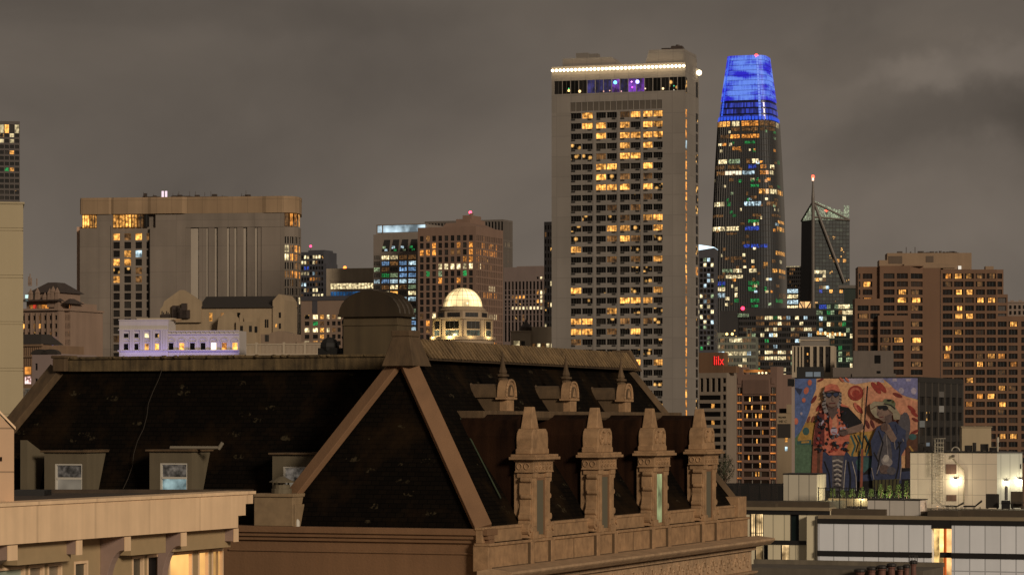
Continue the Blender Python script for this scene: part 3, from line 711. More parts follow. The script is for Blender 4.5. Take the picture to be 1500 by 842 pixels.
# stair penthouse on its roof
m = MB(); F = Fr(X(-40, 86), 86, .983, .182); L = F.a(20.5)
m.ext_b(F, [(0, 42.5), (L, 42.5), (L, Z(630, 86)), (L - .45, Z(606, 86)), (0, Z(560, 86))], -3, 0)
pt = thing('stair_penthouse', 'small peach stair penthouse with a sloping top at the left edge', 'penthouse', F(L / 2, -1, 42.5))
m.build('wall', wall_mat('peach_stucco', (0.60, 0.40, 0.25), .08, .6, .8, panel=(20, Z(617, 86) - Z(681, 86)), line=.5), pt)
m = MB(); m.loft([F(L + .05, .06, Z(629, 86)), F(L + .05, -3, Z(629, 86)), F(L - .45, -3, Z(603, 86)), F(L - .45, .06, Z(603, 86))], [F(L + .05, .06, Z(625, 86)), F(L + .05, -3, Z(625, 86)), F(L - .45, -3, Z(599, 86)), F(L - .45, .06, Z(599, 86))]); m.build('coping', peach, pt)
m = MB(); m.box(F, F.a(0), F.a(3), .0, .04, Z(675, 86), Z(669, 86)); m.build('vent_grille', rust, pt)
# ---------------------------------------------------------------- skyline, left to right
_wm = wall_mat
def wall_mat(name, col, *a, **k): return _wm(name, tuple(x * .84 for x in col), *a, **k)
conc = wall_mat('concrete', (0.25, 0.207, 0.17), 0.22, 0.05, 0.85, panel=(9.0, 8.7), line=.68, ls=.014)
conc_l = wall_mat('light_concrete', (0.285, 0.253, 0.222), 0.13, 0.06, 0.85, panel=(4.2, 5.7), line=.82, ls=.02)
tanc = wall_mat('tan_concrete', (0.36, 0.245, 0.145), 0.2, 0.06, 0.85, panel=(5.2, 30), line=.6)
brownc = wall_mat('brown_granite', (0.25, 0.158, 0.115), 0.12, 0.05, 0.8)
terra = wall_mat('terracotta_render', (0.185, 0.102, 0.060), 0.12, 0.05, 0.85)
cream = wall_mat('cream_render', (0.45, 0.37, 0.23), 0.06, 0.2, 0.8)
palew = wall_mat('pale_stone', (0.50, 0.41, 0.30), 0.12, 0.1, 0.8)
mauve = wall_mat('mauve_render', (0.30, 0.225, 0.205), 0.12, 0.1, 0.85)
darkc = wall_mat('dark_cladding', (0.035, 0.032, 0.032), 0.2, 0.05, 0.4)
darkb = wall_mat('dark_bronze', (0.060, 0.043, 0.035), 0.2, 0.05, 0.5)
bluec = wall_mat('slate_blue_cladding', (0.075, 0.075, 0.088), 0.15, 0.05, 0.5)
greyc = wall_mat('grey_cladding', (0.22, 0.195, 0.17), 0.12, 0.05, 0.7)
greenc = wall_mat('green_glass_cladding', (0.045, 0.062, 0.052), 0.2, 0.05, 0.35)
roofd = plain('dark_roofing', (0.03, 0.024, 0.02), .9)
GU = (0.93, -0.3677)
def grid(px, Y): return Fr(X(px, Y), Y, *GU)
def repeat(parent, name, mat, boxes, label=None):
    """like pieces of one thing: each a part, the overflow past a hundred one part"""
    cache = {}; base = WL[parent]
    n = 98 if len(boxes) > 100 else len(boxes)
    for F, a0, a1, b0, b1, c0, c1 in boxes[:n]:
        k = (round(a1 - a0, 2), round(b1 - b0, 2), round(c1 - c0, 2)); ctr = F((a0 + a1) / 2, (b0 + b1) / 2, (c0 + c1) / 2)
        if k not in cache:
            m = MB(); m.box(WF, -k[0] / 2, k[0] / 2, -k[1] / 2, k[1] / 2, -k[2] / 2, k[2] / 2); o = m.build(name, mat); cache[k] = o.data
        else:
            o = bpy.data.objects.new(name, cache[k]); sc.collection.objects.link(o)
        o.parent = parent; o.location = ctr - base; o.rotation_euler = (0, 0, F.ang)
    if boxes[n:]:
        m = MB()
        for F, a0, a1, b0, b1, c0, c1 in boxes[n:]: m.box(F, a0, a1, b0, b1, c0, c1)
        o = m.build(name, mat, parent); o['kind'] = 'stuff'

# -- dark tower, far left
F = Fr(X(-70, 900), 900, .983, .182); L = F.a(29)
b = Bld('office_tower', 'dark brown tower with a glowing crown at the left edge of the city', 'tower', F, L, seed=11)
zt = F.z(178, 28)
zs = rows(F.z(183, 28), 8.4 * .21, 1, 2.6) + rows(F.z(196, 28), 1.75, 16, 1.1)
xs = cols(.3, L - .1, 13, .8)
top = {'w': .95}
litA = lambda i, r: ('y' if i != 10 else 'w') if r == 0 and i != 11 else (b.rg.choice('yyaw') if r > 0 and b.rg.random() < .13 else ('g' if r == 7 and i == 10 else None))
b.face(F, L, 0, zt, xs, zs, litA, .3, m=0)
b.shell(F, L, 20, 0, zt, front=False); b.done([darkb])
# -- cream wall building
F = Fr(X(-80, 180), 180, .983, .182); L = F.a(34)
b = Bld('cream_building', 'tall plain cream wall with paired level joints at the left edge', 'building', F, L, seed=2)
zt = F.z(299, 34)
jz = [F.z(y, 34) for y in (335, 339, 404, 408, 472, 476, 540, 544, 607, 611)]
q = b.wall; prev = zt; z_ = sorted(jz, reverse=True)
zz = zt
for j in z_:
    q.box(F, 0, L, -8, 0, j + .05, zz); q.box(F, .02, L - .05, -7.9, -.05, j, j + .05); zz = j
q.box(F, 0, L, -8, 0, 0, zz)
q.box(F, -.1, L + .08, -8, .08, zt, zt + .12)
b.done([cream])
# -- ornate old hotel with steep roofs
F = grid(30, 720); L = F.a(86)
oh = wall_mat('old_hotel_stone', (0.30, 0.205, 0.15), .15, .1, .85)
b = Bld('ornate_hotel', 'ornate old hotel with dark steep roofs and pinnacles beside the cream wall', 'hotel', F, L, seed=4)
z = lambda y: F.z(y, 60)
xs = cols(0, L, 7, .42)
b.face(F, L, 0, z(455), xs, rows(z(462), 12.2 / K * 710, 9, 1.15), {'m': .08, 'w': .06}, .3)
b.shell(F, L, 16, 0, z(455), front=False)
F2 = F.off(L, -3.0); L2 = F2.a(103)
b.face(F2, L2, 0, z(455), cols(0, L2, 4, .5), rows(z(461), 12.2 / K * 710, 9, 1.3), {'m': .1, 'w': .07}, .3)
b.shell(F2, L2, 16, 0, z(455), front=False)
fin = [(F, k * L / 7 - .12, k * L / 7 + .12, 0, .35, 0, z(458)) for k in range(1, 7)]
for f in fin: b.wall.box(*f)
b.wall.box(F, -.5, L + .3, -16, .8, z(455), z(452)); b.wall.box(F2, 0, L2 + .4, -16, .8, z(455), z(452))
b.wall.box(F, .8, L - 1, -14, -1.5, z(452), z(440)); b.wall.box(F2, .4, L2 - .6, -14, -1.2, z(452), z(443))
b.wall.box(F, 1, L - 1.5, -13, -3, z(440), z(428))
for px, y0, y1 in ((45, 440, 424), (55, 440, 423), (73, 450, 424), (78, 450, 421), (84, 452, 423), (66, 440, 430)):
    a = F.a(px, -1); b.wall.frus(F, a - .55, a + .55, -1.6, -.5, z(y0), a - .4, a + .4, -1.4, -.6, z(y1 + 6)); b.wall.frus(F, a - .5, a + .5, -1.5, -.5, z(y1 + 6), a - .04, a + .04, -1.04, -.96, z(y1 - 2))
for k, (f, a0, a1) in enumerate(((F, 1.5, 7.2), (F2, .5, L2 - .3))):
    n = 5 if k == 0 else 4
    for i in range(n):
        x0 = a0 + (a1 - a0) * i / n; b.w.append((f, x0 + .1, x0 + (a1 - a0) / n - .1, z(452), z(446), -1.45 if k == 0 else -1.15, 'arma'[i % 4], 1, 1, .08, frame_d))
t = b.done([oh])
m = MB(); m.frus(F, .6, L - .8, -14, -2.2, z(428), 4.2, L - 4.2, -10, -6, z(412)); m.frus(F, -.4, L + .3, -2.5, .9, z(441), .4, L - .4, -1.6, -1.4, z(437)); m.build('roof', darkb, t)
m = MB(); m.frus(F2, -.3, L2 + .6, -6, 1.2, z(444.5), .6, L2 - .6, -3, -1, z(437)); m.build('wing_roof', darkb, t)
m = MB()
for px, h in ((42, 402), (44, 398), (46, 404), (54, 405)): a = F.a(px, -8); m.tube(F(a, -8, z(416)), F(a, -8, z(h)), .14)
m.box(F, F.a(41.5, -8), F.a(45.5, -8), -8.2, -7.8, z(413), z(410)); m.build('roof_mast', oh, t)
m = MB(); a = F.a(77, .6); m.tube(F(a, .6, z(512)), F(a, .6, z(493)), .25, .08); m.build('lit_sign', glow('violet_sign', (.55, .45, 1.0), 1.6), t)
m = MB(); a = F.a(38, -.8); m.box(F, a - .4, a + .5, -1.4, -1.1, z(436), z(431)); m.build('lit_sign', glow('cool_sign', (.6, .85, .8), 1.2), t)
# -- old brown building with a dark roof and balconies
F = grid(22, 420); L = F.a(61)
b = Bld('old_building', 'old brown building with a dark roof and a bright coloured window by the cream wall', 'building', F, L, seed=5)
z = lambda y: F.z(y, 45)
b.face(F, L, 0, z(505), [(F.a(35), F.a(45.5)), (F.a(47.5), F.a(58))], [(z(548), z(537)), (z(562), z(551)), (z(588), z(569))], lambda i, r: {(0, 0): 'a', (0, 1): 'tv'}.get((i, r)), .3)
M['tv'] = lit_mat('coloured_window', (.9, .95, 1.0), 1.2, 2.6, (1.0, .25, .1), lo=.9)
b.shell(F, L, 12, 0, z(505), front=False)
for k in range(9): a = F.a(34 + 3 * k); b.wall.box(F, a - .06, a + .06, 0, .12, z(535), z(508))
b.wall.box(F, -.2, L + .2, -.1, .35, z(523), z(521)); b.wall.box(F, -.2, L + .2, -.1, .35, z(507), z(504))
b.wall.box(F, F.a(30), F.a(46), 0, .9, z(590), z(588))
t = b.done([wall_mat('old_brown_wall', (.24, .15, .09), .2, .3, .85)])
m = MB(); m.frus(F, -.4, L + .1, -6, .4, z(504), .6, L - .9, -4, -1.5, z(489)); m.build('roof', roofd, t)
m = MB()
for k in range(8): a = F.a(31 + 2 * k, .85); m.box(F, a - .04, a + .04, .8, .86, z(588), z(570))
m.box(F, F.a(30, .8), F.a(46, .8), .78, .88, z(570), z(568.5)); m.build('balcony_rail', greym, t)
# -- mauve gable
F = grid(47, 300); L = F.a(84)
b = Bld('mauve_house', 'plain mauve house wall with dark curved parapet tops behind the slate hip', 'house', F, L, seed=6)
z = lambda y: F.z(y, 60)
b.face(F, L, 0, z(518), [(F.a(51), F.a(55))], [(z(542), z(532)), (z(562), z(554)), (z(579), z(571))], lambda i, r: 'w' if r == 2 else None, .15, dark='s')
b.shell(F, L, 8, 0, z(518), front=False); t = b.done([mauve])
m = MB()
for px in (58, 73):
    a = F.a(px); m.ext_b(F, [(a + 1.0 * math.cos(t_ * math.pi / 8) * (1 if True else 0), z(518.5) + .5 * math.sin(t_ * math.pi / 8)) for t_ in range(9)], -.6, .1)
m.box(F, -.05, L + .05, -.5, .08, z(518), z(517)); m.build('parapet_top', roofd, t)
# -- big concrete hotel
F, L = facing(118, 1000, 441, 990)
b = Bld('concrete_hotel', 'wide concrete hotel slab with ribbed blank wall and tan rounded cap', 'hotel', F, L, group=None, seed=7)
z = lambda y: F.z(y, 200)
A = lambda px: F.a(px)
q = b.wall
zc, zl = z(313.5), z(334)
q.box(F, A(117), A(164), -24, 0, 0, zl); q.box(F, A(109.5), A(117), -24, -2.5, 0, z(331), 2)  # the lit left strip has its light put into a pale pink colour
fb = F.off(0, -1.2)
b.face(fb, A(220), 0, zl, [(A(p), A(r)) for p, r in ((164.5, 174), (180.5, 190.5), (197, 206.5), (213, 217))], rows(z(341.5), 12.45 * .2326, 15, 2.25), ['wmwm', '....', '.wc.', 'ww..', '..m.', 'w.m.', '....', '....', '....', '....', '...m', '....', 'm...'], .45, a0=A(164), dark='s', mr=None)
q.box(F, A(163), A(164.4), -3, .35, 0, zl + 1)
q.box(F, A(220), A(272), -24, .35, 0, zl)
# ribbed blank wall: columns of differing depth
xs_ = [272, 279, 291, 302, 305, 314, 319, 332, 336, 343, 347, 356, 362, 373, 377, 383]
for k in range(len(xs_) - 1): q.box(F, A(xs_[k]), A(xs_[k + 1]) - (.15 if k % 2 else 0), -24, (-.05 if k % 2 == 0 else -.55) - .12 * ((k * 7) % 3), 0, zl, 3 if k % 2 else 0)
q.box(F, A(383), A(416), -24, 0, 0, zl)
# glazed rounded corner on the right
cpx = [(416, -.6), (424, -.9), (431, -2.6), (437, -5.5), (441, -10.5)]
rws = rows(z(348), 12.45 * .2326, 15, 2.3)
cp = [F(F.a(px, bb), bb, 0) for px, bb in cpx]
for k in range(4):
    f = Fr(cp[k].x, cp[k].y, cp[k + 1].x - cp[k].x, cp[k + 1].y - cp[k].y); Lk = (cp[k + 1] - cp[k]).length
    pat = {0: '.yy.m.....', 1: '.ma.am....', 2: '.aama.....', 3: '.wmma..y..'}[k]
    b.face(f, Lk, 0, zl, [(Lk * .14, Lk * .86)], rws, lambda i, r, p=pat: p[r] if r < len(p) and p[r] != '.' else (b.rg.choice('mmac') if b.rg.random() < .08 else None), .3, dark='s', nx=2, bar=.25)
    b.w.append((f, Lk * .2, Lk * .8, zl + .4, zc - .2, -.2, 'maaw'[k], 1, 1, .1, frame_m))
e = cp[-1]; q.poly([(e.x, e.y, 0), (e.x * 1.014, e.y * 1.014, 0), (e.x * 1.014, e.y * 1.014, zl), (e.x, e.y, zl)])
# storey under the cap
for px0, px1, bb in ((142, 165, 0.0), (228, 416, .15)): q.box(F, A(px0), A(px1), -24, bb, zl, zc, 0)
q.box(F, A(119), A(228), -24, -1.4, zl, zc, 0)
for k in range(2): b.w.append((F, A(121) + k * 2.6, A(121) + k * 2.6 + 2.2, zl + .3, zc - .3, -.2, 'w', 3, 1, .25, frame_d))
for k in range(6): b.w.append((F, A(166 + 9 * k), A(166 + 9 * k) + 1.75, zl + .3, zc - .3, -.2, 'wwwwms'[k], 2, 1, .2, frame_d))
t = b.done([conc, tanc, wall_mat('pink_light_in_render', (0.62, 0.42, 0.30), .1, .1, .8), wall_mat('pale_rib', (.44, .38, .31), .12, .05, .85)])
m = MB()                                                # the cap, rounded at its ends
zt = z(291.5)
cap = [(A(117.5), -4), (A(117.5), .15), (A(119.5), 0.55), (A(160), 0.55), (A(163), .15), (A(167), 0.55), (A(217), 0.55), (A(222), 1.0), (A(268), 1.0), (A(274), .2), (A(384), .2), (A(390), 0.55), (A(414), 0.55), (F.a(424.5, -.3), -.3), (F.a(432, -2.0), -2.0), (F.a(438, -5), -5), (F.a(441.8, -10), -10), (F.a(442, -24), -24), (A(118), -24)]
m.prism(F, cap, zc, zt); m.prism(F, [(a, bb - .35) for a, bb in cap], zt, zt + .5); m.build('roof_cap', tanc, t)
m = MB(); rg = random.Random(8)
for px0, px1, h in ((200, 224, 2.0), (242, 270, 2.2), (272, 325, 1.6), (345, 362, 1.3)):
    m.box(F, A(px0), A(px1), -12, -8, zt + .5, zt + .5 + h * .45)
    for k in range(5): a = rg.uniform(A(px0), A(px1)); m.box(F, a, a + rg.uniform(.5, 2), -9, -7.6, zt + .5, zt + rg.uniform(1.0, h + .5)); m.tube(F(a, -9, zt), F(a, -9, zt + rg.uniform(1.5, 3.2)), .08)
m.build('roof_plant', darkb, t)
m = MB()
for px in (230, 235): a = A(px); m.box(F, a - .35, a + .35, -8, -7.6, zt + .3, zt + 3.2)
m.build('lit_sign', glow('pinkish_white', (1.0, .75, .85), 1.1), t)
# -- violet floodlit old club
F, L = facing(174.5, 860, 350, 855)
club = wall_mat('club_stone', (0.55, 0.50, 0.47), .06, .3, .75)
b = Bld('floodlit_club', 'long stone facade washed in violet floodlight with arched windows', 'building', F, L, seed=9)
z = lambda y: F.z(y, 260); A = lambda px: F.a(px)
xw = [184.5 + 14.9 * k for k in range(4)] + [250 + 15.6 * k for k in range(7)]
lw = '..ww.w..yww'
n4 = [(A(c) - .75, A(c) + .75) for c in xw[:4]]
b.face(F, A(246), 0, z(469), n4, [(z(512), z(503)), (z(494), z(488))], lambda i, r: ('ww' if i > 1 else None) and 'w' if r == 1 and i > 1 else ('y' if r == 0 and i == 2 else None), .3)
fr = F.off(A(246), -.5)
n7 = [(A(c) - A(246) - .75, A(c) - A(246) + .75) for c in xw[4:]]
b.face(fr, L - A(246), 0, z(484.5), n7, [(z(512), z(502))], lambda i, r: {1: 'w', 4: 'Y', 5: 'a', 6: 'w'}.get(i), .3)
M['Y'] = glow('bright_lamp', (1.0, .8, .45), 3.0)
b.shell(F, A(246), 9, 0, z(469), front=False); b.shell(fr, L - A(246), 9, 0, z(484.5), front=False)
q = b.wall
q.box(F, -.2, A(246) + .2, -.1, .45, z(483.5), z(482)); q.box(F, -.15, A(246) + .1, -9, .2, z(469), z(467.5))
q.box(F, -.3, L + .2, -.3, .55, z(514), z(512.6)); q.box(fr, 0, L - A(246), 0, .4, z(490), z(488.5)); q.box(fr, 0, L - A(246), 0, .3, z(485.5), z(484))
for px in (177, 180, 192, 195.5, 207, 210.5, 222, 225.5, 237, 240.5, 244): a = A(px); q.box(F, a - .32, a + .32, 0, .35, z(512.6), z(483.5))
for c in xw:
    f = F if c < 246 else fr; o = 0 if c < 246 else A(246); a = A(c) - o
    q.box(f, a - 1.05, a - .78, 0, .25, z(512.5), z(500)); q.box(f, a + .78, a + 1.05, 0, .25, z(512.5), z(500))
    arc = [(a + 1.2 * math.cos(k * math.pi / 8), z(500.5) + 1.0 * math.sin(k * math.pi / 8)) for k in range(9)]
    for p, r_ in zip(arc, arc[1:]): q.tube(f(p[0], .1, p[1]), f(r_[0], .1, r_[1]), .16, n=5)
    q.tube(f(arc[0][0], .1, arc[0][1]), f(arc[-1][0], .1, arc[-1][1]), .12, n=5)
for k in range(14):
    a = A(252 + 7 * k); q.box(fr, a - A(246) - .1, a - A(246) + .1, .05, .25, z(488), z(485.5))
t = b.done([club])
m = MB(); m.box(F, A(196), A(250), -7, -3, z(467.5), z(465)); m.build('roof', palew, t)
m = MB(); a = A(236); m.box(F, A(232), A(256), -8, -6, z(469), z(465.6)); m.build('roof_parapet', tanc, t)
for k in range(9):
    a = L * (k + .5) / 9
    ld = bpy.data.lights.new('floodlight', 'SPOT'); ld.energy = 640; ld.color = (.40, .33, 1.0); ld.spot_size = R(140); ld.spot_blend = 1; ld.shadow_soft_size = .5
    lo = bpy.data.objects.new('floodlight', ld); sc.collection.objects.link(lo); lo.location = F(a, 4.0, z(527)); lo.rotation_euler = (F(a, 0, z(489)) - F(a, 4.0, z(527))).to_track_quat('-Z', 'Y').to_euler(); lo.parent = t; lo.location = lo.location - WL[t]
# -- gabled tan club behind it
F, L = facing(250, 900, 417, 894)
tan = wall_mat('tan_render', (0.38, 0.285, 0.18), .12, .2, .85)
b = Bld('gabled_club', 'tan gabled hall with a long dark tiled roof above the violet facade', 'building', F, L, seed=10)
z = lambda y: F.z(y, 330); A = lambda px: F.a(px)
q = b.wall
b.face(F, L, 0, z(450), [(A(306), A(311)), (A(323), A(328)), (A(347), A(352))], [(z(470), z(458))], lambda i, r: 'w' if i == 0 else ('m' if i == 1 else None), .3)
b.shell(F, L, 16, 0, z(450), front=False)
q.ext_b(F, [(A(236), z(472)), (A(296), z(472)), (A(296), z(441)), (A(290), z(437)), (A(271), z(424.5)), (A(265), z(424.5)), (A(242), z(441)), (A(240), z(448)), (A(236), z(452))], -.2, 1.2)
F3 = F.off(A(400), 0)
q.ext_b(F, [(A(400), 0), (A(417.5), 0), (A(417.5), z(440)), (A(411), z(431.5)), (A(408.5), z(431.5)), (A(400), z(441))], -15, .5)
q.ext_b(F, [(A(323), z(486)), (A(356), z(486)), (A(356), z(468)), (A(343), z(456)), (A(339), z(456)), (A(325), z(467))], 3.0, 4.0)
q.box(F, A(352), A(381), -1, 5, 0, z(472)); q.box(F, A(363), A(381), -1, 4.2, z(472), z(466)); q.box(F, A(356), A(361), 3, 4.2, z(472), z(462))
for px, y in ((358, 478), (371, 478), (379, 479)): b.w.append((F, A(px), A(px) + .9, z(y + 9), z(y), 5.05, 's', 1, 1, .1, frame_m))
for px, y in ((388, 468), (391, 468)): b.w.append((F, A(px), A(px) + .5, z(y + 12), z(y), .06, 's', 1, 1, .1, frame_m))
for px, y in ((409, 458), (409, 474)): b.w.append((F, A(px), A(px) + .7, z(y + 8), z(y), .55, 's', 1, 1, .1, frame_m))
b.w.append((F, A(404), A(404) + .5, z(480), z(475), .55, 'w', 1, 1, .1, frame_m))
t = b.done([tan])
m = MB(); m.ext_a(F, [(.7, z(451)), (.7, z(449.5)), (-8, z(432.5)), (-16, z(449)), (-16, z(451))], A(292), A(401)); m.build('roof', roofd, t)
m = MB(); rg = random.Random(3)
for k in range(9): a = A(rg.uniform(255, 278)); m.box(F, a, a + rg.uniform(.5, 2.2), 1.2, 2.4, z(466), z(rg.uniform(443, 460)))
for k in range(6): a = A(240 + k * 2.2); m.tube(F(a, 1.5, z(466)), F(a, 1.5, z(455 + (k % 3) * 2)), .1)
m.box(F, A(238), A(250), 1.2, 2, z(466), z(460)); m.build('roof_plant', darkb, t)
# -- pale flat roofed block and railing in front
F, L = facing(382, 840, 470, 836)
b = Bld('low_block', 'low tan block with a shallow roof behind a pale balustrade', 'building', F, L, seed=12)
z = lambda y: F.z(y, 420); A = lambda px: F.a(px)
b.wall.box(F, 0, A(428), -9, 0, 0, z(489)); b.wall.ext_b(F, [(A(394), z(489)), (A(425), z(489)), (A(419), z(486)), (A(408), z(484)), (A(398), z(486.5))], -6, 0); b.wall.box(F, A(430), L, -9, -3, 0, z(500))
b.w.append((F, A(388), A(394), z(500), z(490), .03, 's', 2, 1, .1, frame_d)); t = b.done([wall_mat('tan_block_wall', (.30, .215, .15), .15, .2, .85)])
F, L = facing(361, 820, 480, 815)
z = lambda y: F.z(y, 420)
t = thing('balustrade', 'pale balustrade of close uprights on the roofline behind the slate ridge', 'balustrade', F(L / 2, 0, z(521)))
m = MB(); m.box(F, 0, L, -.3, .3, z(504.8), z(503)); m.box(F, 0, L, -.4, .4, z(530), z(518)); m.build('rail', palew, t)
repeat(t, 'baluster', palew, [(F, a * L / 62, a * L / 62 + .16, -.1, .1, z(518), z(504.8)) for a in range(62)])
repeat(t, 'post', palew, [(F, a - .3, a + .3, -.35, .35, z(519), z(501)) for a in (F.a(376), F.a(416), F.a(447))])
m = MB(); m.box(F, -20, L + 12, -2.5, -.5, 0, z(519)); m.build('base_wall', tan, t)
# -- dark office right of the concrete hotel
F = grid(428, 2100); L = F.a(474)
b = Bld('office_tower', 'slate blue office tower with scattered lights right of the concrete hotel', 'tower', F, L, seed=13)
z = lambda y: F.z(y, 460); A = lambda px: F.a(px)
pt = 8.05 / K * 2100
b.face(F, L, 0, z(369), cols(0, L, 11, .72), rows(z(374), pt, 9, 2.3), ['....yy.yyy.', '...yym.ym..', '....bb.....', '...yyy.cm..', '......aamm.', '...cc...m..', '....ym.yy..', '..mm...yyyy', '...........'], .4)
b.shell(F, L, 22, 0, z(369), front=False)
b.wall.box(F, L - .1, L + 1.6, -20, -1, 0, z(386)); b.wall.box(F, A(448), A(472), -18, -4, z(369), z(366))
t = b.done([bluec]); beacon(t, F(A(448), -8, z(359.5)), .9, (1, .05, .15), 4)
# -- pale building with one lit storey
F, L = facing(478, 1900, 552, 1890)
b = Bld('office_block', 'pale office block with a single long lit top storey', 'building', F, L, seed=14)
z = lambda y: F.z(y, 510); A = lambda px: F.a(px)
b.face(F, L, 0, z(393), [(A(484), A(546.5))], [(z(423), z(415)), (z(433), z(427))], lambda i, r: 'y' if r == 0 else 'b2', .5, nx=14, bar=.35, fm=frame_m)
M['b2'] = lit_mat('blue_lobby', (.05, .35, .9), .5, .09, (.01, .02, .06))
b.shell(F, L, 30, 0, z(393), front=False); b.wall.box(F, A(484), L + 1, 0, .3, z(411.5), z(408))
t = b.done([palew]); beacon(t, F(A(500.5), -6, z(391.2)), 1.1, (1, .18, .03), 5)
m = MB(); m.tube(F(A(500), -6, z(392.2)), F(A(508), -6, z(392.8)), .25); m.build('crane_jib', darkb, t)
# -- square-windowed office
F, L = facing(441, 1500, 520, 1490)
b = Bld('office_block', 'brown panelled office with square windows lit in a bright column', 'building', F, L, seed=15)
z = lambda y: F.z(y, 470); A = lambda px: F.a(px)
b.face(F, L, 0, z(440), [(A(446), A(453)), (A(458), A(465.5)), (A(468.5), A(474.5)), (A(478.5), A(482.5)), (A(486), A(491.5)), (A(494), A(499))] + [(A(503 + 7 * k), A(507.5 + 7 * k)) for k in range(2)], rows(z(461), 9.6 / K * 1500, 8, 2.1), ['.ywymyw', '.gm...m', 'yywym.m', '..w....', 'ywwy...', '..w.ym.', '.w..y..', '..m....'], .4, dark='s')
b.shell(F, L, 25, 0, z(440), front=False); b.wall.box(F, A(457.5), A(465), 0, .15, z(459), z(440), 1); b.wall.box(F, -.3, L + .5, -25, .4, z(440), z(433.5), 1)
b.done([wall_mat('brown_panel_wall', (.27, .185, .135), .08, .1, .8), wall_mat('blue_grey_band', (.07, .065, .075), .1, .1, .7)])
# -- white topped glass office
F = grid(547, 1850); L = F.a(622); z = lambda y: F.z(y, 580); A = lambda px: F.a(px)
b = Bld('glass_office', 'pale office tower with a bright white crown and blue-white lit floors', 'tower', F, L, seed=16)
xs = [(A(547.8), A(556)), (A(559), A(570)), (A(571.6), A(582.5)), (A(585), A(595.5)), (A(598), A(609))]
zs = rows(z(374), 8.75 / K * 1840, 17, 2.45)
lt = ['.yymm', '.BmBc', 'Gm.BB', '.gGBB', 'cBccc', '.mymG', '.yw.y', '..ccc', '.m.m.', '..GcG', '.cyBc', 'c..mB', '.m.cc', '.cGGc', 'cc.cc', '.mG.c', '.c.Bm']
b.face(F, L, 0, z(343), xs, zs, lt, .3, dark='p', nx=4, bar=.2)
b.shell(F, L, 35, 0, z(343), front=False)
for k in range(4):                                       # sloped dark glazing under the crown
    x0 = 560 + 13.2 * k; b.wall.loft([F(A(x0), .05, z(368)), F(A(x0 + 10), .05, z(368)), F(A(x0 + 12), .05, z(351)), F(A(x0 + 3), .05, z(351))], [F(A(x0), .4, z(368)), F(A(x0 + 10), .4, z(368)), F(A(x0 + 12), .12, z(351)), F(A(x0 + 3), .12, z(351))], 1)
    b.w.append((F, A(x0 + 1), A(x0 + 5.5), z(364), z(360.5), .42, 'Gccg'[k], 1, 1, .1, frame_d)); b.w.append((F, A(x0 + 4), A(x0 + 8), z(367.5), z(364.8), .45, 'cgGg'[k], 1, 1, .1, frame_d))
q = b.wall; q.box(F, A(552), L, -33, -1.2, z(343), z(340)); q.box(F, A(552), L, -33, -4, z(340), z(329.5)); q.box(F, A(551), A(552), -33, 0, z(343), z(329)); q.box(F, A(559), A(560), -4, -.6, z(341), z(329)); q.box(F, A(551), L, -33, 0, z(329.6), z(328.4))
b.w.append((F, A(552.3), A(558.5), z(340), z(329.8), -1.0, 'crown', 1, 1, .1, frame_d)); b.w.append((F, A(560.3), L, z(340), z(329.8), -1.0, 'crown', 1, 1, .1, frame_d))
M['crown'] = lit_mat('white_crown', (.72, .90, 1.0), 1.15, .08, (.55, .75, .85), lo=.9)
b.done([wall_mat('pale_panel_wall', (.27, .225, .19), .1, .1, .75), darkc])
# -- dark ribbed tower and the brown granite tower in front of it
F = grid(622, 1960); L = F.a(737.5); z = lambda y: F.z(y, 680); A = lambda px: F.a(px)
b = Bld('ribbed_tower', 'dark ribbed tower rising behind the brown granite tower', 'tower', F, L, seed=17)
D = 44
fr = F.right(L)
D = fr.a(751)
b.face(F, L, 0, z(323), [(L * (k + .2) / 25, L * (k + .8) / 25) for k in range(25)], [(z(520), z(326))], None, .8, dark='d')
b.face(fr, D, 0, z(323), [(D * (k + .25) / 7, D * (k + .75) / 7) for k in range(7)], [(z(352), z(326)), (z(362), z(355)), (z(520), z(364))], lambda i, r: 'y' if r == 1 and i in (1, 3, 4) else None, .5, dark='s')
b.shell(F, L, D, 0, z(323), front=False, right=False); b.done([wall_mat('ribbed_stone', (.17, .145, .125), .1, .1, .8)])
F = grid(612, 1800); L = F.a(697); z = lambda y: F.z(y, 655); A = lambda px: F.a(px)
b = Bld('granite_tower', 'brown granite tower with a grid of square windows and a red beacon', 'tower', F, L, seed=18)
pp = 10.35 / K * 1790
xs = [(A(617.6 + 9.0 * k) - 1.25, A(617.6 + 9.0 * k) + 1.25) for k in range(9)]
zs = rows(z(345), pp, 17, 3.3)
lt = ['.m.......', '..a...a.a', 'aaa..mm.a', '.......aa', '...yyyyyy', '.g.G...g.', '...a..a..', '.........', '.......m.', '.........', '........m', 'm.yy.....', '.a.......', '.m..a....', '..m......', '.y..m....', '.........']
b.face(F, L, 0, z(332.5), xs, zs, lt, .45, dark='s')
fr = F.right(L); D = fr.a(737)
lt2 = ['....m..........', '...aa..aa..a...', 'aaa.aaaaaaaa...', 'aam.mm.........', '.mymm..mm......', '.......m.......', '...............', '.......yyyy....', '....aaaaa.aa...', '......m........', '...............', '.......yyyyym..', '.........m.....', '...............', '.....m.........', '......aaaaaa...', '......mm.......']
b.face(fr, D, 0, z(332.5), cols(.8, D - .8, 15, .62), zs, lt2, .5, dark='s')
b.shell(F, L, D, 0, z(332.5), front=False, right=False)
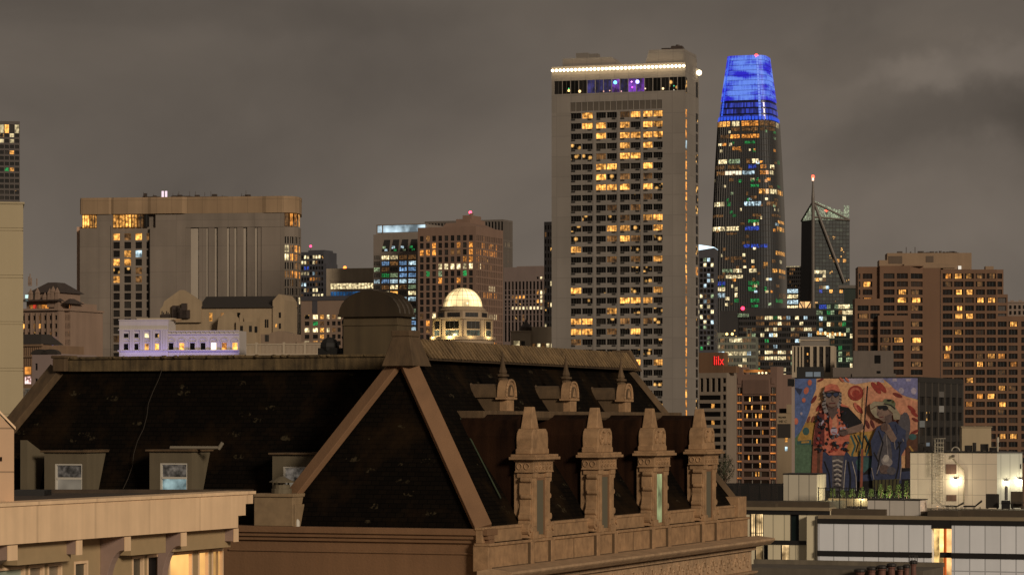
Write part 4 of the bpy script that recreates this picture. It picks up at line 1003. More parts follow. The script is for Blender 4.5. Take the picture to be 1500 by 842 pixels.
q = b.wall; q.frus(F, A(642), A(690), -45, -6, z(332.5), A(644), A(676), -40, -10, z(325)); q.box(F, A(655), A(676), -38, -14, z(325), z(319)); q.box(F, A(661), A(674), -34, -18, z(319), z(313)); q.tube(F(A(668), -24, z(313)), F(A(668), -24, z(309)), 1.0); q.tube(F(A(674), -20, z(325)), F(A(674), -20, z(309.5)), .5)
t = b.done([brownc]); beacon(t, F(A(667), -24, z(307.8)), 1.0, (1, .06, .12), 5)
# -- domed tower
cx = (X(677, 1100)); Y0 = 1112.0; s = 1100 / K
F = Fr(cx, Y0, .93, -.3677)
b = Bld('domed_tower', 'round-shouldered tower topped by a glowing ribbed glass dome', 'tower', F, 0.01, seed=19)
z = lambda y: Z(y, 1100)
q = b.wall
def oct_(r): return [(r * math.cos(R(22.5 + 45 * k)), r * math.sin(R(22.5 + 45 * k))) for k in range(8)]
q.lathe((cx, Y0, 0), [(11.8, 0), (11.8, z(498)), (12.6, z(497)), (12.6, z(492.5))], 28)
q.prism(F, oct_(11.2), z(492.5), z(467)); q.prism(F, oct_(11.9), z(467), z(464.5)); q.prism(F, oct_(9.6), z(464.5), z(455))
q.lathe((cx, Y0, 0), [(8.6, z(455)), (8.9, z(453)), (8.6, z(451.5)), (7.9, z(450)), (7.9, z(448.5)), (7.5, z(447.5))], 32)
FW = Fr(cx, Y0, 1, 0)
for k in range(8):
    f = Fr(cx, Y0, math.cos(F.ang + R(45 * k)), math.sin(F.ang + R(45 * k)))
    ap = 11.2 * math.cos(R(22.5)); hw = 11.2 * math.sin(R(22.5))
    b.w.append((f, -hw * .62, hw * .62, z(481), z(470), ap + .06, 'd', 3, 1, .2, frame_d))
    b.w.append((f, -hw * .62, hw * .62, z(491), z(483), ap + .06, 'teal', 4, 1, .2, frame_d))
    for sx in (-1, 1): q.box(f, sx * hw * .82 - .5, sx * hw * .82 + .5, ap - .3, ap + .4, z(492), z(468))
    b.w.append((f, -2.6, 2.6, z(463.5), z(457), 9.6 * math.cos(R(22.5)) + .05, 's', 3, 1, .2, frame_d))
M['teal'] = lit_mat('teal_lobby', (.50, .62, .40), .5, .4, (.1, .18, .15))
t = b.done([wall_mat('dome_tower_stone', (.40, .30, .20), .1, .1, .8)])
dg = lit_mat('lit_dome_glass', (1.0, .80, .42), 1.35, .12, (1.0, .66, .26), lo=1.0)
m = MB(); zb = z(447.5); m.lathe((cx, Y0, 0), [(7.3 * math.cos(k * math.pi / 24) + .01, zb + 7.1 * math.sin(k * math.pi / 24)) for k in range(13)], 32); m.build('glass_dome', dg, t, smooth=True)
m = MB()
for k in range(20):
    th = k * 2 * math.pi / 20; pr = [(7.4 * math.cos(j * math.pi / 20), zb + 7.2 * math.sin(j * math.pi / 20)) for j in range(10)]
    for (r0_, z0_), (r1_, z1_) in zip(pr, pr[1:]): m.tube((cx + r0_ * math.cos(th), Y0 + r0_ * math.sin(th), z0_), (cx + r1_ * math.cos(th), Y0 + r1_ * math.sin(th), z1_), .09, n=4)
for j in (2, 4, 6, 8):
    r_, zz = 7.4 * math.cos(j * math.pi / 20), zb + 7.2 * math.sin(j * math.pi / 20)
    for k in range(28): m.tube((cx + r_ * math.cos(k * .2244), Y0 + r_ * math.sin(k * .2244), zz), (cx + r_ * math.cos((k + 1) * .2244), Y0 + r_ * math.sin((k + 1) * .2244), zz), .08, n=4)
m.build('dome_ribs', wall_mat('dome_rib', (.5, .42, .28), .1, .5, .6), t)
for k, (az, e) in enumerate(((-112, 2000), (-155, 1800), (-75, 380), (-38, 900))):
    ld = bpy.data.lights.new('uplight', 'POINT'); ld.energy = e; ld.color = (1, .80, .38); ld.shadow_soft_size = .4
    lo = bpy.data.objects.new('uplight', ld); sc.collection.objects.link(lo); lo.parent = t; lo.location = Vector((cx + 13.4 * math.cos(R(az)), Y0 + 13.4 * math.sin(R(az)), z(490))) - WL[t]
# -- mauve striped tower behind
F = grid(738, 1600); L = F.a(806); z = lambda y: F.z(y, 775); A = lambda px: F.a(px)
b = Bld('striped_tower', 'mauve tower with dark vertical stripes and one bright lit floor', 'tower', F, L, seed=20)
pr = 7.6 / K * 1600
b.face(F, L, 0, z(391), [(L * (k + .18) / 13, L * (k + .78) / 13) for k in range(13)], [(z(409), z(405.5)), (z(424), z(412)), (z(431), z(425)), (z(437), z(432.5)), (z(443.5), z(439)), (z(447.5), z(444.5)), (z(453), z(449)), (z(460), z(454)), (z(470), z(461)), (z(500), z(471))], ['..........yyyy', '', '.........wyyw', '..mwaw....ymaw', '...m.....wywm', '..........mm..', '..yyyyyyyyyyyy', '', '.....m...', ''], .5, dark='d', skip=lambda i, r: r == 0 and i < 9)
b.shell(F, L, 28, 0, z(391), front=False); b.wall.box(F, A(752), A(790), -20, -5, z(391), z(389)); b.done([wall_mat('mauve_stone', (.24, .18, .16), .1, .1, .8)])
# -- thin dark tower just left of the big hotel
F = grid(797, 1300); L = F.a(838)
b = Bld('dark_tower', 'narrow black tower showing just left of the tall hotel', 'tower', F, L, seed=21)
z = lambda y: F.z(y, 800)
b.face(F, L, 0, z(325), cols(0, L, 10, .6), rows(z(330), 3.1, 22, 2.0), {'m': .05, 'y': .03}, .3, dark='d')
b.shell(F, L, 10, 0, z(325), front=False); b.done([darkc])
# -- low pale roofs in front of it
F, L = facing(748, 900, 824, 893)
b = Bld('low_building', 'low pale building with a small tank and bright windows beside the tall hotel', 'building', F, L, seed=22)
z = lambda y: F.z(y, 780); A = lambda px: F.a(px)
b.face(F, A(777), 0, z(484.5), [(A(752), A(761)), (A(763), A(769))], [(z(512), z(499))], lambda i, r: 'y' if i == 0 else 's', .3)
fr = F.off(A(777), -1); b.face(fr, L - A(777), 0, z(478.5), cols(0, L - A(777), 7, .75), [(z(520), z(503))], {'y': .8}, .3, dark='m')
b.shell(F, A(777), 9, 0, z(484.5), front=False); b.shell(fr, L - A(777), 9, 0, z(478.5), front=False); b.wall.box(F, -.2, A(777), -9, .3, z(485.5), z(484))
t = b.done([palew]); m = MB(); m.lathe(F(A(763), -4, z(484)), [(2.0, 0), (2.0, 1.2), (1.3, 1.8), (.5, 2.6), (.2, 3.6)], 12); m.build('roof_tank', darkb, t)
# -- the tall hotel slab
F = Fr(X(808, 830), 830, .956, -.293); L = F.a(1003.5); z = lambda y: F.z(y, 835); A = lambda px: F.a(px)
frame_h = plain('hotel_window_bar', (.07, .062, .052), .6)
b = Bld('hotel_tower', 'tallest concrete hotel slab with a string of bulbs along its top and a lit bar', 'tower', F, L, seed=30, spots=.22)
fr = F.right(L); D = fr.a(1023.5)
pp = 15.03 / K * F.y(F.a(835))
z0r = z(166.2)
zs = rows(z0r, pp, 31, 1.62)
bays = [(835.8, 867.8), (872.8, 903.2), (907.8, 938), (941.8, 970.5)]
xs = []
for p, q_ in bays:
    a0, a1 = A(p), A(q_); mid = (a0 + a1) / 2; xs += [(a0, mid - .12), (mid + .12, a1)]
HT = ['.w..mwww', '.ww.w.ww', '..w.wwww', '....w.w.', '..m.ww..', '..ww..w.', '..w.m.m.', '..www.w.', '......m.', '...m.m..', '....m.ww', '...ww..w', '...mwm..', 'w.......', '...m.m.w', '........', '........', 'w......w', '....www.', '...w....', 'ww..m.m.', 'ww.m.w..', 'm.......', '........', '.....w.w', '........', '........', '..m.....', '........', '........', '........']
zl0, zl1, zb0, zb1 = z(163.5), z(150.5), z(138.5), z(118.5)
b.face(F, L, 0, zl0 - .3, xs, zs, HT, .55, dark='d', nx=4, bar=.08, fm=frame_h)
# louvre storey and bar storey
b.face(F, L, zl0 - .3, zb0, [(A(835 + 16.9 * k) + .1, A(851.9 + 16.9 * k) - .1) for k in range(8)], [(zl0, zl1)], None, .12, dark='lv', nx=2, bar=.14)
zt = z(97.5)
M['bar'] = lit_mat('purple_bar_light', (.42, .10, .95), .75, .35, (.03, .015, .10), lo=.9)
M['barv'] = lit_mat('dim_blue_bar', (.10, .09, .40), .35, .5, (.02, .015, .06), lo=.8)
bx = [(A(811.5 + 12.05 * k) + .08, A(823.55 + 12.05 * k) - .08) for k in range(16)]
barl = {4: 'barv', 5: 'barv', 6: 'barv', 7: 'bar', 8: 'barv', 9: 'bar', 10: 'bar', 0: 's', 3: 's', 11: 's', 13: 's'}
b.face(F, L, zb0, zt, bx, [(zb0 + .15, zb1)], lambda i, r: barl.get(i), .3, dark='d', nx=2, bar=.1, fm=frame_h)
sx = cols(0, D, 1, .0)
hs = rows(z0r + .3, pp, 31, 2.3)
fa = fr.a(1006.4); fb_ = fr.a(1004.3)
rgh = random.Random(4)
b.face(fr, D, 0, zt, [(fb_, fa + .15), (fr.a(1019.3), fr.a(1022.6))], hs + [(zb0 - .5, zb1)], lambda i, r: None if r == 0 else (rgh.choice('aaw') if i == 0 and r != 4 else ('c' if i == 0 else (rgh.choice('ma') if rgh.random() < .18 and r > 9 else None))), .08, dark='d')
b.shell(F, L, D, 0, zt, front=False, right=False)
q = b.wall
# penthouse boxes
q.box(F, A(822), A(892), -9, -1.5, zt, z(85)); q.frus(F, A(892), A(905), -9, -1.5, zt, A(892), A(893), -9, -1.5, z(85))
q.box(F, A(950), L - .6, -D + .5, -.9, zt, z(77.5)); q.frus(F, A(944), A(950), -D + .5, -.9, zt, A(949.5), A(950), -D + .5, -.9, z(77.5))
q.box(fr, 2.0, D - 1, -3, -.3, zt, z(84))
# slim rain mouldings between the bays
for px in (870.3, 905.5, 939.8): a = A(px); q.box(F, a - .28, a + .28, .0, .12, 0, zl0 - .6)
t = b.done([conc_l])
units = []
for r in range(31):
    for (x0, x1) in xs:
        i = xs.index((x0, x1)); a = x0 + (.25 if i % 2 == 0 else (x1 - x0) - 1.35)
        units.append((F, a, a + 1.1, -.2, .10, z0r - pp * r - 2.12, z0r - pp * r - 1.68))
repeat(t, 'room_vent', plain('vent_metal', (.02, .018, .015), .7), units)
m = MB(); m.box(F, A(839.5), A(857), -6, -3, z(85), z(76.5)); m.box(F, A(857), A(871), -6, -3.5, z(85), z(78)); m.build('roof_plant', greyc, t)
m = MB(); m.box(F, A(965), A(977), -6, -3, z(77.5), z(74)); m.frus(F, A(977), A(997), -6, -3, z(77.5), A(979), A(994), -5.5, -3.5, z(71)); m.tube(F(A(987), -4.5, z(71)), F(A(987), -4.5, z(69)), .5); m.build('roof_plant', darkb, t)
bulb = glow('bulb_light', (1.0, .80, .48), 7.0); M['bulb'] = bulb
ctr = None
for k in range(35):
    p = F(A(810.6) + (A(1002.5) - A(810.6)) * k / 34, .75, F.z(104.2, 810.6) - .0)
    if ctr is None:
        m = MB(); m.ball((0, 0, 0), .40, 8); o = m.build('bulb', bulb); ctr = o
    else: o = bpy.data.objects.new('bulb', ctr.data); sc.collection.objects.link(o)
    o.parent = t; o.location = p - WL[t]
m = MB(); m.ball(fr(fr.a(1021), .6, z(104.5)), .75, 8); m.build('bulb', bulb, t)
ld = bpy.data.lights.new('bulb_string_light', 'AREA'); ld.shape = 'RECTANGLE'; ld.size = L; ld.size_y = .4; ld.energy = 260; ld.color = (1, .70, .36)
lo = bpy.data.objects.new('bulb_string_light', ld); sc.collection.objects.link(lo); lo.location = F(L / 2, 1.7, F.z(104.2, 810.6)) - WL[t]; lo.parent = t; lo.rotation_euler = (R(90), 0, F.ang); lo.rotation_euler = Vector((-F.nx, -F.ny, 0)).to_track_quat('-Z', 'Y').to_euler(); lo.rotation_euler.rotate_axis('Z', 0)
# stage lamps and table lamps in the bar
for px, py, col, r_, s_ in ((901, 121, (.12, .55, 1.0), .8, 3.5), (933.5, 120, (.35, .35, 1.0), .9, 3.5), (925, 120, (.9, .3, 1), .35, 3), (926, 128, (.9, .1, .9), .4, 2), (833, 133, (1, .65, .2), .55, 2.5), (849, 134, (1, .65, .25), .6, 2.5), (971, 130, (1, .7, .35), .5, 2.2), (945, 130, (1, .75, .5), .35, 1.4), (884, 134, (1, .5, .35), .3, 1.2), (893, 133, (1, .5, .35), .3, 1.2), (910, 134, (1, .5, .5), .3, 1.2), (833, 130, (.1, .9, .3), .3, 1.2), (987, 126, (.1, .8, .4), .3, .9), (987, 132, (1, .9, .7), .22, 1)):
    m = MB(); m.ball(F(A(px), -.1, F.z(py, px)), r_ * .62, 7); m.build('bar_lamp', glow('bar_lamp_light', col, s_), t)
# -- office with a slanted white top, right behind the hotel
F, L = facing(1014, 1700, 1046, 1698); z = lambda y: F.z(y, 1030); A = lambda px: F.a(px)
b = Bld('office_tower', 'dark office with a slanted white glowing top squeezed beside the hotel', 'tower', F, L, seed=31); b.spare = lambda b=b: b.rg.choice('ymmGgcym') if b.rg.random() < .20 else None
b.face(F, L, 0, z(373), cols(0, L, 6, .75), rows(z(378), 7.6 / K * 1700, 18, 2.0), lambda i, r: b.rg.choice('yGmyc') if b.rg.random() < (.45 if r in (3, 4, 7, 8, 12, 13) else .08) else None, .3, dark='d')
b.shell(F, L, 25, 0, z(373), front=False)
t = b.done([bluec]); m = MB(); m.loft([F(0, .2, z(368)), F(L, .2, z(363)), F(L, -25, z(363)), F(0, -25, z(368))], [F(0, .2, z(356.5)), F(L, .2, z(362)), F(L, -25, z(362)), F(0, -25, z(356.5))]); m.build('lit_roof', M['crown'], t)
m = MB(); m.loft([F(0, 0, z(373)), F(L, 0, z(373)), F(L, -25, z(373)), F(0, -25, z(373))], [F(0, 0, z(368)), F(L, 0, z(363)), F(L, -25, z(363)), F(0, -25, z(368))]); m.build('roof_edge', bluec, t)
# -- the rounded tower with the blue crown
Y0 = 2050.0; cxp = 1097.0; s = Y0 / K
tcx = X(cxp, Y0)
prof = [(720, 57.5), (600, 57.2), (480, 57.0), (420, 56.4), (360, 54.8), (300, 52.6), (240, 49.6), (178, 45.9), (148, 42.0), (120, 38.0), (96, 34.2), (82.5, 32.2)]
def half(py):
    for (y0, r0_), (y1, r1_) in zip(prof, prof[1:]):
        if y1 <= py <= y0: return (r0_ + (r1_ - r0_) * (py - y0) / (y1 - y0)) * s
    return prof[-1][1] * s
TROT = R(-17)
def sq(th, n=4.4):
    c, s_ = math.cos(th), math.sin(th)
    r_ = (abs(c) ** n + abs(s_) ** n) ** (-1 / n); x, y = r_ * c, r_ * s_
    return x * math.cos(TROT) - y * math.sin(TROT), x * math.sin(TROT) + y * math.cos(TROT)
mx_ = max(sq(k * .01)[0] for k in range(629))
def surf(th, py, o=0.0):
    h = half(py) / mx_ + o; x, y = sq(th)
    return Vector((tcx + x * h, Y0 + y * h, Z(py, Y0 - h * .75)))
ths = [2 * math.pi * k / 720 for k in range(720)]
def th_at(px, py):
    best, bd = 0, 1e9
    for th in ths:
        p = surf(th, py)
        if p.y < Y0 + 2:
            d = abs(CX + p.x / p.y * K - px) + (0 if p.y < Y0 - 3 else 1)
            if d < bd: bd, best = d, th
    return best
th_l = min((th for th in ths), key=lambda t_: (surf(t_, 300).x - 0 * 1)); 
tt = thing('rounded_tower', 'tapering rounded glass tower with a glowing electric blue crown', 'tower', (tcx, Y0, 0))
m = MB(); NS = 96
def ring(py, o=0.0): return [surf(2 * math.pi * k / NS, py, o) for k in range(NS)]
lv = [720, 660, 600, 540, 480, 450, 420, 390, 360, 330, 300, 270, 240, 210, 190, 177.5]
for i, (a_, c_) in enumerate(zip(lv, lv[1:])): m.loft(ring(a_), ring(c_), caps=(i == len(lv) - 2))
bodym = wall_mat('tower_glass_wall', (0.050, 0.053, 0.058), .12, .02, .6)
m.build('wall', bodym, tt)
m = MB()                                                # slim vertical fins and floor lines
for k in range(NS):
    th = 2 * math.pi * k / NS
    if surf(th, 300).y > Y0 + 8: continue
    pts = [(surf(th - .006, y, .03), surf(th + .006, y, .03), surf(th, y, .45)) for y in (720, 600, 480, 420, 360, 300, 240, 178)]
    for p, q_ in zip(pts, pts[1:]): m.loft(p, q_, caps=False)
m.build('fins', wall_mat('fin_metal', (.11, .105, .10), .1, .05, .7), tt)
m = MB()
for py in range(186, 560, 9): m.loft(ring(py, .12), ring(py + 1.0, .12), caps=False)
m.build('floor_bands', wall_mat('band_metal', (.06, .055, .052), .1, .05, .7), tt)
PATCH = []
def patch(px0, px1, py0, py1, key, o=.30):
    t0_, t1_ = th_at(px0, (py0 + py1) / 2), th_at(px1, (py0 + py1) / 2)
    if t1_ < t0_ - math.pi: t1_ += 2 * math.pi
    n = max(1, int(abs(px1 - px0) / 4)); mb = MB()
    for k in range(n):
        u0, u1 = t0_ + (t1_ - t0_) * k / n, t0_ + (t1_ - t0_) * (k + .86) / n
        mb.poly([surf(u0, py1, o), surf(u1, py1, o), surf(u1, py0, o), surf(u0, py0, o)])
    PATCH.append((abs(px1 - px0) * (py1 - py0), mb, key, surf((t0_ + t1_) / 2, (py0 + py1) / 2, o)))
c5 = lambda x: 1010 + x / 3.238
y5 = lambda y: 60 + y / 3.238
T5 = [(395, 24, '130-195w 203-240y 248-327a 333-405m 408-430y'), (422, 16, '200-240m 250-325m 335-405m'), (455, 18, '150-190m 195-240a 248-332a'), (485, 12, '200-215g 262-312g'), (512, 16, '205-245a'), (573, 20, '140-180y 188-240G 270-290m 297-330y 415-428g'), (600, 18, '120-170m 185-240m 280-318b 335-365a 382-402y'), (628, 18, '130-170m 172-248Y2 253-310c 335-375a 380-400y'), (660, 14, '118-125y 190-215m 290-310y 318-328g 365-385a'), (690, 12, '165-175y 290-330g 415-430g'), (717, 22, '330-375w 380-412y 416-458w'), (745, 14, '290-320m'), (775, 20, '120-170y 182-200g 260-276c 280-310c 312-340c 365-415m'), (802, 12, '240-250y 400-425y'), (830, 12, '105-165m 205-225g 300-340m 390-430m')]
M['Y2'] = glow('bright_floor', (1.0, .86, .62), 1.3)
for cy, h, spec in T5:
    for w_ in spec.split():
        r_ = w_.rstrip('abcdefghijklmnopqrstuvwxyzGY') if not w_.endswith('Y2') else w_[:-2]
        key = w_[len(r_):]; x0, x1 = map(float, r_.split('-'))
        patch(c5(x0), c5(x1), y5(cy - h / 2), y5(cy + h / 2), key)
c6 = lambda x: 1010 + x / 3.369
y6 = lambda y: 310 + y / 3.369
T6 = [(50, 14, '290-345g 435-478w'), (85, 20, '105-180y 185-245y 275-345b 430-478w'), (110, 10, '185-235m'), (172, 16, '268-300b 304-345b 350-385b'), (205, 20, '425-478w'), (231, 14, '175-200m 205-262m'), (262, 18, '365-388w'), (293, 18, '100-120y 165-215G 218-260y 295-335y 410-435w 440-485w'), (322, 16, '135-175m 180-265y 440-475m'), (355, 20, '105-140b 142-180b 290-345g'), (383, 20, '100-140c 143-180y 225-240y 290-330g 370-380g'), (413, 22, '98-138c 142-180c 225-240y 440-478m'), (440, 18, '222-245g 300-345g 425-460g'), (467, 12, '305-340g')]
for cy, h, spec in T6:
    for w_ in spec.split():
        r_ = w_[:-1]; key = w_[-1]; x0, x1 = map(float, r_.split('-'))
        patch(c6(x0), c6(x1), y6(cy - h / 2), y6(cy + h / 2), key)
rgp = random.Random(77)
for k in range(90):
    py = 190 + 9 * rgp.randint(0, 29) + 2; hw_ = half(py) / s * .86; px = 1097 + rgp.uniform(-hw_, hw_)
    patch(px - rgp.uniform(1, 3.5), px + rgp.uniform(1, 3.5), py, py + rgp.uniform(3, 5), rgp.choice('mmmmyymggGca'))
PATCH.sort(key=lambda q_: -q_[0])
for _, mb, key, ctr in PATCH[:98]: mb.build('window', M[key], tt, origin=ctr)
rest = MB(); kk = []
for _, mb, key, ctr in PATCH[98:]:
    if key not in kk: kk.append(key)
    i = len(rest.v); rest.v += mb.v
    for f_ in mb.f: rest.f.append([i + q_ for q_ in f_]); rest.m.append(kk.index(key))
rest.build('window', [M[k] for k in kk], tt)['kind'] = 'stuff'
# crown: a screen of small lit panels
mcr, tcr, pcr = mat_base('blue_crown_panel')
tc_ = N(tcr, 'ShaderNodeTexCoord'); mp_ = N(tcr, 'ShaderNodeMapping'); mp_.inputs['Scale'].default_value = (.03, .03, .12); tcr.links.new(tc_.outputs['Object'], mp_.inputs[0])
nn = N(tcr, 'ShaderNodeTexNoise'); nn.inputs['Scale'].default_value = 1.6; nn.inputs['Detail'].default_value = 3; tcr.links.new(mp_.outputs[0], nn.inputs['Vector'])
rn = rnd_node(tcr); ma = N(tcr, 'ShaderNodeMath', operation='MULTIPLY_ADD'); tcr.links.new(rn, ma.inputs[0]); ma.inputs[1].default_value = .10; tcr.links.new(nn.outputs[0], ma.inputs[2])
cr_ = N(tcr, 'ShaderNodeValToRGB'); e_ = cr_.color_ramp.elements; e_[0].position = .44; e_[0].color = (.028, .022, .66, 1); e_[1].position = .62; e_[1].color = (.16, .30, 1.0, 1); tcr.links.new(ma.outputs[0], cr_.inputs[0])
pcr.inputs['Base Color'].default_value = (0, 0, 0, 1); tcr.links.new(cr_.outputs[0], pcr.inputs['Emission Color']); pcr.inputs['Emission Strength'].default_value = .95; mcr.cycles.emission_sampling = 'NONE'
m = MB(); m.loft(ring(177.5, -.6), ring(149, -.6)); m.loft(ring(149, -.6), ring(120, -.6), caps=False); m.loft(ring(120, -.6), ring(96, -.6), caps=False); m.loft(ring(96, -.6), ring(83.5, -.6))
m.build('crown_core', plain('crown_frame', (.01, .012, .05), .4), tt)
m = MB(); NP = 120; ys = [148 - 7.35 * k for k in range(10)]
for k in range(NP):
    t0_, t1_ = 2 * math.pi * (k + .06) / NP, 2 * math.pi * (k + .94) / NP
    if surf(t0_, 120).y > Y0 + 6: continue
    for y0, y1 in zip(ys, ys[1:]):
        m.poly([surf(t0_, y0 - .25), surf(t1_, y0 - .25), surf(t1_, y1 + .25), surf(t0_, y1 + .25)])
m.build('crown_panels', mcr, tt)
dimb = lit_mat('dim_blue_floor', (.05, .09, .75), .62, .06, (.02, .03, .28), lo=.9)
m = MB()
for y0, y1 in ((175.5, 169.5), (167, 160.5), (158, 151.5)):
    for k in range(NP):
        t0_, t1_ = 2 * math.pi * (k + .04) / NP, 2 * math.pi * (k + .96) / NP
        if surf(t0_, 120).y < Y0 + 6: m.poly([surf(t0_, y0, -.2), surf(t1_, y0, -.2), surf(t1_, y1, -.2), surf(t0_, y1, -.2)])
m.build('crown_floors', dimb, tt)
sb = glow('pale_blue_strip', (.22, .34, 1.0), .85); bb_ = glow('blue_strip', (.05, .14, 1.0), .9)
m = MB()
t0_, t1_ = th_at(1109.3, 120), th_at(1112.3, 120)
for k in range(22):
    y0 = 176 - 4.2 * k; m.poly([surf(t0_, y0, .3), surf(t1_, y0, .3), surf(t1_, y0 - 3.3, .3), surf(t0_, y0 - 3.3, .3)])
m.build('corner_lights', sb, tt)
m = MB(); t0_, t1_ = th_at(1060.5, 140), th_at(1062.5, 140)
for k in range(22):
    y0 = 170 - 4.0 * k; m.poly([surf(t0_, y0, .3), surf(t1_, y0, .3), surf(t1_, y0 - 3.4, .3), surf(t0_, y0 - 3.4, .3)])
m.build('corner_lights', bb_, tt)
m = MB()
for k in range(60):
    t0_ = 2 * math.pi * k / 60
    if surf(t0_, 120).y < Y0 + 4: m.poly([surf(t0_, 176.8, .35), surf(t0_ + .075, 176.8, .35), surf(t0_ + .075, 171.5, .35), surf(t0_, 171.5, .35)])
m.build('crown_base_lights', glow('blue_base_light', (.04, .12, .95), .8), tt)
beacon(tt, Vector((X(1108, Y0 - 14), Y0 - 14, Z(82.5, Y0 - 14))), 1.5, (1, .05, .03), 6); beacon(tt, Vector((X(1068, Y0 - 4), Y0 - 4, Z(85, Y0 - 4))), .8, (1, .08, .1), 2)
# -- small lit block between the towers
F, L = facing(1150, 2500, 1174, 2495); z = lambda y: F.z(y, 1160); A = lambda px: F.a(px)
b = Bld('office_tower', 'distant dark block with a stack of bright white floors between two towers', 'tower', F, L, seed=33)
pp = 5.9 / K * 2500
b.face(F, L, 0, z(390), cols(0, L, 8, .7), rows(z(393), pp, 10, 2.0), lambda i, r: ('m' if b.rg.random() < .3 else None) if r < 4 else None, .3)
for k in range(4): b.w.append((F, A(1153.5), A(1169), z(429 + 8 * k), z(423.5 + 8 * k), .3, 'y' if k % 2 else 'c', 6, 1, .3, frame_m))
b.w.append((F, A(1163), A(1168), z(455), z(450), .3, 'c', 1, 1, .3, frame_m)); b.w.append((F, A(1152), A(1172), z(391), z(390), .1, 'y', 1, 1, .3, frame_m))
b.shell(F, L, 20, 0, z(390), front=False); b.done([darkc])
# -- mast tower
Yb = 2300.0
F = Fr(X(1190, Yb), Yb, .985, .17); L = F.a(1244.5); z = lambda y: F.z(y, 1190); A = lambda px: F.a(px)
b = Bld('spire_tower', 'dark faceted tower with a diagonal brace and a tall slim red-tipped mast', 'tower', F, L, seed=34)
LT = {3: '......mm..', 6: '', }
z0 = z(322)
def mt_lit(i, r):
    return {(10, 6): 'm', (10, 7): 'w', (10, 9): 'w', (13, 0): 'y', (13, 1): 'y', (13, 2): 'y', (13, 3): 'y', (14, 3): 'y', (15, 0): 'y', (15, 1): 'w', (15, 2): 'y', (15, 3): 'm', (17, 2): 'm', (17, 3): 'y', (17, 4): 'c', (18, 2): 'b', (18, 5): 'w', (18, 8): 'w', (4, 4): 'm'}.get((r, i))
b.face(F, L, 0, z0, cols(0, L, 11, .92), rows(z0 - .6, 5.6 / K * Yb, 30, 2.5), mt_lit, .15, dark='t', m=0)
q = b.wall
pl_ = F(0, 0, 0); k0, k1 = (1169 - CX) / K, (1174 - CX) / K
Yl = Yb + 30
bl0, bl1 = Vector((k0 * Yl, Yl, 0)), Vector((k1 * Yl, Yl, z0 + 1))
q.poly([bl0, F(0, 0, 0), F(0, 0, z0), bl1]); r_b = F(L, -40, 0)
q.poly([F(L, 0, 0), F(L, -40, 0), F(L, -40, z0), F(L, 0, z0)]); q.poly([F(L, -40, 0), bl0, bl1, F(L, -40, z0)]); q.poly([F(0, 0, z0), F(L, 0, z0), F(L, -40, z0), bl1])
# lit crown screens, slanting to the peak
pk = F(0, 0, z(297))
t = b.done([wall_mat('mast_tower_glass', (.026, .023, .021), .1, .02, .7)])
cs = lit_mat('lit_louvre', (.55, .66, .42), .75, .6, (.15, .18, .1), lo=.9)
m = MB(); n = 26
for k in range(n):
    a0, a1 = L * (k + .15) / n, L * (k + .75) / n
    top = z(301) if a0 > L * .84 else z(297 + (318.5 - 297) * (a0 / L) ** .9) + 2.5
    top = max(top, z0 + 2) if k < n - 4 else z(300 + (k % 2))
    m.poly([F(a0, -.5, z0), F(a1, -.5, z0), F(a1, -.5, top), F(a0, -.5, top)])
m.build('crown_louvres', cs, t)
m = MB()
for k in range(7):
    p0 = bl1.lerp(F(0, 0, z0), (k + .1) / 7); p1 = bl1.lerp(F(0, 0, z0), (k + .7) / 7); h0 = 2 + 11 * (k / 7.0)
    m.poly([p0, p1, p1 + Vector((0, 0, h0)), p0 + Vector((0, 0, h0))])
m.build('crown_louvres', cs, t)
m = MB()
for k in range(5): a0 = A(1226 + 4 * k); m.poly([F(a0, -26, z0), F(a0 + 1.4, -26, z0), F(a0 + 1.4, -26, z(303)), F(a0, -26, z(303))])
m.build('rear_louvres', cs, t)
stl = wall_mat('painted_steel', (.16, .135, .115), .1, .2, .5)
m = MB(); m.tube(F(0, .6, z(318)), F(L, .6, z(322)), .8); m.tube(F(A(1192), 1, z(297)), F(L, .8, z(322)), .8); m.tube(bl1, pk, .8); m.tube(F(0, .8, z(297)), F(A(1244), .8, z(322)), .5)
m.tube(F(A(1193), .9, z(300)), F(A(1236.5), .9, z(414)), 1.15); m.tube(F(.2, 1.0, z(455)), F(.2, 1.0, z(290)), 1.3, 1.3); m.build('brace', stl, t)
m = MB(); m.tube(F(.2, 1, z(290)), F(.2, 1, z(266)), 1.3, .55, 10); m.tube(F(.2, 1, z(266)), F(.2, 1, z(261)), .55, .5, 10); m.build('mast', stl, t)
m = MB(); m.tube(F(.2, 1, z(265)), F(.2, 1, z(260.5)), .75); m.build('mast_light', glow('mast_white', (1, .55, .35), 3), t)
beacon(t, F(.2, 1, z(259)), 1.3, (1, .06, .03), 6); beacon(t, F(A(1224), -26, z(304.5)), 1.3, (1, .06, .03), 4)
m = MB(); m.loft([bl0.lerp(bl1, .0) * 1, F(0, .4, 0), F(0, .4, z(459)), Vector((bl1.x, bl1.y - .4, z(459)))], [p + Vector((-.1, -.5, 0)) for p in (bl0, F(0, .4, 0), F(0, .4, z(459)), Vector((bl1.x, bl1.y - .4, z(459))))]); m.build('lower_wall', darkc, t)
m = MB()
for px0, px1 in ((1170, 1177), (1178, 1187), (1193, 1197)): m.poly([F(A(px0), 1.5, z(455)), F(A(px1), 1.5, z(455)), F(A(px1), 1.5, z(442)), F(A(px0), 1.5, z(442))])
m.build('lobby_window', lit_mat('lobby_light', (1, .62, .28), 1.0, .2, (.9, .4, .1), lo=.9), t)
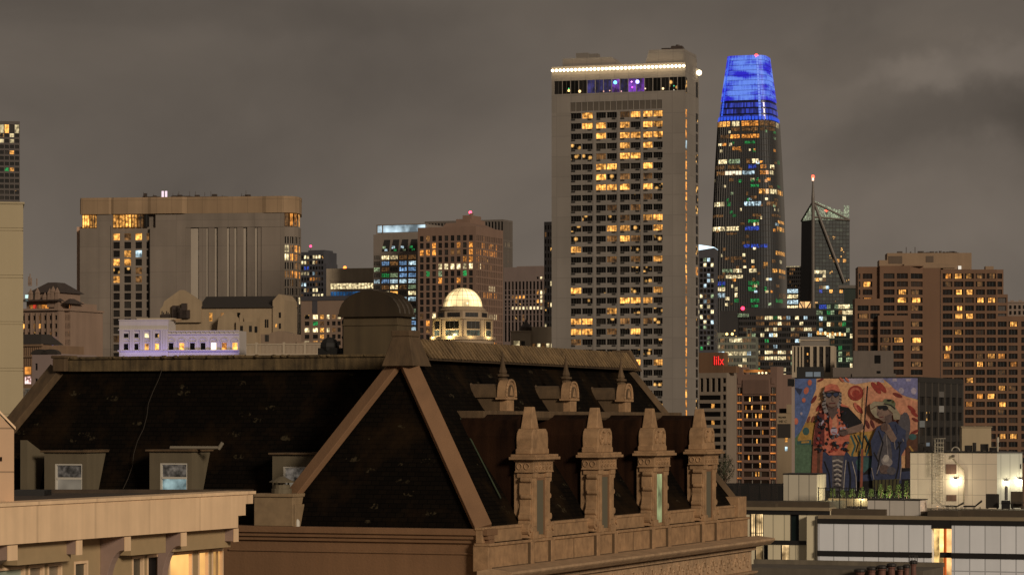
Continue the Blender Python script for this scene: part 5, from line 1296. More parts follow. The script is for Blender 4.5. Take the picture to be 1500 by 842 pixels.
m = MB(); m.tube(F(A(1170), 1.9, z(442)), F(A(1178), 1.9, z(456)), .5); m.tube(F(A(1187), 1.9, z(442)), F(A(1178), 1.9, z(456)), .5); m.tube(F(A(1187), 1.9, z(442)), F(A(1190), 1.9, z(456)), .5); m.build('lobby_brace', darkc, t)
# -- teal glass office in front of it, right
F, L = facing(1194, 1950, 1262, 1945); z = lambda y: F.z(y, 1225); A = lambda px: F.a(px)
b = Bld('glass_office', 'low dark green glass office with bright yellow-green top floors below the mast tower', 'building', F, L, seed=35); b.spare = lambda b=b: b.rg.choice('ymmGgcym') if b.rg.random() < .20 else None
pp = 8.6 / K * 1950
g_l = ['.bbG.GyyyGy.', 'GG.gG.myyyy.', '.cG.........', '......m.....', '...........', '....y....y..', '............', '......g.....', '......G.....', '......G.GG..', '..........a.', '...b........']
b.face(F, L, 0, z(444), cols(0, L, 12, .9), rows(z(446), pp, 14, 2.7), g_l, .25, dark='t', nx=2, bar=.2, fm=frame_d)
b.shell(F, L, 30, 0, z(444), front=False); q = b.wall
q.box(F, A(1236), L + 2, -20, -3, z(444), z(418)); q.box(F, A(1228), L + 3, -22, -2, z(422), z(417.5), 1)
for k in range(14): a = A(1190) + k * 1.6; b.w.append((F, a, a + 1.3, z(489.5 + k * .2), z(486 - (k % 3) * .8 + k * .2), .6, 'wy'[k % 2], 1, 1, .1, frame_d))
b.done([greenc, wall_mat('terrace_frame', (.16, .14, .12), .1, .1, .6)])
# -- long dark office
F, L = facing(1054, 1850, 1196, 1845); z = lambda y: F.z(y, 1120); A = lambda px: F.a(px)
b = Bld('dark_office', 'wide black office block with a red beacon and pale lit floors below the blue-crowned tower', 'building', F, L, seed=36); b.spare = lambda b=b: b.rg.choice('ymmGgcym') if b.rg.random() < .20 else None
pp = 8.4 / K * 1848
da = A(1082)
do = ['......yy.....y.c.....', '....mm.mm..m.........', '...m..ymym..ymmyyma..', '..m.........m........', '....................', '.....................', 'myyyy.yymyym.y.....', 'yyyymmyyyyym.m......', '.m..m..m...............', 'm........yy............', '.........yy..........', '........m............', 'my.m.m.yy.m........', 'ym.m.m.yym.........']
b.face(F.off(da, 0), L - da, 0, z(451), cols(0, L - da, 18, .84), rows(z(463), pp, 16, 2.1), do, .3, dark='d', nx=2, bar=.25, fm=frame_d)
b.wall.box(F, 0, da, -24, -.5, 0, z(455)); b.shell(F.off(da, 0), L - da, 30, 0, z(451), front=False)
b.w.append((F, A(1080.5), A(1097), z(464), z(459), .2, 'G', 7, 1, .3, frame_d))
t = b.done([darkc]); beacon(t, F(A(1088), .5, z(451.5)), 1.2, (1, .03, .08), 5)
# -- pale green glass block with big lit rooms
F, L = facing(1016, 1750, 1107, 1745); z = lambda y: F.z(y, 1060); A = lambda px: F.a(px)
b = Bld('green_glass_block', 'pale green glass block with rows of big white lit rooms behind the red sign', 'building', F, L, seed=37); b.spare = lambda b=b: b.rg.choice('ymmGgcym') if b.rg.random() < .20 else None
pp = 9.6 / K * 1748
gl = ['.cyy..m.yyym.', '..m.mym..m.m..', '....Gccyyyyyc', '....Gyywm..y.', '..mG.m.......', '..............', '..............']
b.face(F, L, 0, z(493), cols(0, L, 14, .84), rows(z(495.5), pp, 7, 2.3), gl, .3, dark='t', nx=3, bar=.25)
b.shell(F, L, 30, 0, z(493), front=False)
q = b.wall; q.box(F, A(1033), A(1060), -14, -4, z(493), z(487)); q.box(F, A(1093.5), A(1094.6), -3, -2, z(493), z(482)); q.box(F, A(1099), A(1100), -3, -2, z(493), z(482)); q.box(F, A(1092), A(1101), -3, -2, z(482.5), z(481))
t = b.done([wall_mat('pale_green_wall', (.20, .21, .165), .1, .1, .6)])
for px, py in ((1064.5, 489), (1072.5, 489), (1078, 493), (1076, 484)):
    m = MB(); m.ball(F(A(px), -1, z(py)), .8 if py == 489 else .5, 7); m.build('roof_lamp', glow('roof_lamp_light', (1, .62, .2), 3.5 if py == 489 else 1), t)
# -- striped white office
F, L = facing(1160, 900, 1222, 898); z = lambda y: F.z(y, 1190); A = lambda px: F.a(px)
b = Bld('striped_office', 'pale office with broad white uprights behind the painted wall', 'building', F, L, seed=38)
cs_ = [(1163, 1165), (1168, 1170.5), (1173, 1175), (1177.5, 1186.5), (1191, 1196.5), (1200, 1206), (1209, 1216.5)]
b.face(F, L, 0, z(506.5), [(A(p), A(r_)) for p, r_ in cs_], [(z(545), z(507.5))], None, .45, dark='s')
for px, py, k in ((1182, 518, 'w'), (1182, 528, 'm'), (1192, 529, 'd'), (1203, 519, 'd'), (1203, 529, 'd'), (1211, 520, 'd')): b.w.append((F, A(px), A(px) + .4, z(py + 2), z(py - 1), -.2, k, 1, 1, .1, frame_d))
b.shell(F, L, 14, 0, z(506.5), front=False); b.wall.box(F, A(1171), A(1213), -10, -3, z(506.5), z(492.5), 1); b.wall.box(F, A(1171.5), A(1212.5), -3, -2.7, z(498.5), z(497), 0)
b.done([palew, greyc])
F, L = facing(1167, 700, 1205, 699); z = lambda y: F.z(y, 1190); A = lambda px: F.a(px)
b = Bld('black_penthouse', 'black rooftop box with two grey panes above the painted wall', 'building', F, L, seed=39)
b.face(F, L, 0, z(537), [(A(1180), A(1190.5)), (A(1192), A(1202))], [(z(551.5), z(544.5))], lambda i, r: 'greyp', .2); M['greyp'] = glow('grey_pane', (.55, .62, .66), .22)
b.shell(F, L, 6, 0, z(537), front=False); b.done([black])
# -- grey blank blocks in front of the right-hand hotel
F, L = facing(1220, 880, 1312, 878); z = lambda y: F.z(y, 1270); A = lambda px: F.a(px)
b = Bld('grey_block', 'plain grey stepped roof block with two dark louvres behind the painted wall', 'building', F, L, seed=40)
b.wall.box(F, A(1250), A(1309), -10, -1, 0, z(513.5)); b.wall.box(F, 0, A(1284), -8, 0, 0, z(538)); b.wall.box(F, A(1248), A(1312), -8, .5, 0, z(547))
for py in (520, 543): b.w.append((F, A(1281), A(1290), z(py + 12), z(py), -.95, 'd', 1, 1, .1, frame_d))
b.done([wall_mat('grey_block_wall', (.16, .13, .11), .12, .3, .85)])
# -- grey office with the red rooftop letters
F, L = facing(1012, 1000, 1064.5, 994); z = lambda y: F.z(y, 1040); A = lambda px: F.a(px)
b = Bld('grid_office', 'grey concrete grid office with red letters on its rooftop screen', 'building', F, L, seed=50)
gconc = wall_mat('grey_concrete', (.27, .215, .165), .12, .1, .85)
fr = F.right(L); D = fr.a(1079)
pp = 12.2
b.face(F, A(1057), 0, z(546), [(A(p), A(q_)) for p, q_ in ((1025.3, 1030), (1033.7, 1038.8), (1042, 1047.2), (1050.3, 1055.6))], [(z(573.6), z(553.5))], None, .8, skip=lambda i, r: r > 0)
for k in range(11):
    y0 = 578.5 + pp * k
    b.wall.box(F, A(1024.6), A(1056.6), .02, .35, z(y0 + 12.0), z(y0 + 7)); b.w.append((F, A(1025.3), A(1055.6), z(y0 + 7), z(y0), .06, 'd', 1, 1, .2, frame_d))
    if k in (1, 3): b.w.append((F, A(1042.4), A(1046.6), z(y0 + 6.7), z(y0 + .4), .12, 'w', 1, 1, .2, frame_d))
b.face(F, L, 0, z(546), [(A(1058.6), A(1063.4))], [(z(561 + pp * k), z(553.5 + pp * k)) for k in range(13)], None, .5, a0=A(1057))
b.shell(F, L, D, 0, z(546), front=False)
q = b.wall; scr = 1
q.box(F, 0, A(1057), -D + 3, -1.5, z(546), z(516), scr); q.box(F, A(1057), L + D * .3, -D + 4, -1.8, z(546), z(536), scr)
t = b.done([gconc, wall_mat('brown_screen', (.19, .105, .055), .2, .1, .8)])
def letters(s, F, px, py, b_, h, mat, parent, name='sign_letters', squash=1.0):
    cu = bpy.data.curves.new(name, 'FONT'); cu.body = s; cu.size = h * 1.35; cu.extrude = .05; cu.align_x = 'LEFT'
    o = bpy.data.objects.new(name, cu); sc.collection.objects.link(o)
    bpy.context.view_layer.update(); dg_ = bpy.context.evaluated_depsgraph_get(); me = bpy.data.meshes.new_from_object(o.evaluated_get(dg_)); bpy.data.objects.remove(o)
    me.materials.clear(); me.materials.append(mat); o = bpy.data.objects.new(name, me); sc.collection.objects.link(o)
    o.parent = parent; o.location = F(F.a(px, b_), b_, F.z(py, px, b_)) - WL[parent]; o.rotation_euler = (R(90), 0, F.ang); o.scale = (squash, 1, 1)
    return o
letters('lilx', F, 1045.0, 534.2, -1.2, 3.2, glow('red_neon', (1.0, .035, .03), 1.25), t, squash=.78)
# -- reddish hotel with orange lit floor edges
F, L = facing(1079, 1010, 1138, 1004); z = lambda y: F.z(y, 1108); A = lambda px: F.a(px)
b = Bld('ribbed_hotel', 'reddish hotel with orange lights at every floor of its two corner bays', 'hotel', F, L, seed=51)
P_ = 12.27
xs = [(A(1080.2), A(1086.3)), (A(1089), A(1126.5)), (A(1129), A(1136))]
b.face(F, L, 0, z(548), xs, [(z(587.6 + P_ * k), z(579.5 + P_ * k)) for k in range(11)] + [(z(577), z(567))], None, .5, dark='n', nx=3, bar=.25, skip=lambda i, r: r == 0 and i == 1)
b.shell(F, L, 20, 0, z(548), front=False)
for k in range(26): a = A(1089) + (A(1126.5) - A(1089)) * k / 25; b.wall.box(F, a - .12, a + .12, 0, .4, z(577), z(556))
for px in (1103.8, 1104.6): pass
rg = random.Random(9)
for px, py in ((1104, 568), (1097, 585), (1113, 581), (1091.5, 597), (1100, 597), (1115.5, 597), (1119.5, 597), (1093, 609), (1106, 609), (1111, 609), (1113.5, 609), (1107.5, 621), (1116, 633), (1107.5, 646), (1095.5, 670), (1111.5, 670), (1112, 681), (1106, 694), (1110, 694)):
    b.w.append((F, A(px), A(px) + .42, z(py + 3.2), z(py - 3.2), .02 if py < 570 else -.35, 'w' if rg.random() < .6 else 'a', 1, 1, .1, frame_d))
q = b.wall
for p0, p1 in ((1079, 1087.5), (1128, 1138)): q.box(F, A(p0), A(p1), -7, -.3, z(548), z(537))
q.box(F, A(1081), A(1086), -.35, .2, z(562), z(553)); q.box(F, A(1130), A(1135), -.35, .2, z(562), z(553))
t = b.done([wall_mat('reddish_render', (.235, .145, .110), .12, .1, .85)])
orange = lit_mat('orange_strip', (1.0, .33, .06), .75, .5, (.8, .22, .03), lo=.8)
bx = []
for k in range(11):
    y0 = 577.2 + P_ * k
    for p0, p1 in ((1080, 1086.6), (1128.6, 1136.4)): bx.append((F, A(p0), A(p1), .02, .25, z(y0 + .9), z(y0 - .5)))
repeat(t, 'lit_ledge', orange, bx)
m = MB(); m.box(F, A(1087), A(1128), -1.2, -1.0, z(545), z(541)); m.build('roof_bar_light', lit_mat('roof_bar_glow', (1, .35, .06), .8, .25, (.15, .05, .02), lo=.9), t)
for px in (1110.5, 1115.5, 1121): m = MB(); m.ball(F(A(px), -.9, z(546)), .35, 6); m.build('roof_lamp', glow('small_roof_lamp', (1, .75, .4), 2.0), t)
# -- narrow building with old lettering
F, L = facing(1137, 640, 1163, 639); z = lambda y: F.z(y, 1150); A = lambda px: F.a(px)
b = Bld('lettered_building', 'narrow tan building with faded painted lettering beside the mural wall', 'building', F, L, seed=52)
q = b.wall; q.box(F, A(1138), L, -6, 0, 0, z(620)); q.box(F, A(1138), L, -5.5, -.2, z(620), z(605)); q.box(F, A(1152), A(1158), -4, -.1, z(605), z(592)); q.box(F, A(1139), A(1152), -5, -2, z(605), z(598), 1)
q.box(F, A(1139.5), A(1158), 0, .12, z(641), z(620.5), 1)
for px, py, k in ((1150, 643, 'w'), (1150, 656, 'c')): b.w.append((F, A(px), A(px) + .55, z(py + 4), z(py - 2), .06, k, 1, 1, .1, frame_d))
t = b.done([wall_mat('lettered_wall', (.36, .27, .17), .1, .3, .85), roofd])
ink = plain('faded_paint', (.06, .05, .03), .9); yel = plain('yellow_paint', (.5, .42, .14), .8)
letters('PIELMER', F, 1140.3, 612.0, -.16, .38, ink, t, squash=.92); letters('HE C', F, 1141, 618.5, -.16, .55, ink, t, squash=1.1)
# -- painted wall building
F = grid(1160, 560); L = F.a(1345); z = lambda y: F.z(y, 1250); A = lambda px: F.a(px)
b = Bld('mural_building', 'dark block whose whole end wall carries a painted mural of two people', 'building', F, L, seed=53)
fr = F.right(L); D = fr.a(1410.5)
zt = z(553)
xs = cols(.3, D - .2, 7, .84)
zz = lambda y: fr.z(y, 1345)
rw = [(zz(593 + 22.6 * k), zz(580.5 + 22.6 * k)) for k in range(6)]
b.face(fr, D, 0, zt - .2, xs, rw, lambda i, r: {(1, 3): 'greyp'}.get((i, r)), .3)
b.shell(F, L, D, 0, zt, right=False, front=False)
q = b.wall; q.poly([F(0, 0, 0), F(L, 0, 0), F(L, 0, zt), F(0, 0, zt)], 0)
q.box(fr, -.02, D + .1, -.3, .12, zt - .9, zt + .12); q.box(F, 0, L, -.4, .02, zt, zt + .12)
for k in range(8): a = .3 + (D - .5) * k / 7; q.box(fr, a - .08, a + .08, 0, .18, 0, zt - .9, 1)
b.w.append((fr, xs[3][0], xs[3][1], zz(580.5), zz(572), .03, 'sp1', 1, 1, .1, frame_d)); b.w.append((fr, xs[3][0], xs[3][1], zz(603), zz(593.4), .03, 'sp2', 1, 1, .1, frame_d)); b.w.append((fr, xs[0][0], xs[0][1], zz(625.5), zz(616), .03, 'sp3', 1, 1, .1, frame_d))
M['sp1'] = plain('pale_infill', (.13, .12, .11), .6); M['sp2'] = plain('pale_infill_b', (.30, .30, .29), .5); M['sp3'] = plain('pale_infill_c', (.20, .22, .23), .5)
t = b.done([wall_mat('mural_block_wall', (.030, .026, .022), .2, .2, .7), wall_mat('mullion_metal', (.10, .085, .07), .1, .2, .6)])
m = MB(); m.box(F, -.02, A(1164.2), .01, .12, 0, zt); m.build('edge_strip', wall_mat('pinkish_edge', (.46, .36, .31), .1, .3, .8), t)
m = MB(); m.box(F, -.75, A(1164), .13, .35, z(565), z(554)); m.build('sign_box', black, t)
def sr(r, g, b_, k=1.5):
    f = lambda c: min(.9, (((c / 255 + .055) / 1.055) ** 2.4 if c > 10 else c / 3294.6) * k); g_ = (f(r) + f(g) + f(b_)) / 3; return tuple(.84 * f(c) + .16 * g_ for c in (r, g, b_))
MC = dict(blue=(72, 94, 146), peach=(196, 146, 96), orange=(186, 122, 88), red=(140, 42, 28), redd=(112, 38, 30), sal=(180, 92, 66), purp=(104, 104, 150), lilac=(150, 140, 160), yel=(162, 122, 40), teal=(48, 84, 84), green=(72, 100, 76), dk=(22, 20, 24), navy=(30, 34, 56), navy2=(46, 54, 84), skin=(118, 94, 82), skin2=(88, 70, 66), brown=(84, 52, 36), rust=(128, 66, 44), grey=(120, 112, 112), grey2=(76, 72, 78), wht=(150, 142, 136), hat=(138, 128, 104), hatg=(92, 100, 72), maroon=(92, 34, 32), olive=(70, 66, 36))
mk = list(MC); mm = [wall_mat('mural_' + k, sr(*MC[k]), .30, .5, .85, streak=False) for k in mk]
class Mural:
    def __init__(s): s.m = MB(); s.n = 0
    def P(s, pts, c):
        """a painted patch, in the wall's own plan"""
        s.n += 1; bb = .02 + .0035 * s.n
        q_ = [(1140 + x / 4.432, 540 + y / 4.432) for x, y in pts]
        s.m.poly([F(F.a(px, bb), bb, F.z(py, 1250)) for px, py in q_], mk.index(c))
    def E(s, x, y, rx, ry, c, rot=0, n=14):
        s.P([(x + rx * math.cos(k * 6.2832 / n) * math.cos(rot) - ry * math.sin(k * 6.2832 / n) * math.sin(rot), y + rx * math.cos(k * 6.2832 / n) * math.sin(rot) + ry * math.sin(k * 6.2832 / n) * math.cos(rot)) for k in range(n)], c)
    def Lн(s, *a): pass
    def S(s, pts, w, c):
        for (x0, y0), (x1, y1) in zip(pts, pts[1:]):
            l = math.hypot(x1 - x0, y1 - y0) or 1; nx, ny = -(y1 - y0) / l * w / 2, (x1 - x0) / l * w / 2
            s.P([(x0 + nx, y0 + ny), (x1 + nx, y1 + ny), (x1 - nx, y1 - ny), (x0 - nx, y0 - ny)], c)
u = Mural()
u.P([(108, 62), (905, 62), (905, 790), (108, 790)], 'peach')
u.P([(108, 62), (248, 62), (246, 130), (222, 190), (205, 270), (180, 340), (150, 400), (108, 450)], 'blue')
u.P([(108, 450), (150, 400), (170, 370), (190, 460), (225, 480), (225, 790), (108, 790)], 'green')
u.P([(125, 455), (150, 400), (175, 350), (240, 330), (250, 500), (215, 490), (130, 480)], 'yel')
u.E(180, 405, 22, 26, 'teal'); u.P([(122, 470), (215, 460), (215, 492), (122, 490)], 'teal'); u.P([(150, 470), (200, 468), (200, 480), (150, 484)], 'yel')
u.P([(675, 62), (905, 62), (905, 200), (830, 180), (760, 150), (735, 110)], 'purp')
u.P([(420, 62), (680, 62), (690, 90), (600, 84), (500, 100), (430, 84)], 'lilac')
u.E(799, 143, 18, 20, 'lilac'); u.E(880, 145, 18, 22, 'lilac'); u.P([(742, 64), (770, 64), (770, 82), (742, 82)], 'lilac'); u.P([(828, 66), (862, 66), (858, 82), (830, 82)], 'lilac')
u.P([(560, 120), (740, 120), (830, 190), (905, 215), (905, 560), (560, 560)], 'orange')
u.P([(108, 120), (160, 130), (140, 170), (125, 150)], 'navy2'); u.E(182, 140, 16, 24, 'sal', .3); u.E(205, 88, 14, 20, 'sal'); u.E(166, 202, 12, 16, 'sal'); u.E(116, 340, 14, 22, 'sal'); u.E(150, 290, 8, 10, 'lilac')
u.E(503, 157, 51, 50, 'red'); u.E(500, 152, 34, 32, 'sal'); u.E(505, 160, 26, 24, 'red')
for x, y, r_, ro, c in ((636, 125, 48, .9, 'red'), (672, 120, 46, .9, 'red'), (775, 172, 34, .4, 'redd'), (866, 260, 34, .7, 'red'), (884, 292, 30, .7, 'red'), (232, 198, 30, -1.0, 'redd'), (262, 252, 28, -1.0, 'red'), (198, 328, 24, -1.2, 'rust'), (226, 326, 24, -1.2, 'rust'), (512, 250, 38, 1.0, 'sal'), (530, 262, 34, 1.0, 'red'), (580, 360, 30, 1.2, 'maroon'), (612, 358, 30, 1.2, 'maroon'), (885, 410, 30, -.5, 'redd'), (275, 72, 22, -.4, 'redd'), (412, 70, 20, .8, 'sal'), (448, 70, 20, .8, 'sal'), (890, 330, 24, .5, 'redd')):
    u.E(x, y, r_, r_ * .36, c, ro)
u.P([(445, 420), (640, 400), (650, 600), (520, 660), (450, 600)], 'yel')
for dx in (0, 46, 94): u.S([(470 + dx, 430), (500 + dx, 500), (478 + dx, 560), (510 + dx, 640)], 13, 'teal')
for dx in (0, 60): u.S([(492 + dx, 425), (520 + dx, 480), (505 + dx, 540)], 8, 'dk')
u.P([(450, 570), (640, 560), (640, 700), (450, 700)], 'navy2'); u.E(560, 620, 60, 50, 'teal')
u.P([(830, 430), (905, 420), (905, 620), (830, 650)], 'brown'); u.E(872, 440, 26, 20, 'teal'); u.S([(850, 500), (880, 540), (860, 600)], 12, 'yel')
u.P([(590, 640), (905, 640), (905, 790), (450, 790)], 'dk'); u.P([(500, 690), (860, 660), (860, 710), (500, 730)], 'navy2')
# figure in cap and spectacles
u.P([(225, 500), (300, 500), (300, 700), (215, 700)], 'rust'); u.P([(255, 520), (275, 520), (268, 700), (250, 700)], 'brown')
u.P([(290, 540), (450, 540), (510, 620), (512, 790), (300, 790), (285, 640)], 'navy2')
u.P([(350, 565), (425, 560), (420, 790), (350, 790)], 'grey2')
for k in range(6): u.S([(352 + 4 * k, 600 + 30 * k), (385, 590 + 30 * k), (418 - 3 * k, 606 + 30 * k)], 11, 'wht'); u.S([(360, 614 + 30 * k), (412, 618 + 30 * k)], 7, 'dk')
u.S([(440, 590), (430, 690), (424, 790)], 6, 'wht'); u.S([(300, 600), (330, 680), (340, 790)], 7, 'dk'); u.S([(480, 600), (505, 700), (508, 790)], 5, 'wht'); u.S([(455, 600), (470, 700), (465, 790)], 10, 'dk')
u.P([(280, 245), (330, 225), (400, 220), (455, 245), (490, 300), (470, 380), (460, 470), (430, 560), (330, 560), (290, 520), (270, 480), (225, 500), (232, 420), (250, 310)], 'sal')
u.P([(395, 240), (455, 250), (545, 345), (520, 385), (460, 400), (410, 330)], 'dk')
u.P([(250, 300), (300, 270), (300, 500), (225, 500), (235, 420)], 'maroon')
rg = random.Random(12)
for k in range(95):
    x, y = rg.uniform(245, 455), rg.uniform(262, 545)
    u.E(x, y, rg.uniform(5, 12), rg.uniform(6, 15), rg.choice(('lilac', 'dk', 'maroon', 'dk', 'grey2', 'navy', 'red', 'dk')), rg.uniform(0, 3), 7)
u.P([(335, 300), (370, 260), (392, 340), (388, 420), (340, 430), (330, 360)], 'sal'); u.P([(352, 330), (370, 285), (385, 350), (372, 410), (350, 400)], 'orange'); u.E(362, 402, 22, 26, 'lilac'); u.S([(345, 385), (378, 382)], 6, 'dk'); u.S([(350, 412), (374, 416)], 6, 'red')
u.P([(465, 380), (548, 352), (560, 385), (520, 410), (440, 425), (405, 425), (410, 400)], 'skin'); u.E(424, 412, 30, 22, 'skin2', .1); u.S([(400, 405), (440, 398)], 4, 'dk')
u.P([(320, 232), (385, 232), (380, 290), (350, 330), (325, 290)], 'skin2')
u.P([(305, 150), (318, 110), (378, 105), (402, 150), (398, 215), (372, 250), (335, 250), (308, 215)], 'skin')
u.P([(300, 195), (288, 150), (302, 130), (312, 150), (310, 235), (325, 275), (300, 290), (282, 230)], 'grey'); u.P([(392, 130), (412, 165), (410, 220), (395, 262), (378, 240), (398, 200)], 'grey')
for k in range(5): u.S([(284, 165 + 24 * k), (308, 158 + 24 * k)], 7, 'dk'); u.S([(396, 150 + 22 * k), (412, 158 + 22 * k)], 6, 'dk')
u.P([(298, 150), (304, 112), (340, 95), (385, 104), (402, 140), (398, 152), (350, 140)], 'sal'); u.S([(300, 150), (350, 138), (400, 152)], 7, 'maroon')
u.P([(306, 152), (398, 148), (394, 172), (372, 188), (354, 168), (332, 190), (310, 176)], 'dk'); u.E(330, 168, 17, 12, 'navy2'); u.E(375, 166, 17, 12, 'navy2')
u.S([(352, 170), (348, 205), (360, 208)], 5, 'skin2'); u.S([(332, 224), (372, 222)], 6, 'maroon'); u.S([(320, 240), (350, 252), (384, 238)], 6, 'brown')
u.S([(580, 112), (558, 380), (545, 520), (535, 790)], 9, 'dk'); u.S([(546, 520), (538, 790)], 16, 'rust')
# figure in wide hat
u.E(815, 390, 42, 110, 'grey2', .1)
u.P([(640, 380), (700, 345), (760, 340), (820, 400), (835, 500), (800, 560), (800, 740), (615, 740), (600, 690), (610, 560), (600, 470)], 'navy2')
u.P([(690, 420), (720, 410), (740, 560), (720, 680), (660, 680), (640, 560)], 'grey2')
for p in ([(650, 400), (680, 480), (660, 560), (640, 690)], [(770, 420), (790, 520), (780, 640), (760, 720)], [(720, 360), (735, 420)], [(620, 540), (650, 600)], [(800, 470), (770, 520)]): u.S(p, 9, 'dk')
for p in ([(700, 410), (712, 560), (690, 640), (715, 660)], [(790, 400), (815, 470)], [(660, 620), (640, 680)], [(750, 440), (760, 520)], [(606, 640), (622, 720), (614, 790)], [(800, 620), (790, 720)]): u.S(p, 6, 'grey')
u.E(705, 600, 38, 30, 'grey', .3); u.E(690, 650, 34, 30, 'skin2', .2); u.E(735, 660, 30, 26, 'grey2'); u.E(700, 580, 20, 26, 'wht', .2)
u.P([(760, 355), (830, 400), (825, 440), (780, 470), (745, 475), (700, 400), (720, 372), (760, 430), (775, 420)], 'navy2')
u.P([(690, 350), (720, 360), (770, 450), (755, 475), (735, 470), (690, 405), (668, 395), (668, 360)], 'skin'); u.E(690, 378, 26, 28, 'skin2'); 
for k in range(4): u.S([(668 + 11 * k, 358), (672 + 11 * k, 395)], 4, 'brown')
u.P([(640, 240), (720, 235), (745, 290), (720, 330), (685, 345), (650, 320), (635, 285)], 'skin'); u.P([(690, 310), (735, 290), (740, 340), (700, 360)], 'skin2')
u.P([(594, 235), (620, 212), (690, 215), (760, 250), (795, 300), (788, 328), (750, 330), (742, 290), (700, 250), (640, 240), (640, 300), (660, 325), (630, 315), (602, 280)], 'hat')
u.P([(676, 212), (690, 196), (740, 198), (762, 222), (758, 262), (720, 238)], 'hatg'); u.S([(684, 226), (730, 236), (760, 262)], 8, 'dk'); u.S([(602, 262), (640, 240), (700, 250), (745, 292)], 5, 'brown'); u.E(720, 205, 16, 8, 'dk'); u.E(745, 214, 10, 10, 'olive')
u.P([(645, 240), (700, 236), (716, 252), (708, 268), (684, 270), (676, 258), (660, 266), (646, 256)], 'dk'); u.S([(655, 275), (642, 296), (652, 300)], 5, 'skin2'); u.S([(656, 314), (684, 312)], 5, 'maroon')
u.P([(612, 720), (785, 710), (780, 790), (615, 790)], 'olive')
for k in range(7): u.S([(625 + 24 * k, 715), (622 + 24 * k, 790)], 7, 'dk')
me_ = u.m.build('mural', mm, t)
# -- brown stepped hotel at the right
F, L = facing(1252, 1050, 1520, 1047); z = lambda y: F.z(y, 1400); A = lambda px: F.a(px)
b = Bld('stepped_hotel', 'big brown stepped hotel with rows of wide dark windows at the right', 'hotel', F, L, seed=54)
Pz = 11.72 / K * 1048; hz = 7.7 / K * 1048
def hrows(r0, n): return [(z(400.6) - Pz * (r0 + k) - hz, z(400.6) - Pz * (r0 + k)) for k in range(n)]
def hface(f, off, px, zt, r0, n, lit, bb=0.0, rows_=None):
    L_ = A(px[-1][1]) + A(2 + px[-1][1]) - A(px[-1][1]) - off
    return L_
lw = ['awwmm', 'm..m.', '.ww..', '...ww', '.w...', '.ww..', '......w', '.w...', '.....', 'w....', 'a..mwa.', '.m.wm.a', '.....m.', '..w....', '.....wm', '...aw..', '..a..w.', '.....m.', '.......', '.......', '.....ww', '.m.....']
cx_ = [(1381, 1395), (1397.5, 1411), (1413.6, 1426.4), (1429.5, 1442.6), (1445.4, 1458.7), (1461.5, 1474.6), (1477.5, 1490.5), (1496, 1509)]
def part_lit(face_args, key='w'): pass
class Tmp: pass
def hotel_face(f, Lf, z0, z1, xs, zs, lit, a0=0.0, rev=.5):
    for (i, r, x0, x1, c0, c1) in facade(b.wall, f, Lf, z0, z1, xs, zs, rev, None, 0, a0):
        k = b.pick(lit, i, r)
        if k == 'e': k = None
        b.w.append((f, x0, x1, c0, c1, -rev, 'n' if b.rg.random() < .6 else 'd', 3, 1, .12, frame_d))
        if k:
            w_ = (x1 - x0) * b.rg.uniform(.55, .75); m_ = x0 + (x1 - x0 - w_) * b.rg.uniform(.25, .75)
            b.w.append((f, m_, m_ + w_, c0 + .12, c1 - .1, -rev + .06, k, 2, 1, .15, frame_d))
fR = F.off(A(1378), 0)
o = A(1378)
hotel_face(fR, A(1460) - o, 0, z(395), [(A(p) - o, A(q_) - o) for p, q_ in cx_[:5]], hrows(0, 24), [l[:5] for l in lw])
hotel_face(fR, A(1522) - o, 0, z(463), [(A(p) - o, A(q_) - o) for p, q_ in cx_[5:]], hrows(6, 18), [l[5:] for l in lw[6:]], a0=A(1460) - o)
fc = Fr(*fR(A(1460) - o, 0, 0)[:2], math.cos(F.ang + R(30)), math.sin(F.ang + R(30)))
hotel_face(fc, 2.9, z(463), z(395), [(.35, 2.4)], hrows(0, 6), None)
fc2 = Fr(*F.off(A(1460), -.3)(0, 0, 0)[:2], math.cos(F.ang + R(10)), math.sin(F.ang + R(10)))
hotel_face(fc2, 4.1, z(463), z(431), [(.5, 3.6)], hrows(3, 3), None)
q = b.wall
q.box(F, A(1381), A(1460), -16, -1.2, z(395) - 1, z(394.5)); q.box(F, A(1460), A(1471), -16, -2.2, z(464), z(394.5)); q.box(F, A(1460), A(1477), -16, -1.5, z(464), z(431)); q.box(F, A(1460), A(1522), -16, -1, z(464.5), z(463))
q.box(F, A(1351.5), A(1378), -16, -.3, 0, z(392.5))                                   # blank pier
fd = Fr(*F.off(A(1332.5), 2.2)(0, 0, 0)[:2], math.cos(F.ang + R(28)), math.sin(F.ang + R(28))); Ld = fd.a(1352.5)
ld_ = [None, None, 'm', 'w', 'm', '.', 'm', '.', 'w', 'm', '', 'm']
hotel_face(fd, Ld, 0, z(390), [(.25, Ld - .3)], hrows(0, 16), lambda i, r: ld_[r] if r < len(ld_) and ld_[r] not in (None, '', '.') else None)
om = A(1288); fm_ = F.off(om, 2.2)
hotel_face(fm_, A(1332.5) - om, 0, z(390), [(A(p) - om, A(q_) - om) for p, q_ in ((1293.5, 1309.5), (1313, 1329))], hrows(0, 16), ['..', '..', '.w', '.w', '..', '..'])
q.box(F, A(1288), A(1352), -14, 2.15, z(390.5), z(389.5)); q.poly([fm_(0, 0, 0), fm_(0, -14, 0), fm_(0, -14, z(390)), fm_(0, 0, z(390))])
ol = A(1256.5); fl = F.off(ol, .8)
hotel_face(fl, A(1288) - ol, z(438), z(391), [(A(1257.6) - ol, A(1260) - ol), (A(1263.5) - ol, A(1277.5) - ol)], hrows(0, 4), ['m.', 'mw', '..', 'ma'])
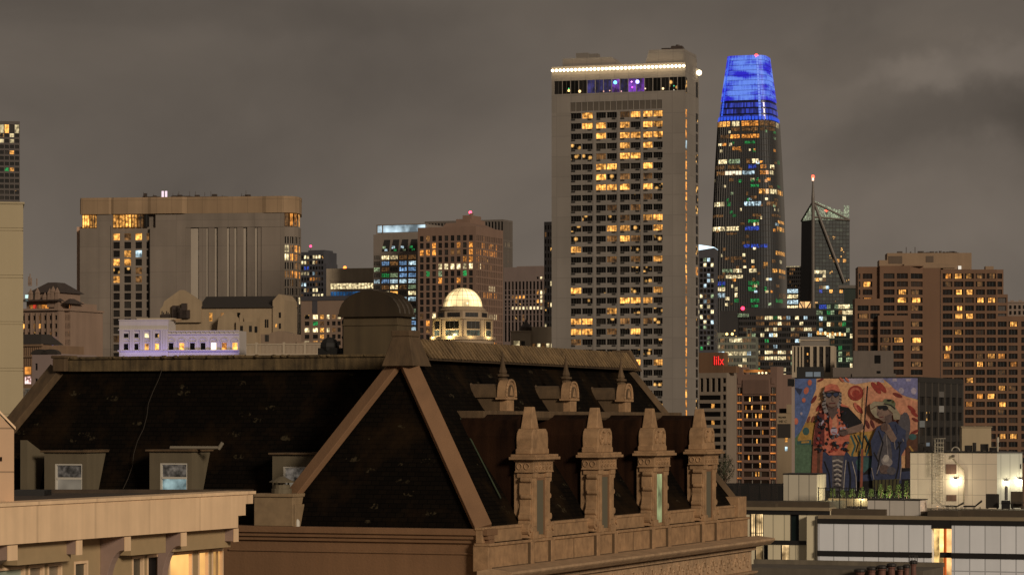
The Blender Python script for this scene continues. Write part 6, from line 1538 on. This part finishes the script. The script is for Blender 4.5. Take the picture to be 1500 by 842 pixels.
q.poly([fl(0, 0, 0), fl(0, -12, 0), fl(0, -12, z(391)), fl(0, 0, z(391))]); q.box(F, ol, A(1288), -12, .7, z(391.5), z(390.5))
os_ = A(1251.5); fs = F.off(os_, 2.6)
hotel_face(fs, A(1288) - os_, 0, z(438), [(A(1255.5) - os_, A(1271.5) - os_), (A(1274) - os_, A(1287.8) - os_)], hrows(4, 12), ['..', 'm.'])
q.box(F, os_, A(1288), -10, 2.5, z(438.5), z(437.5)); q.poly([fs(0, 0, 0), fs(0, -12, 0), fs(0, -12, z(438)), fs(0, 0, z(438))])
op = A(1284.5); fp = F.off(op, 5.0)
hotel_face(fp, A(1328) - op, 0, z(463), [(A(1287.6) - op, A(1303) - op), (A(1305.5) - op, A(1322) - op)], hrows(6, 10), ['..', '..', 'mw', 'm.'])
q.box(F, op, A(1328), 0, 4.9, z(463.5), z(462.5)); q.poly([fp(0, 0, 0), fp(0, -5, 0), fp(0, -5, z(463)), fp(0, 0, z(463))]); fpr = fp.right(A(1328) - op); q.poly([fpr(0, 0, 0), fpr(3, 0, 0), fpr(3, 0, z(463)), fpr(0, 0, z(463))])
q.box(F, A(1301), A(1425), -14, -4, z(395), z(369.5), 1); q.box(F, A(1289), A(1301), -12, -3, z(391), z(380), 1); q.box(F, A(1325), A(1400), -3.9, -2, z(392), z(386), 1); q.box(F, A(1446), A(1458), -9, -5, z(395), z(389), 1)
q.box(F, A(1383), A(1422), -3.95, -2.5, z(394), z(388), 1)
t = b.done([terra, wall_mat('penthouse_render', (.30, .205, .13), .12, .1, .85)])
m = MB()
lvb = wall_mat('louvre_brown', (.12, .085, .06), .1, .3, .8)
for px, py, w_, h in ((1303, 374, 20, 11), (1358, 374, 11, 9), (1358, 388, 10, 4)): m = MB(); m.box(F, A(px), A(px + w_), -3.95, -3.85, z(py + h), z(py)); m.build('roof_louvre', lvb, t)
pass
m = MB(); rg = random.Random(6)
for k in range(16): a = A(rg.uniform(1306, 1420)); m.box(F, a, a + rg.uniform(.3, 2.2), -8, -6, z(369.5), z(369.5 - rg.uniform(1, 3.5)))
for px in (1343, 1330): m.tube(F(A(px), -7, z(370)), F(A(px), -7, z(360)), .12)
m.build('roof_plant', darkb, t)
m = MB(); m.box(F, A(1404.5), A(1409), -2.2, -2.0, z(394), z(389)); m.build('lit_louvre', glow('white_service_light', (1, .9, .75), .8), t)
# -- pale block far right
F, L = facing(1475, 1300, 1530, 1295); z = lambda y: F.z(y, 1490); A = lambda px: F.a(px)
b = Bld('pale_block', 'pale block with small square windows at the right edge of the city', 'building', F, L, seed=55)
b.face(F, L, 0, z(443), cols(.5, L, 8, .55), rows(z(447), 8.2 / K * 1300, 8, 1.7), {'m': .06}, .3, dark='s'); b.shell(F, L, 15, 0, z(443), front=False); b.wall.box(F, 0, L, -15, .3, z(443.5), z(441.5))
for px in (1478, 1490): b.wall.box(F, A(px), A(px) + 1.4, -6, -4, z(441.5), z(439))
b.done([wall_mat('pale_block_wall', (.33, .25, .20), .1, .1, .85)])

# ---------------------------------------------------------------- white panelled building, lower right
wall_mat = _wm
GF = grid(1198, 300)
wp = wall_mat('white_panel', (.88, .90, .94), .05, .3, .5, panel=(1.56, 30), line=.5, streak=True)
wpc = wall_mat('cream_panel', (.80, .71, .50), .05, .3, .5, panel=(1.20, 30), line=.55)
gt = thing('panelled_building', 'white panelled apartment building with black floor bands and a glowing stair recess', 'building', GF(8, -6, 0))
gz = lambda y, px=1198, bb=0: GF.z(y, px, bb); ga = lambda px, bb=0: GF.a(px, bb)
band = wall_mat('black_band', (.016, .014, .013), .2, .3, .5)
tanp = wall_mat('tan_coping', (.26, .20, .125), .12, .3, .7); brn = wall_mat('brown_coping', (.075, .055, .035), .2, .3, .7)
z0, z1, z2, z3 = gz(759), gz(766), gz(805.8), gz(813.5)
aR0, aR1, aE = ga(1364.8), ga(1394), ga(1560)
m = MB()
for a0, a1 in ((0, aR0), (aR1, aE)): m.box(GF, a0, a1, -8, 0, 0, z0 - .1)
m.box(GF, aR0, aR1, -8, -.9, 0, z0 - .1); m.build('wall', wp, gt)
m = MB()
for a0, a1 in ((0, aR0), (aR1, aE)):
    for c0, c1 in ((z1, z0), (z3, z2), (z3 - 3.25, z2 - 3.25)): m.box(GF, a0 - .05, a1, -.3, .10, c0, c1)
m.box(GF, aR0, aR1, -.95, .05, z1 - .38, z0); m.box(GF, aR0 + .7, aR1, -.92, -.5, z3, z2)
m.build('floor_band', band, gt)
m = MB(); stair = lit_mat('stair_light', (1.0, .70, .28), 1.5, .5, (1.0, .56, .16), lo=1.0)
wid = aR1 - aR0
for k, (f0, f1, mi) in enumerate(((.02, .27, 0), (.29, .50, 0), (.50, .53, 1), (.53, .59, 2), (.59, .64, 1), (.65, .97, 3))):
    m.poly([GF(aR0 + wid * f0, -.86, 20), GF(aR0 + wid * f1, -.86, 20), GF(aR0 + wid * f1, -.86, z1 - .4), GF(aR0 + wid * f0, -.86, z1 - .4)], mi)
m.build('stair_window', [stair, glow('red_stair_edge', (.85, .14, .02), .9), glow('dark_stair_edge', (.35, .10, .02), .5), lit_mat('stair_light_soft', (1.0, .62, .26), 1.1, .4, (1.0, .50, .16), lo=1.0)], gt)
m = MB(); m.box(GF, -.02, ga(1361), -2.0, -.12, z0, z0 + .34, 0); m.box(GF, -.1, ga(1290), -3.2, -2.05, z0, z0 + .95, 1); m.box(GF, ga(1361), aE, -2.0, -.12, z0, z0 + .34, 0); m.box(GF, ga(1355), aE, -3.2, -2.05, z0 + .1, z0 + .98, 1); m.box(GF, ga(1357), ga(1402), -1.95, -.5, z0 + .345, z0 + .95, 1)
m.build('parapet', [tanp, brn], gt)
m = MB(); m.box(GF, -8, aE, -26, -2.9, z0 - .2, z0 + .75); m.build('roof', brn, gt)
# left wing of it
bl = -1.4; la = lambda px: GF.a(px, bl); lz = lambda y: GF.z(y, 1150, bl)
WFm = GF.off(0, bl); aL = la(1040)
m = MB(); xs = [(la(1098.5), la(1118.5)), (la(1158), la(1170.5))]; xs2 = [(la(1106), la(1118.2)), (la(1119), la(1125)), (la(1144), la(1157))]
zt_ = lz(747)
wn1 = facade(m, WFm, 1.0, lz(794), zt_, [(la(1098.5), la(1118.5)), (la(1157.8), la(1170.5))], [(lz(792), lz(753))], .25, a0=aL)
wn2 = facade(m, WFm, 1.0, 0, lz(794), xs2, [(lz(825), lz(798))], .25, a0=aL)
m.box(WFm, la(1185.5), la(1198) + .3, .02, .95, 0, zt_ - .5)
m.poly([WFm(aL, 0, zt_), WFm(1, 0, zt_), WFm(1, -9, zt_), WFm(aL, -9, zt_)]); m.build('wing_wall', wpc, gt)
M['cw'] = lit_mat('curtained_room', (1.0, .70, .34), 1.4, .8, (.5, .32, .14), lo=.9)
for (i, r, a0, a1, c0, c1), ks in zip(wn1 + wn2, ('cw', 't', 'cw', 'd', 'cw')):
    n = 3 if ks == 'cw' else 1
    mb = MB(); mb.box(WFm, a0, a0 + .07, -.3, .02, c0, c1); mb.box(WFm, a1 - .07, a1, -.3, .02, c0, c1); mb.box(WFm, a0, a1, -.3, .02, c0, c0 + .07)
    if ks == 'cw' and a1 - a0 > 1.2: mb.box(WFm, a0 + (a1 - a0) * .38, a0 + (a1 - a0) * .44, -.3, -.1, c0, c1); mb.box(WFm, a0, a1, -.29, -.12, c0 + .75, c0 + .82)
    f = mb.build('window', band, gt)
    mb = MB(); mb.poly([WFm(a0, -.24, c0), WFm(a1, -.24, c0), WFm(a1, -.24, c1), WFm(a0, -.24, c1)]); mb.build('pane', M[ks], f)
    if ks == 'cw':
        mb = MB()
        for k in range(7):
            a = a0 + (a1 - a0) * (.06 + .88 * k / 6); mb.loft([WFm(a - .05, -.2, c0 + .1), WFm(a + .05, -.2, c0 + .1), WFm(a + .05, -.17, c0 + .1), WFm(a - .05, -.17, c0 + .1)], [WFm(a - .02, -.2, c1 - .05), WFm(a + .02, -.2, c1 - .05), WFm(a + .02, -.18, c1 - .05), WFm(a - .02, -.18, c1 - .05)])
        mb.build('curtain', plain('brown_curtain', (.30, .20, .10), .9), f)
m = MB(); m.box(WFm, aL, .9, -.2, .12, lz(753), zt_); m.box(WFm, aL, .9, -.2, .12, lz(797), lz(791)); m.build('floor_band', band, gt)
m = MB(); m.box(WFm, aL, .9, -2.5, .3, zt_, lz(742.5), 0); m.box(WFm, aL, .6, -9, -.9, zt_ + .1, lz(734.5), 1); m.box(WFm, aL, la(1136), -1.0, .1, lz(742.4), lz(737), 1); m.build('wing_parapet', [tanp, brn], gt)
def roofbox(name, label, px0, px1, ptop, pbot, bb, side, jt=1.1):
    f = GF.off(0, bb); a0, a1 = f.a(px0), f.a(px1); zb_, zt2 = f.z(pbot, px0), f.z(ptop, px0)
    f2 = f.off(a0, 0); L_ = a1 - a0; frr = f2.right(L_); D_ = max(.8, frr.a(side))
    t_ = thing(name, label, 'penthouse', f2(L_ / 2, -D_ / 2, zb_))
    m = MB(); m.box(f2, 0, L_, -D_, 0, zb_ - 1, zt2); m.build('wall', wall_mat('box_panel_' + str(int(px0)), (.60, .545, .43) if px0 < 1200 else (.56, .52, .47), .05, .3, .55, panel=(jt, 30), line=.5), t_)
    m = MB(); m.box(f2, -.06, L_ + .06, -D_ - .06, .06, zt2, zt2 + .12); m.build('coping', band, t_)
    return f2, L_, D_, zb_, zt2, t_
f1, L1, D1, zb1, zt1, _ = roofbox('roof_box', 'cream panelled roof box with a yellow lit right end in front of the mural', 1147.5, 1196.5, 694.5, 737, -6.5, 1210, 1.12)
f2_, L2, D2, zb2, zt2_, _ = roofbox('roof_box', 'low grey panelled roof box with a dark lid at the white building front', 1271, 1347.5, 732, 757, -2.6, 1358, 1.55)
def lamp_at(p, e, col=(1, .86, .58), name='lamp_light', r=.08, spot=None, aim=None, parent=None):
    ld = bpy.data.lights.new(name, 'SPOT' if spot else 'POINT'); ld.energy = e; ld.color = col; ld.shadow_soft_size = r
    lo = bpy.data.objects.new(name, ld); sc.collection.objects.link(lo); lo.location = p
    if spot: ld.spot_size = R(spot); ld.spot_blend = .6; lo.rotation_euler = (Vector(aim) - Vector(p)).to_track_quat('-Z', 'Y').to_euler()
    if parent: lo.parent = parent; lo.location = Vector(p) - WL[parent]
    return lo
# ladder block
LF = GF.off(0, -15.0); a0, a1 = LF.a(1333.5), LF.a(1460.5); LB = LF.off(a0, 0); Lb = a1 - a0
bz = lambda y, px=1400: LB.z(y, px); ba = lambda px: LB.a(px)
lt_ = thing('service_block', 'white panelled service block with a caged ladder and a bright wall lamp', 'building', LB(Lb / 2, -3, bz(738)))
wl = wall_mat('block_panel', (.76, .66, .52), .04, .4, .5, panel=(1.46, 1.62), line=.62, ls=.02)
m = MB(); m.box(LB, 0, Lb, -8, 0, bz(745), bz(663)); m.build('wall', wl, lt_)
th0 = LB.ang + R(30)
RF = Fr(*LB(Lb, 0, 0)[:2], math.cos(th0), math.sin(th0)); Lr = RF.a(1497.5)
m = MB(); m.box(RF, 0, Lr, -6, 0, bz(745), bz(663) - .01)
m.build('side_wall', wall_mat('side_panel', (.56, .58, .50), .05, .4, .5, panel=(1.0, 2.6), line=.7), lt_)
m = MB(); m.box(LB, -.08, Lb + .05, -8, .08, bz(663), bz(661)); m.box(RF, 0, Lr + .08, -6, .08, bz(663), bz(661.2)); m.build('coping', band, lt_)
m = MB(); m.box(LB, ba(1386), ba(1401), 0, .06, bz(694), bz(679.5)); m.build('vent_grille', wall_mat('vent_brown', (.16, .09, .065), .2, 1, .7), lt_)
m = MB(); m.box(LB, ba(1386.8), ba(1401), 0, .06, bz(733.5), bz(724.5)); m.build('vent_grille', bpy.data.materials['vent_brown'], lt_)
m = MB(); m.tube(LB(ba(1397), .06, bz(671)), LB(ba(1413), .06, bz(689)), .06); m.tube(LB(ba(1413), .06, bz(689)), LB(ba(1413), .06, bz(738)), .06); m.build('conduit', wall_mat('conduit_paint', (.42, .36, .27), .1, 1, .5), lt_)
m = MB(); m.box(LB, ba(1394.5), ba(1398.5), 0, .25, bz(669), bz(666)); m.ball(LB(ba(1396.5), .28, bz(668.5)), .12, 6); m.build('camera_housing', plain('camera_grey', (.10, .08, .06), .5), lt_)
m = MB(); ml = plain('pale_metal', (.42, .38, .30), .5)
aA, aB = ba(1371.5), ba(1382.5)
for a in (aA, aB): m.tube(LB(a, .35, bz(736)), LB(a, .35, bz(648)), .035, n=6)
for k in range(22): zz_ = bz(734) + k * .29; m.tube(LB(aA, .35, zz_), LB(aB, .35, zz_), .025, n=5)
for k in range(4): zz_ = bz(720) + k * 1.5; m.tube(LB(aA, 0, zz_), LB(aA, .35, zz_), .03, n=5); m.tube(LB(aB, 0, zz_), LB(aB, .35, zz_), .03, n=5)
mid, rr = (aA + aB) / 2, (aB - aA) * .62
for y in (642, 648, 655, 663, 672, 682, 692):
    zz_ = bz(y); rr_ = rr * (1.35 if y == 642 else 1)
    for k in range(10): t0_, t1_ = math.pi * k / 10, math.pi * (k + 1) / 10; m.tube(LB(mid - rr_ * math.cos(t0_), .35 + .7 * math.sin(t0_), zz_), LB(mid - rr_ * math.cos(t1_), .35 + .7 * math.sin(t1_), zz_), .03, n=5)
for k in range(5): t0_ = math.pi * (k + .5) / 5; m.tube(LB(mid - rr * math.cos(t0_), .35 + .7 * math.sin(t0_), bz(692)), LB(mid - rr * math.cos(t0_), .35 + .7 * math.sin(t0_), bz(643)), .025, n=5)
m.build('caged_ladder', ml, lt_)
lampg = glow('wall_lamp_glass', (1.0, .90, .66), 9, True)
for f, px, py, e in ((LB, 1400.3, 701.5, 110), (RF, 1474, 704, 45), (RF, 1494.5, 702, 100)):
    a = f.a(px); zz_ = f.z(py, px)
    m = MB(); m.frus(f, a - .16, a + .16, 0, .30, zz_, a - .08, a + .08, 0, .12, zz_ + .18, 0); m.box(f, a - .11, a + .11, .05, .24, zz_ - .10, zz_, 1); m.build('wall_lamp', [band, lampg], lt_)
    lamp_at(f(a, .42, zz_ - .16), e, (1, .86, .58), parent=lt_)
m = MB(); a = RF.a(1474); m.box(RF, a - .13, a + .13, 0, .12, bz(731), bz(711)); m.build('wall_box', band, lt_)
m = MB(); a = RF.a(1495); m.box(RF, a - .05, a + .05, 0, .1, bz(686), bz(679)); m.build('wall_hook', band, lt_)
# roof clutter on the service block
DF_ = {}
def roofthing(f, px0, px1, y0, y1, bb, mat, name, label, cat, fn=None):
    if f is DF_.get('deck'): y0, y1 = y0 - 3, y1 - 3.5
    a0, a1 = f.a(px0, bb), f.a(px1, bb); c0, c1 = f.z(y1, px0, bb), f.z(y0, px0, bb)
    m = MB()
    if fn: fn(m, f, a0, a1, bb, c0, c1)
    else: m.box(f, a0, a1, bb - .8, bb, c0, c1)
    o = m.build(name, mat); return tag(o, label, cat)
def ac(m, f, a0, a1, bb, c0, c1):
    m.box(f, a0, a1, bb - .7, bb, c0 + .08, c1); m.box(f, a0 + .05, a0 + .15, bb - .6, bb - .1, c0, c0 + .08); m.box(f, a1 - .15, a1 - .05, bb - .6, bb - .1, c0, c0 + .08)
    for k in range(5): z_ = c0 + .18 + (c1 - c0 - .3) * k / 5; m.box(f, a0 + .08, a1 - .08, bb, bb + .02, z_, z_ + .05)
dk = wall_mat('sooty_metal', (.028, .023, .019), .3, 1, .6)
for px0, px1, y0, lab in ((1345, 1352, 649, 'small dark air unit leftmost on the service block roof'), (1355, 1365, 653, 'low dark air unit left of the caged ladder top'), (1413, 1422, 652, 'squat dark air unit right of the roof dish'), (1424.5, 1428, 648, 'narrow tall dark flue box on the service block roof'), (1436, 1446, 650, 'largest dark air unit on the service block roof'), (1449, 1460, 655, 'low dark air unit near the right end of the service block roof')):
    roofthing(LB, px0, px1, y0, 661, -2.0, dk, 'air_unit', lab, 'air unit', ac)['group'] = 'air units on the service block roof'
m = MB(); a = ba(1395); zz_ = bz(661)
for k in range(10):
    t0_, t1_ = math.pi * k / 10, math.pi * (k + 1) / 10; m.tube(LB(a - .42 * math.cos(t0_), -1.5, zz_ + .05 + .40 * math.sin(t0_)), LB(a - .42 * math.cos(t1_), -1.5, zz_ + .05 + .40 * math.sin(t1_)), .07, n=6)
tag(m.build('duct_hoop', ml), 'pale curved duct hoop on the service block roof', 'duct')
m = MB(); a = ba(1458.5); m.tube(LB(a, -1, bz(661)), LB(a, -1, bz(642)), .09); m.tube(LB(a, -1, bz(648)), LB(a, -1, bz(640)), .14); tag(m.build('flue_pipe', ml), 'thin pale flue pipe standing on the service block roof', 'pipe')
t = thing('roof_cabin', 'pale lit roof cabin behind the service block below the brown hotel', 'cabin', Vector((X(1437, 330), 330, Z(662, 330))))
f = Fr(X(1409, 330), 330, .98, -.1); m = MB(); m.box(f, 0, f.a(1452), -5, 0, Z(690, 330), Z(626, 330)); m.build('wall', wall_mat('cabin_wall', (.38, .30, .19), .08, .3, .8), t)
m = MB(); m.box(f, -.1, f.a(1452) + .1, -5, .1, Z(626, 330), Z(624, 330)); m.box(f, f.a(1452), f.a(1467), -4, -2, Z(656, 330), Z(654.5, 330)); m.build('coping', tanp, t)
# deck furniture at the front parapet
DF = GF.off(0, -3.6); DF_['deck'] = DF; da = lambda px: DF.a(px); dz = lambda y: DF.z(y, 1420)
def lounger(m, f, a0, a1, bb, c0, c1):
    L_ = a1 - a0
    m.loft([f(a0, bb, c0 + .25), f(a0 + L_ * .62, bb, c0 + .25), f(a0 + L_ * .62, bb, c0 + .42), f(a0, bb, c0 + .42)], [f(a0, bb - .6, c0 + .25), f(a0 + L_ * .62, bb - .6, c0 + .25), f(a0 + L_ * .62, bb - .6, c0 + .42), f(a0, bb - .6, c0 + .42)])
    m.loft([f(a0 + L_ * .62, bb, c0 + .28), f(a1, bb, c1 - .18), f(a1, bb, c1), f(a0 + L_ * .60, bb, c0 + .34)], [f(a0 + L_ * .62, bb - .6, c0 + .28), f(a1, bb - .6, c1 - .18), f(a1, bb - .6, c1), f(a0 + L_ * .60, bb - .6, c0 + .34)])
    for x in (.08, .58, .9):
        for y in (0, -.55): m.tube(f(a0 + L_ * x, bb + y - .02, c0), f(a0 + L_ * x, bb + y - .02, c0 + .3), .03, n=5)
lightc = wall_mat('pale_canvas', (.45, .40, .30), .1, 1, .8)
for px0, px1, y0, y1, mt_, lab in ((1396, 1368.5, 731, 749, lightc, 'pale canvas lounger at the left end of the roof deck'), (1385, 1410, 738, 749.5, dk, 'dark lounger with raised back in front of the pale one'), (1411, 1437, 735, 749.5, dk, 'dark lounger right of the deck pair beneath the conduit')):
    roofthing(DF, px0, px1, y0, y1, 0, mt_, 'sun_lounger', lab, 'lounger', lounger)
for px0, px1, y0, lab in ((1444, 1461.5, 726, 'tall dark air unit standing on the deck at the service block corner'), (1480.5, 1497, 722.5, 'brown air unit under the right wall lamp')): roofthing(DF, px0, px1, y0, 748, -.8, dk if px0 < 1450 else brn, 'air_unit', lab, 'air unit', ac)
def grill(m, f, a0, a1, bb, c0, c1):
    w_ = a1 - a0; m.box(f, a0 + .1, a1 - .1, bb - .5, bb, c0 + .1, c0 + .55); m.ext_a(f, [(bb - .55 + .55 * t / 8, c0 + .55 + .38 * math.sin(math.pi * t / 8)) for t in range(9)], a0 + .05, a1 - .05); m.tube(f(a0 + .15, bb + .05, c0 + .7), f(a1 - .15, bb + .05, c0 + .7), .03)
    for a in (a0 + .15, a1 - .15):
        for y in (0, -.45): m.tube(f(a, bb + y, c0), f(a, bb + y, c0 + .2), .04)
roofthing(DF, 1465.5, 1479.5, 731, 749.5, 0, black, 'barbecue', 'black hooded barbecue between the two deck air units', 'barbecue', grill)
def tabl(m, f, a0, a1, bb, c0, c1):
    m.box(f, a0, a1, bb - .8, bb, c1 - .05, c1)
    for a in (a0 + .08, a1 - .08):
        for y in (-.06, -.74): m.tube(f(a, bb + y, c0), f(a, bb + y, c1), .035, n=6)
roofthing(DF, 1482, 1506, 738.5, 750, .3, dk, 'patio_table', 'dark low patio table in front of the brown air unit', 'table', tabl)
# shrubs in the roof planter
leafm = wall_mat('leaf_green', (.10, .16, .035), .4, 3, .7); twig = plain('twig', (.08, .05, .03), .9)
PF = GF.off(0, -9.0); pz = lambda y: PF.z(y, 1270)
rg = random.Random(21)
tp = thing('planter', 'long low pale planter box along the roof in front of the mural', 'planter', PF(PF.a(1270), 0, pz(738)))
m = MB(); m.box(PF, PF.a(1213), PF.a(1333), -.7, 0, pz(741), pz(730)); m.build('trough', tanp, tp)
m = MB(); m.box(PF, PF.a(1213.5), PF.a(1332.5), -.62, -.08, pz(730.6), pz(729.6)); m.build('soil', plain('soil', (.03, .02, .012), 1), tp)
SL = ['slim young green shrub at the left end of the planter', 'short pale green shrub second along the planter', 'dim loose shrub left of the planter middle', 'bushy yellow-green shrub at the planter middle', 'low wide shrub right of the planter middle', 'tall narrow bright green shrub before the low grey roof box', 'bright lime shrub third from the service block', 'full bright green shrub next to last in the planter', 'tallest bright green shrub against the service block']
for k, px in enumerate((1219, 1233, 1247, 1261, 1275, 1289, 1302, 1315, 1327)):
    o = PF(PF.a(px), -.35, pz(730)); h = (.95, .8, .9, 1.1, .9, 1.4, 1.25, 1.4, 1.8)[k]
    sh = thing('shrub', SL[k], 'shrub', o, 'shrubs in the roof planter')
    m = MB()
    for j in range(5): m.tube(o, o + Vector((rg.uniform(-.25, .25), rg.uniform(-.15, .15), h * rg.uniform(.6, .95))), .02, .008, n=4)
    m.build('stem', twig, sh)
    m = MB()
    for j in range(230):
        zf = rg.random() ** .8; sp = .42 * (1 - .55 * zf); th = rg.uniform(0, 6.28); rr_ = sp * math.sqrt(rg.random())
        c = o + Vector((rr_ * math.cos(th), rr_ * .7 * math.sin(th), .08 + h * zf)); d = Vector((rg.uniform(-1, 1), rg.uniform(-1, 1), rg.uniform(-.2, 1))).normalized(); e_ = d.orthogonal().normalized(); l_ = rg.uniform(.09, .17)
        m.poly([c - e_ * l_ * .3, c + d * l_ * .5 - e_ * l_ * .1, c + d * l_, c + d * l_ * .5 + e_ * l_ * .35])
    m.build('leaves', leafm, sh)
for px in (1262, 1300, 1325): lamp_at(PF(PF.a(px), .35, pz(728)), 110, (1, .95, .60), 'planter_light', parent=tp)
lamp_at(f1(L1 + 1.1, -D1 * .4, zb1 + 1.0), 45, (1, .84, .45), 'roof_light')
lamp_at(f2_(L2 + 1.3, -D2 * .5, zb2 + 1.2), 25, (1, .6, .35), 'roof_light')
# railings
def railing(name, label, f, px0, px1, y0, y1, n, thick=.02, post=10, solid=False):
    a0, a1 = f.a(px0), f.a(px1); c0, c1 = f.z(y1, px0), f.z(y0, px0); p = f((a0 + a1) / 2, 0, c0)
    t_ = thing(name, label, name, p)
    m = MB(); m.box(f, a0, a1, -.03, .03, c1 - .06, c1); m.box(f, a0, a1, -.02, .02, c0 + .05, c0 + .10); m.build('rail', black, t_)
    repeat(t_, 'picket', black, [(f, a0 + (a1 - a0) * k / n, a0 + (a1 - a0) * k / n + thick, -.012, .012, c0 + .1, c1 - .06) for k in range(n)])
    repeat(t_, 'post', black, [(f, a0 + (a1 - a0) * k / post - .04, a0 + (a1 - a0) * k / post + .04, -.04, .04, c0 - .3, c1 + .08) for k in range(post + 1)])
    return t_
railing('railing', 'thin black roof railing between the two panelled roof boxes', GF.off(0, -4.2), 1199, 1282, 714, 747, 34, .022, 8)
railing('fence', 'dense black picket fence on the roof left of the cream roof box', GF.off(0, -5.0), 1046, 1147, 707, 736, 62, .11, 6)
# terrace things seen through that fence
def chair(m, f, a0, a1, bb, c0, c1):
    m.box(f, a0, a1, bb - .5, bb, c0 + .38, c0 + .45); m.box(f, a0, a1, bb - .55, bb - .5, c0 + .45, c1)
    for a in (a0 + .03, a1 - .03):
        for y in (-.03, -.5): m.tube(f(a, bb + y, c0), f(a, bb + y, c0 + .4), .03, n=5)
for px, lab in ((1064, 'dark terrace chair behind the left end of the picket fence'), (1083, 'dark terrace chair behind the middle of the picket fence'), (1137, 'dark terrace chair beside the cream roof box')):
    roofthing(GF, px, px + 8, 711, 738, -6.2, dk, 'terrace_chair', lab, 'chair', chair)
roofthing(GF, 1094, 1112, 722, 738, -6.4, dk, 'terrace_table', 'dark terrace table behind the picket fence', 'table', tabl)
# small tree beside the slate building
o = Vector((X(1062, 420), 420, 0)); tr = thing('tree', 'small dark tree crown below the grey grid office', 'tree', o); zt_ = Z(664, 420); m = MB(); m.tube(o, Vector((o.x, o.y, zt_ - 3)), .35, .15); 
for k in range(6): m.tube(Vector((o.x, o.y, zt_ - 4.2 + .3 * k)), Vector((o.x + 1.4 * math.cos(k * 1.1), o.y + 1.4 * math.sin(k * 1.1), zt_ - 2.2 + .3 * k)), .09, .03)
m.build('trunk', twig, tr); m = MB()
for k in range(1500):
    d = Vector((rg.gauss(0, 1), rg.gauss(0, 1), rg.gauss(0, 1))).normalized() * rg.random() ** .4; c = Vector((o.x, o.y, zt_ - 2.2)) + Vector((d.x * 1.5, d.y * 1.5, d.z * 2.3)); e_ = d.orthogonal().normalized(); g_ = e_.cross(d); l_ = rg.uniform(.12, .3)
    m.poly([c, c + e_ * l_ * .5 + g_ * l_ * .3, c + e_ * l_, c + e_ * l_ * .5 - g_ * l_ * .3])
m.build('crown', wall_mat('night_leaf', (.045, .05, .025), .4, 1, .8), tr)
# flat grey roof and chimney pots, bottom right
F = grid(1070, 236); L = F.a(1352); z = lambda y, px=1150: F.z(y, px)
t = thing('flat_roof_building', 'low building with a plain flat grey roof at the bottom right', 'building', F(L / 2, -3, 0))
m = MB(); m.box(F, 0, L, -7, 0, 0, z(832)); m.build('wall', wall_mat('tar_wall', (.12, .10, .075), .25, .4, .85), t)
m = MB(); m.box(F, -.1, L, -7.2, -6.7, z(832), z(832) + .35); m.build('parapet', wall_mat('tar_parapet', (.15, .125, .09), .25, .4, .85), t)
potm = wall_mat('chimney_pot', (.15, .07, .05), .3, 2, .8)
PL = ['squat dark chimney box at the left end of the pots', 'low black pot second in the row of chimney pots', 'wide dark pot third in the row of chimney pots', 'black capped pot fourth in the row of chimney pots', 'reddish pot with a dark cap near the row\'s middle', 'tall reddish pot beside the wire-caged one', 'tallest chimney pot wearing a wire cage at the row end']
for k, (px, yt, w_) in enumerate(((1260, 832, .95), (1277, 829, .8), (1292, 827, .85), (1306, 824, .75), (1319, 828, .6), (1328, 826, .55), (1338, 820, .6))):
    f = F.off(F.a(px, .9), .9); zz_ = f.z(yt, px); pt_ = thing('chimney_pot', PL[k], 'chimney pot', f(0, 0, zz_ - 1.6), 'chimney pots on the flat roof')
    m = MB(); m.lathe(f(0, 0, zz_ - 1.7), [(w_ * .42, 0), (w_ * .36, .4), (w_ * .34, 1.25), (w_ * .42, 1.32), (w_ * .42, 1.4)], 12); m.build('pot', potm, pt_)
    m = MB(); m.lathe(f(0, 0, zz_ - .30), [(w_ * .40, 0), (w_ * .52, .08), (w_ * .52, .22), (w_ * .3, .30)], 12)
    if k == 6:
        for j in range(8): m.tube(f(.32 * math.cos(j * .785), .32 * math.sin(j * .785), zz_ - .3), f(.32 * math.cos(j * .785), .32 * math.sin(j * .785), zz_ + .4), .02, n=4)
        m.tube(f(-.32, 0, zz_ + .4), f(.32, 0, zz_ + .4), .02, n=4); m.tube(f(0, -.32, zz_ + .4), f(0, .32, zz_ + .4), .02, n=4)
    m.build('cap', dk, pt_)
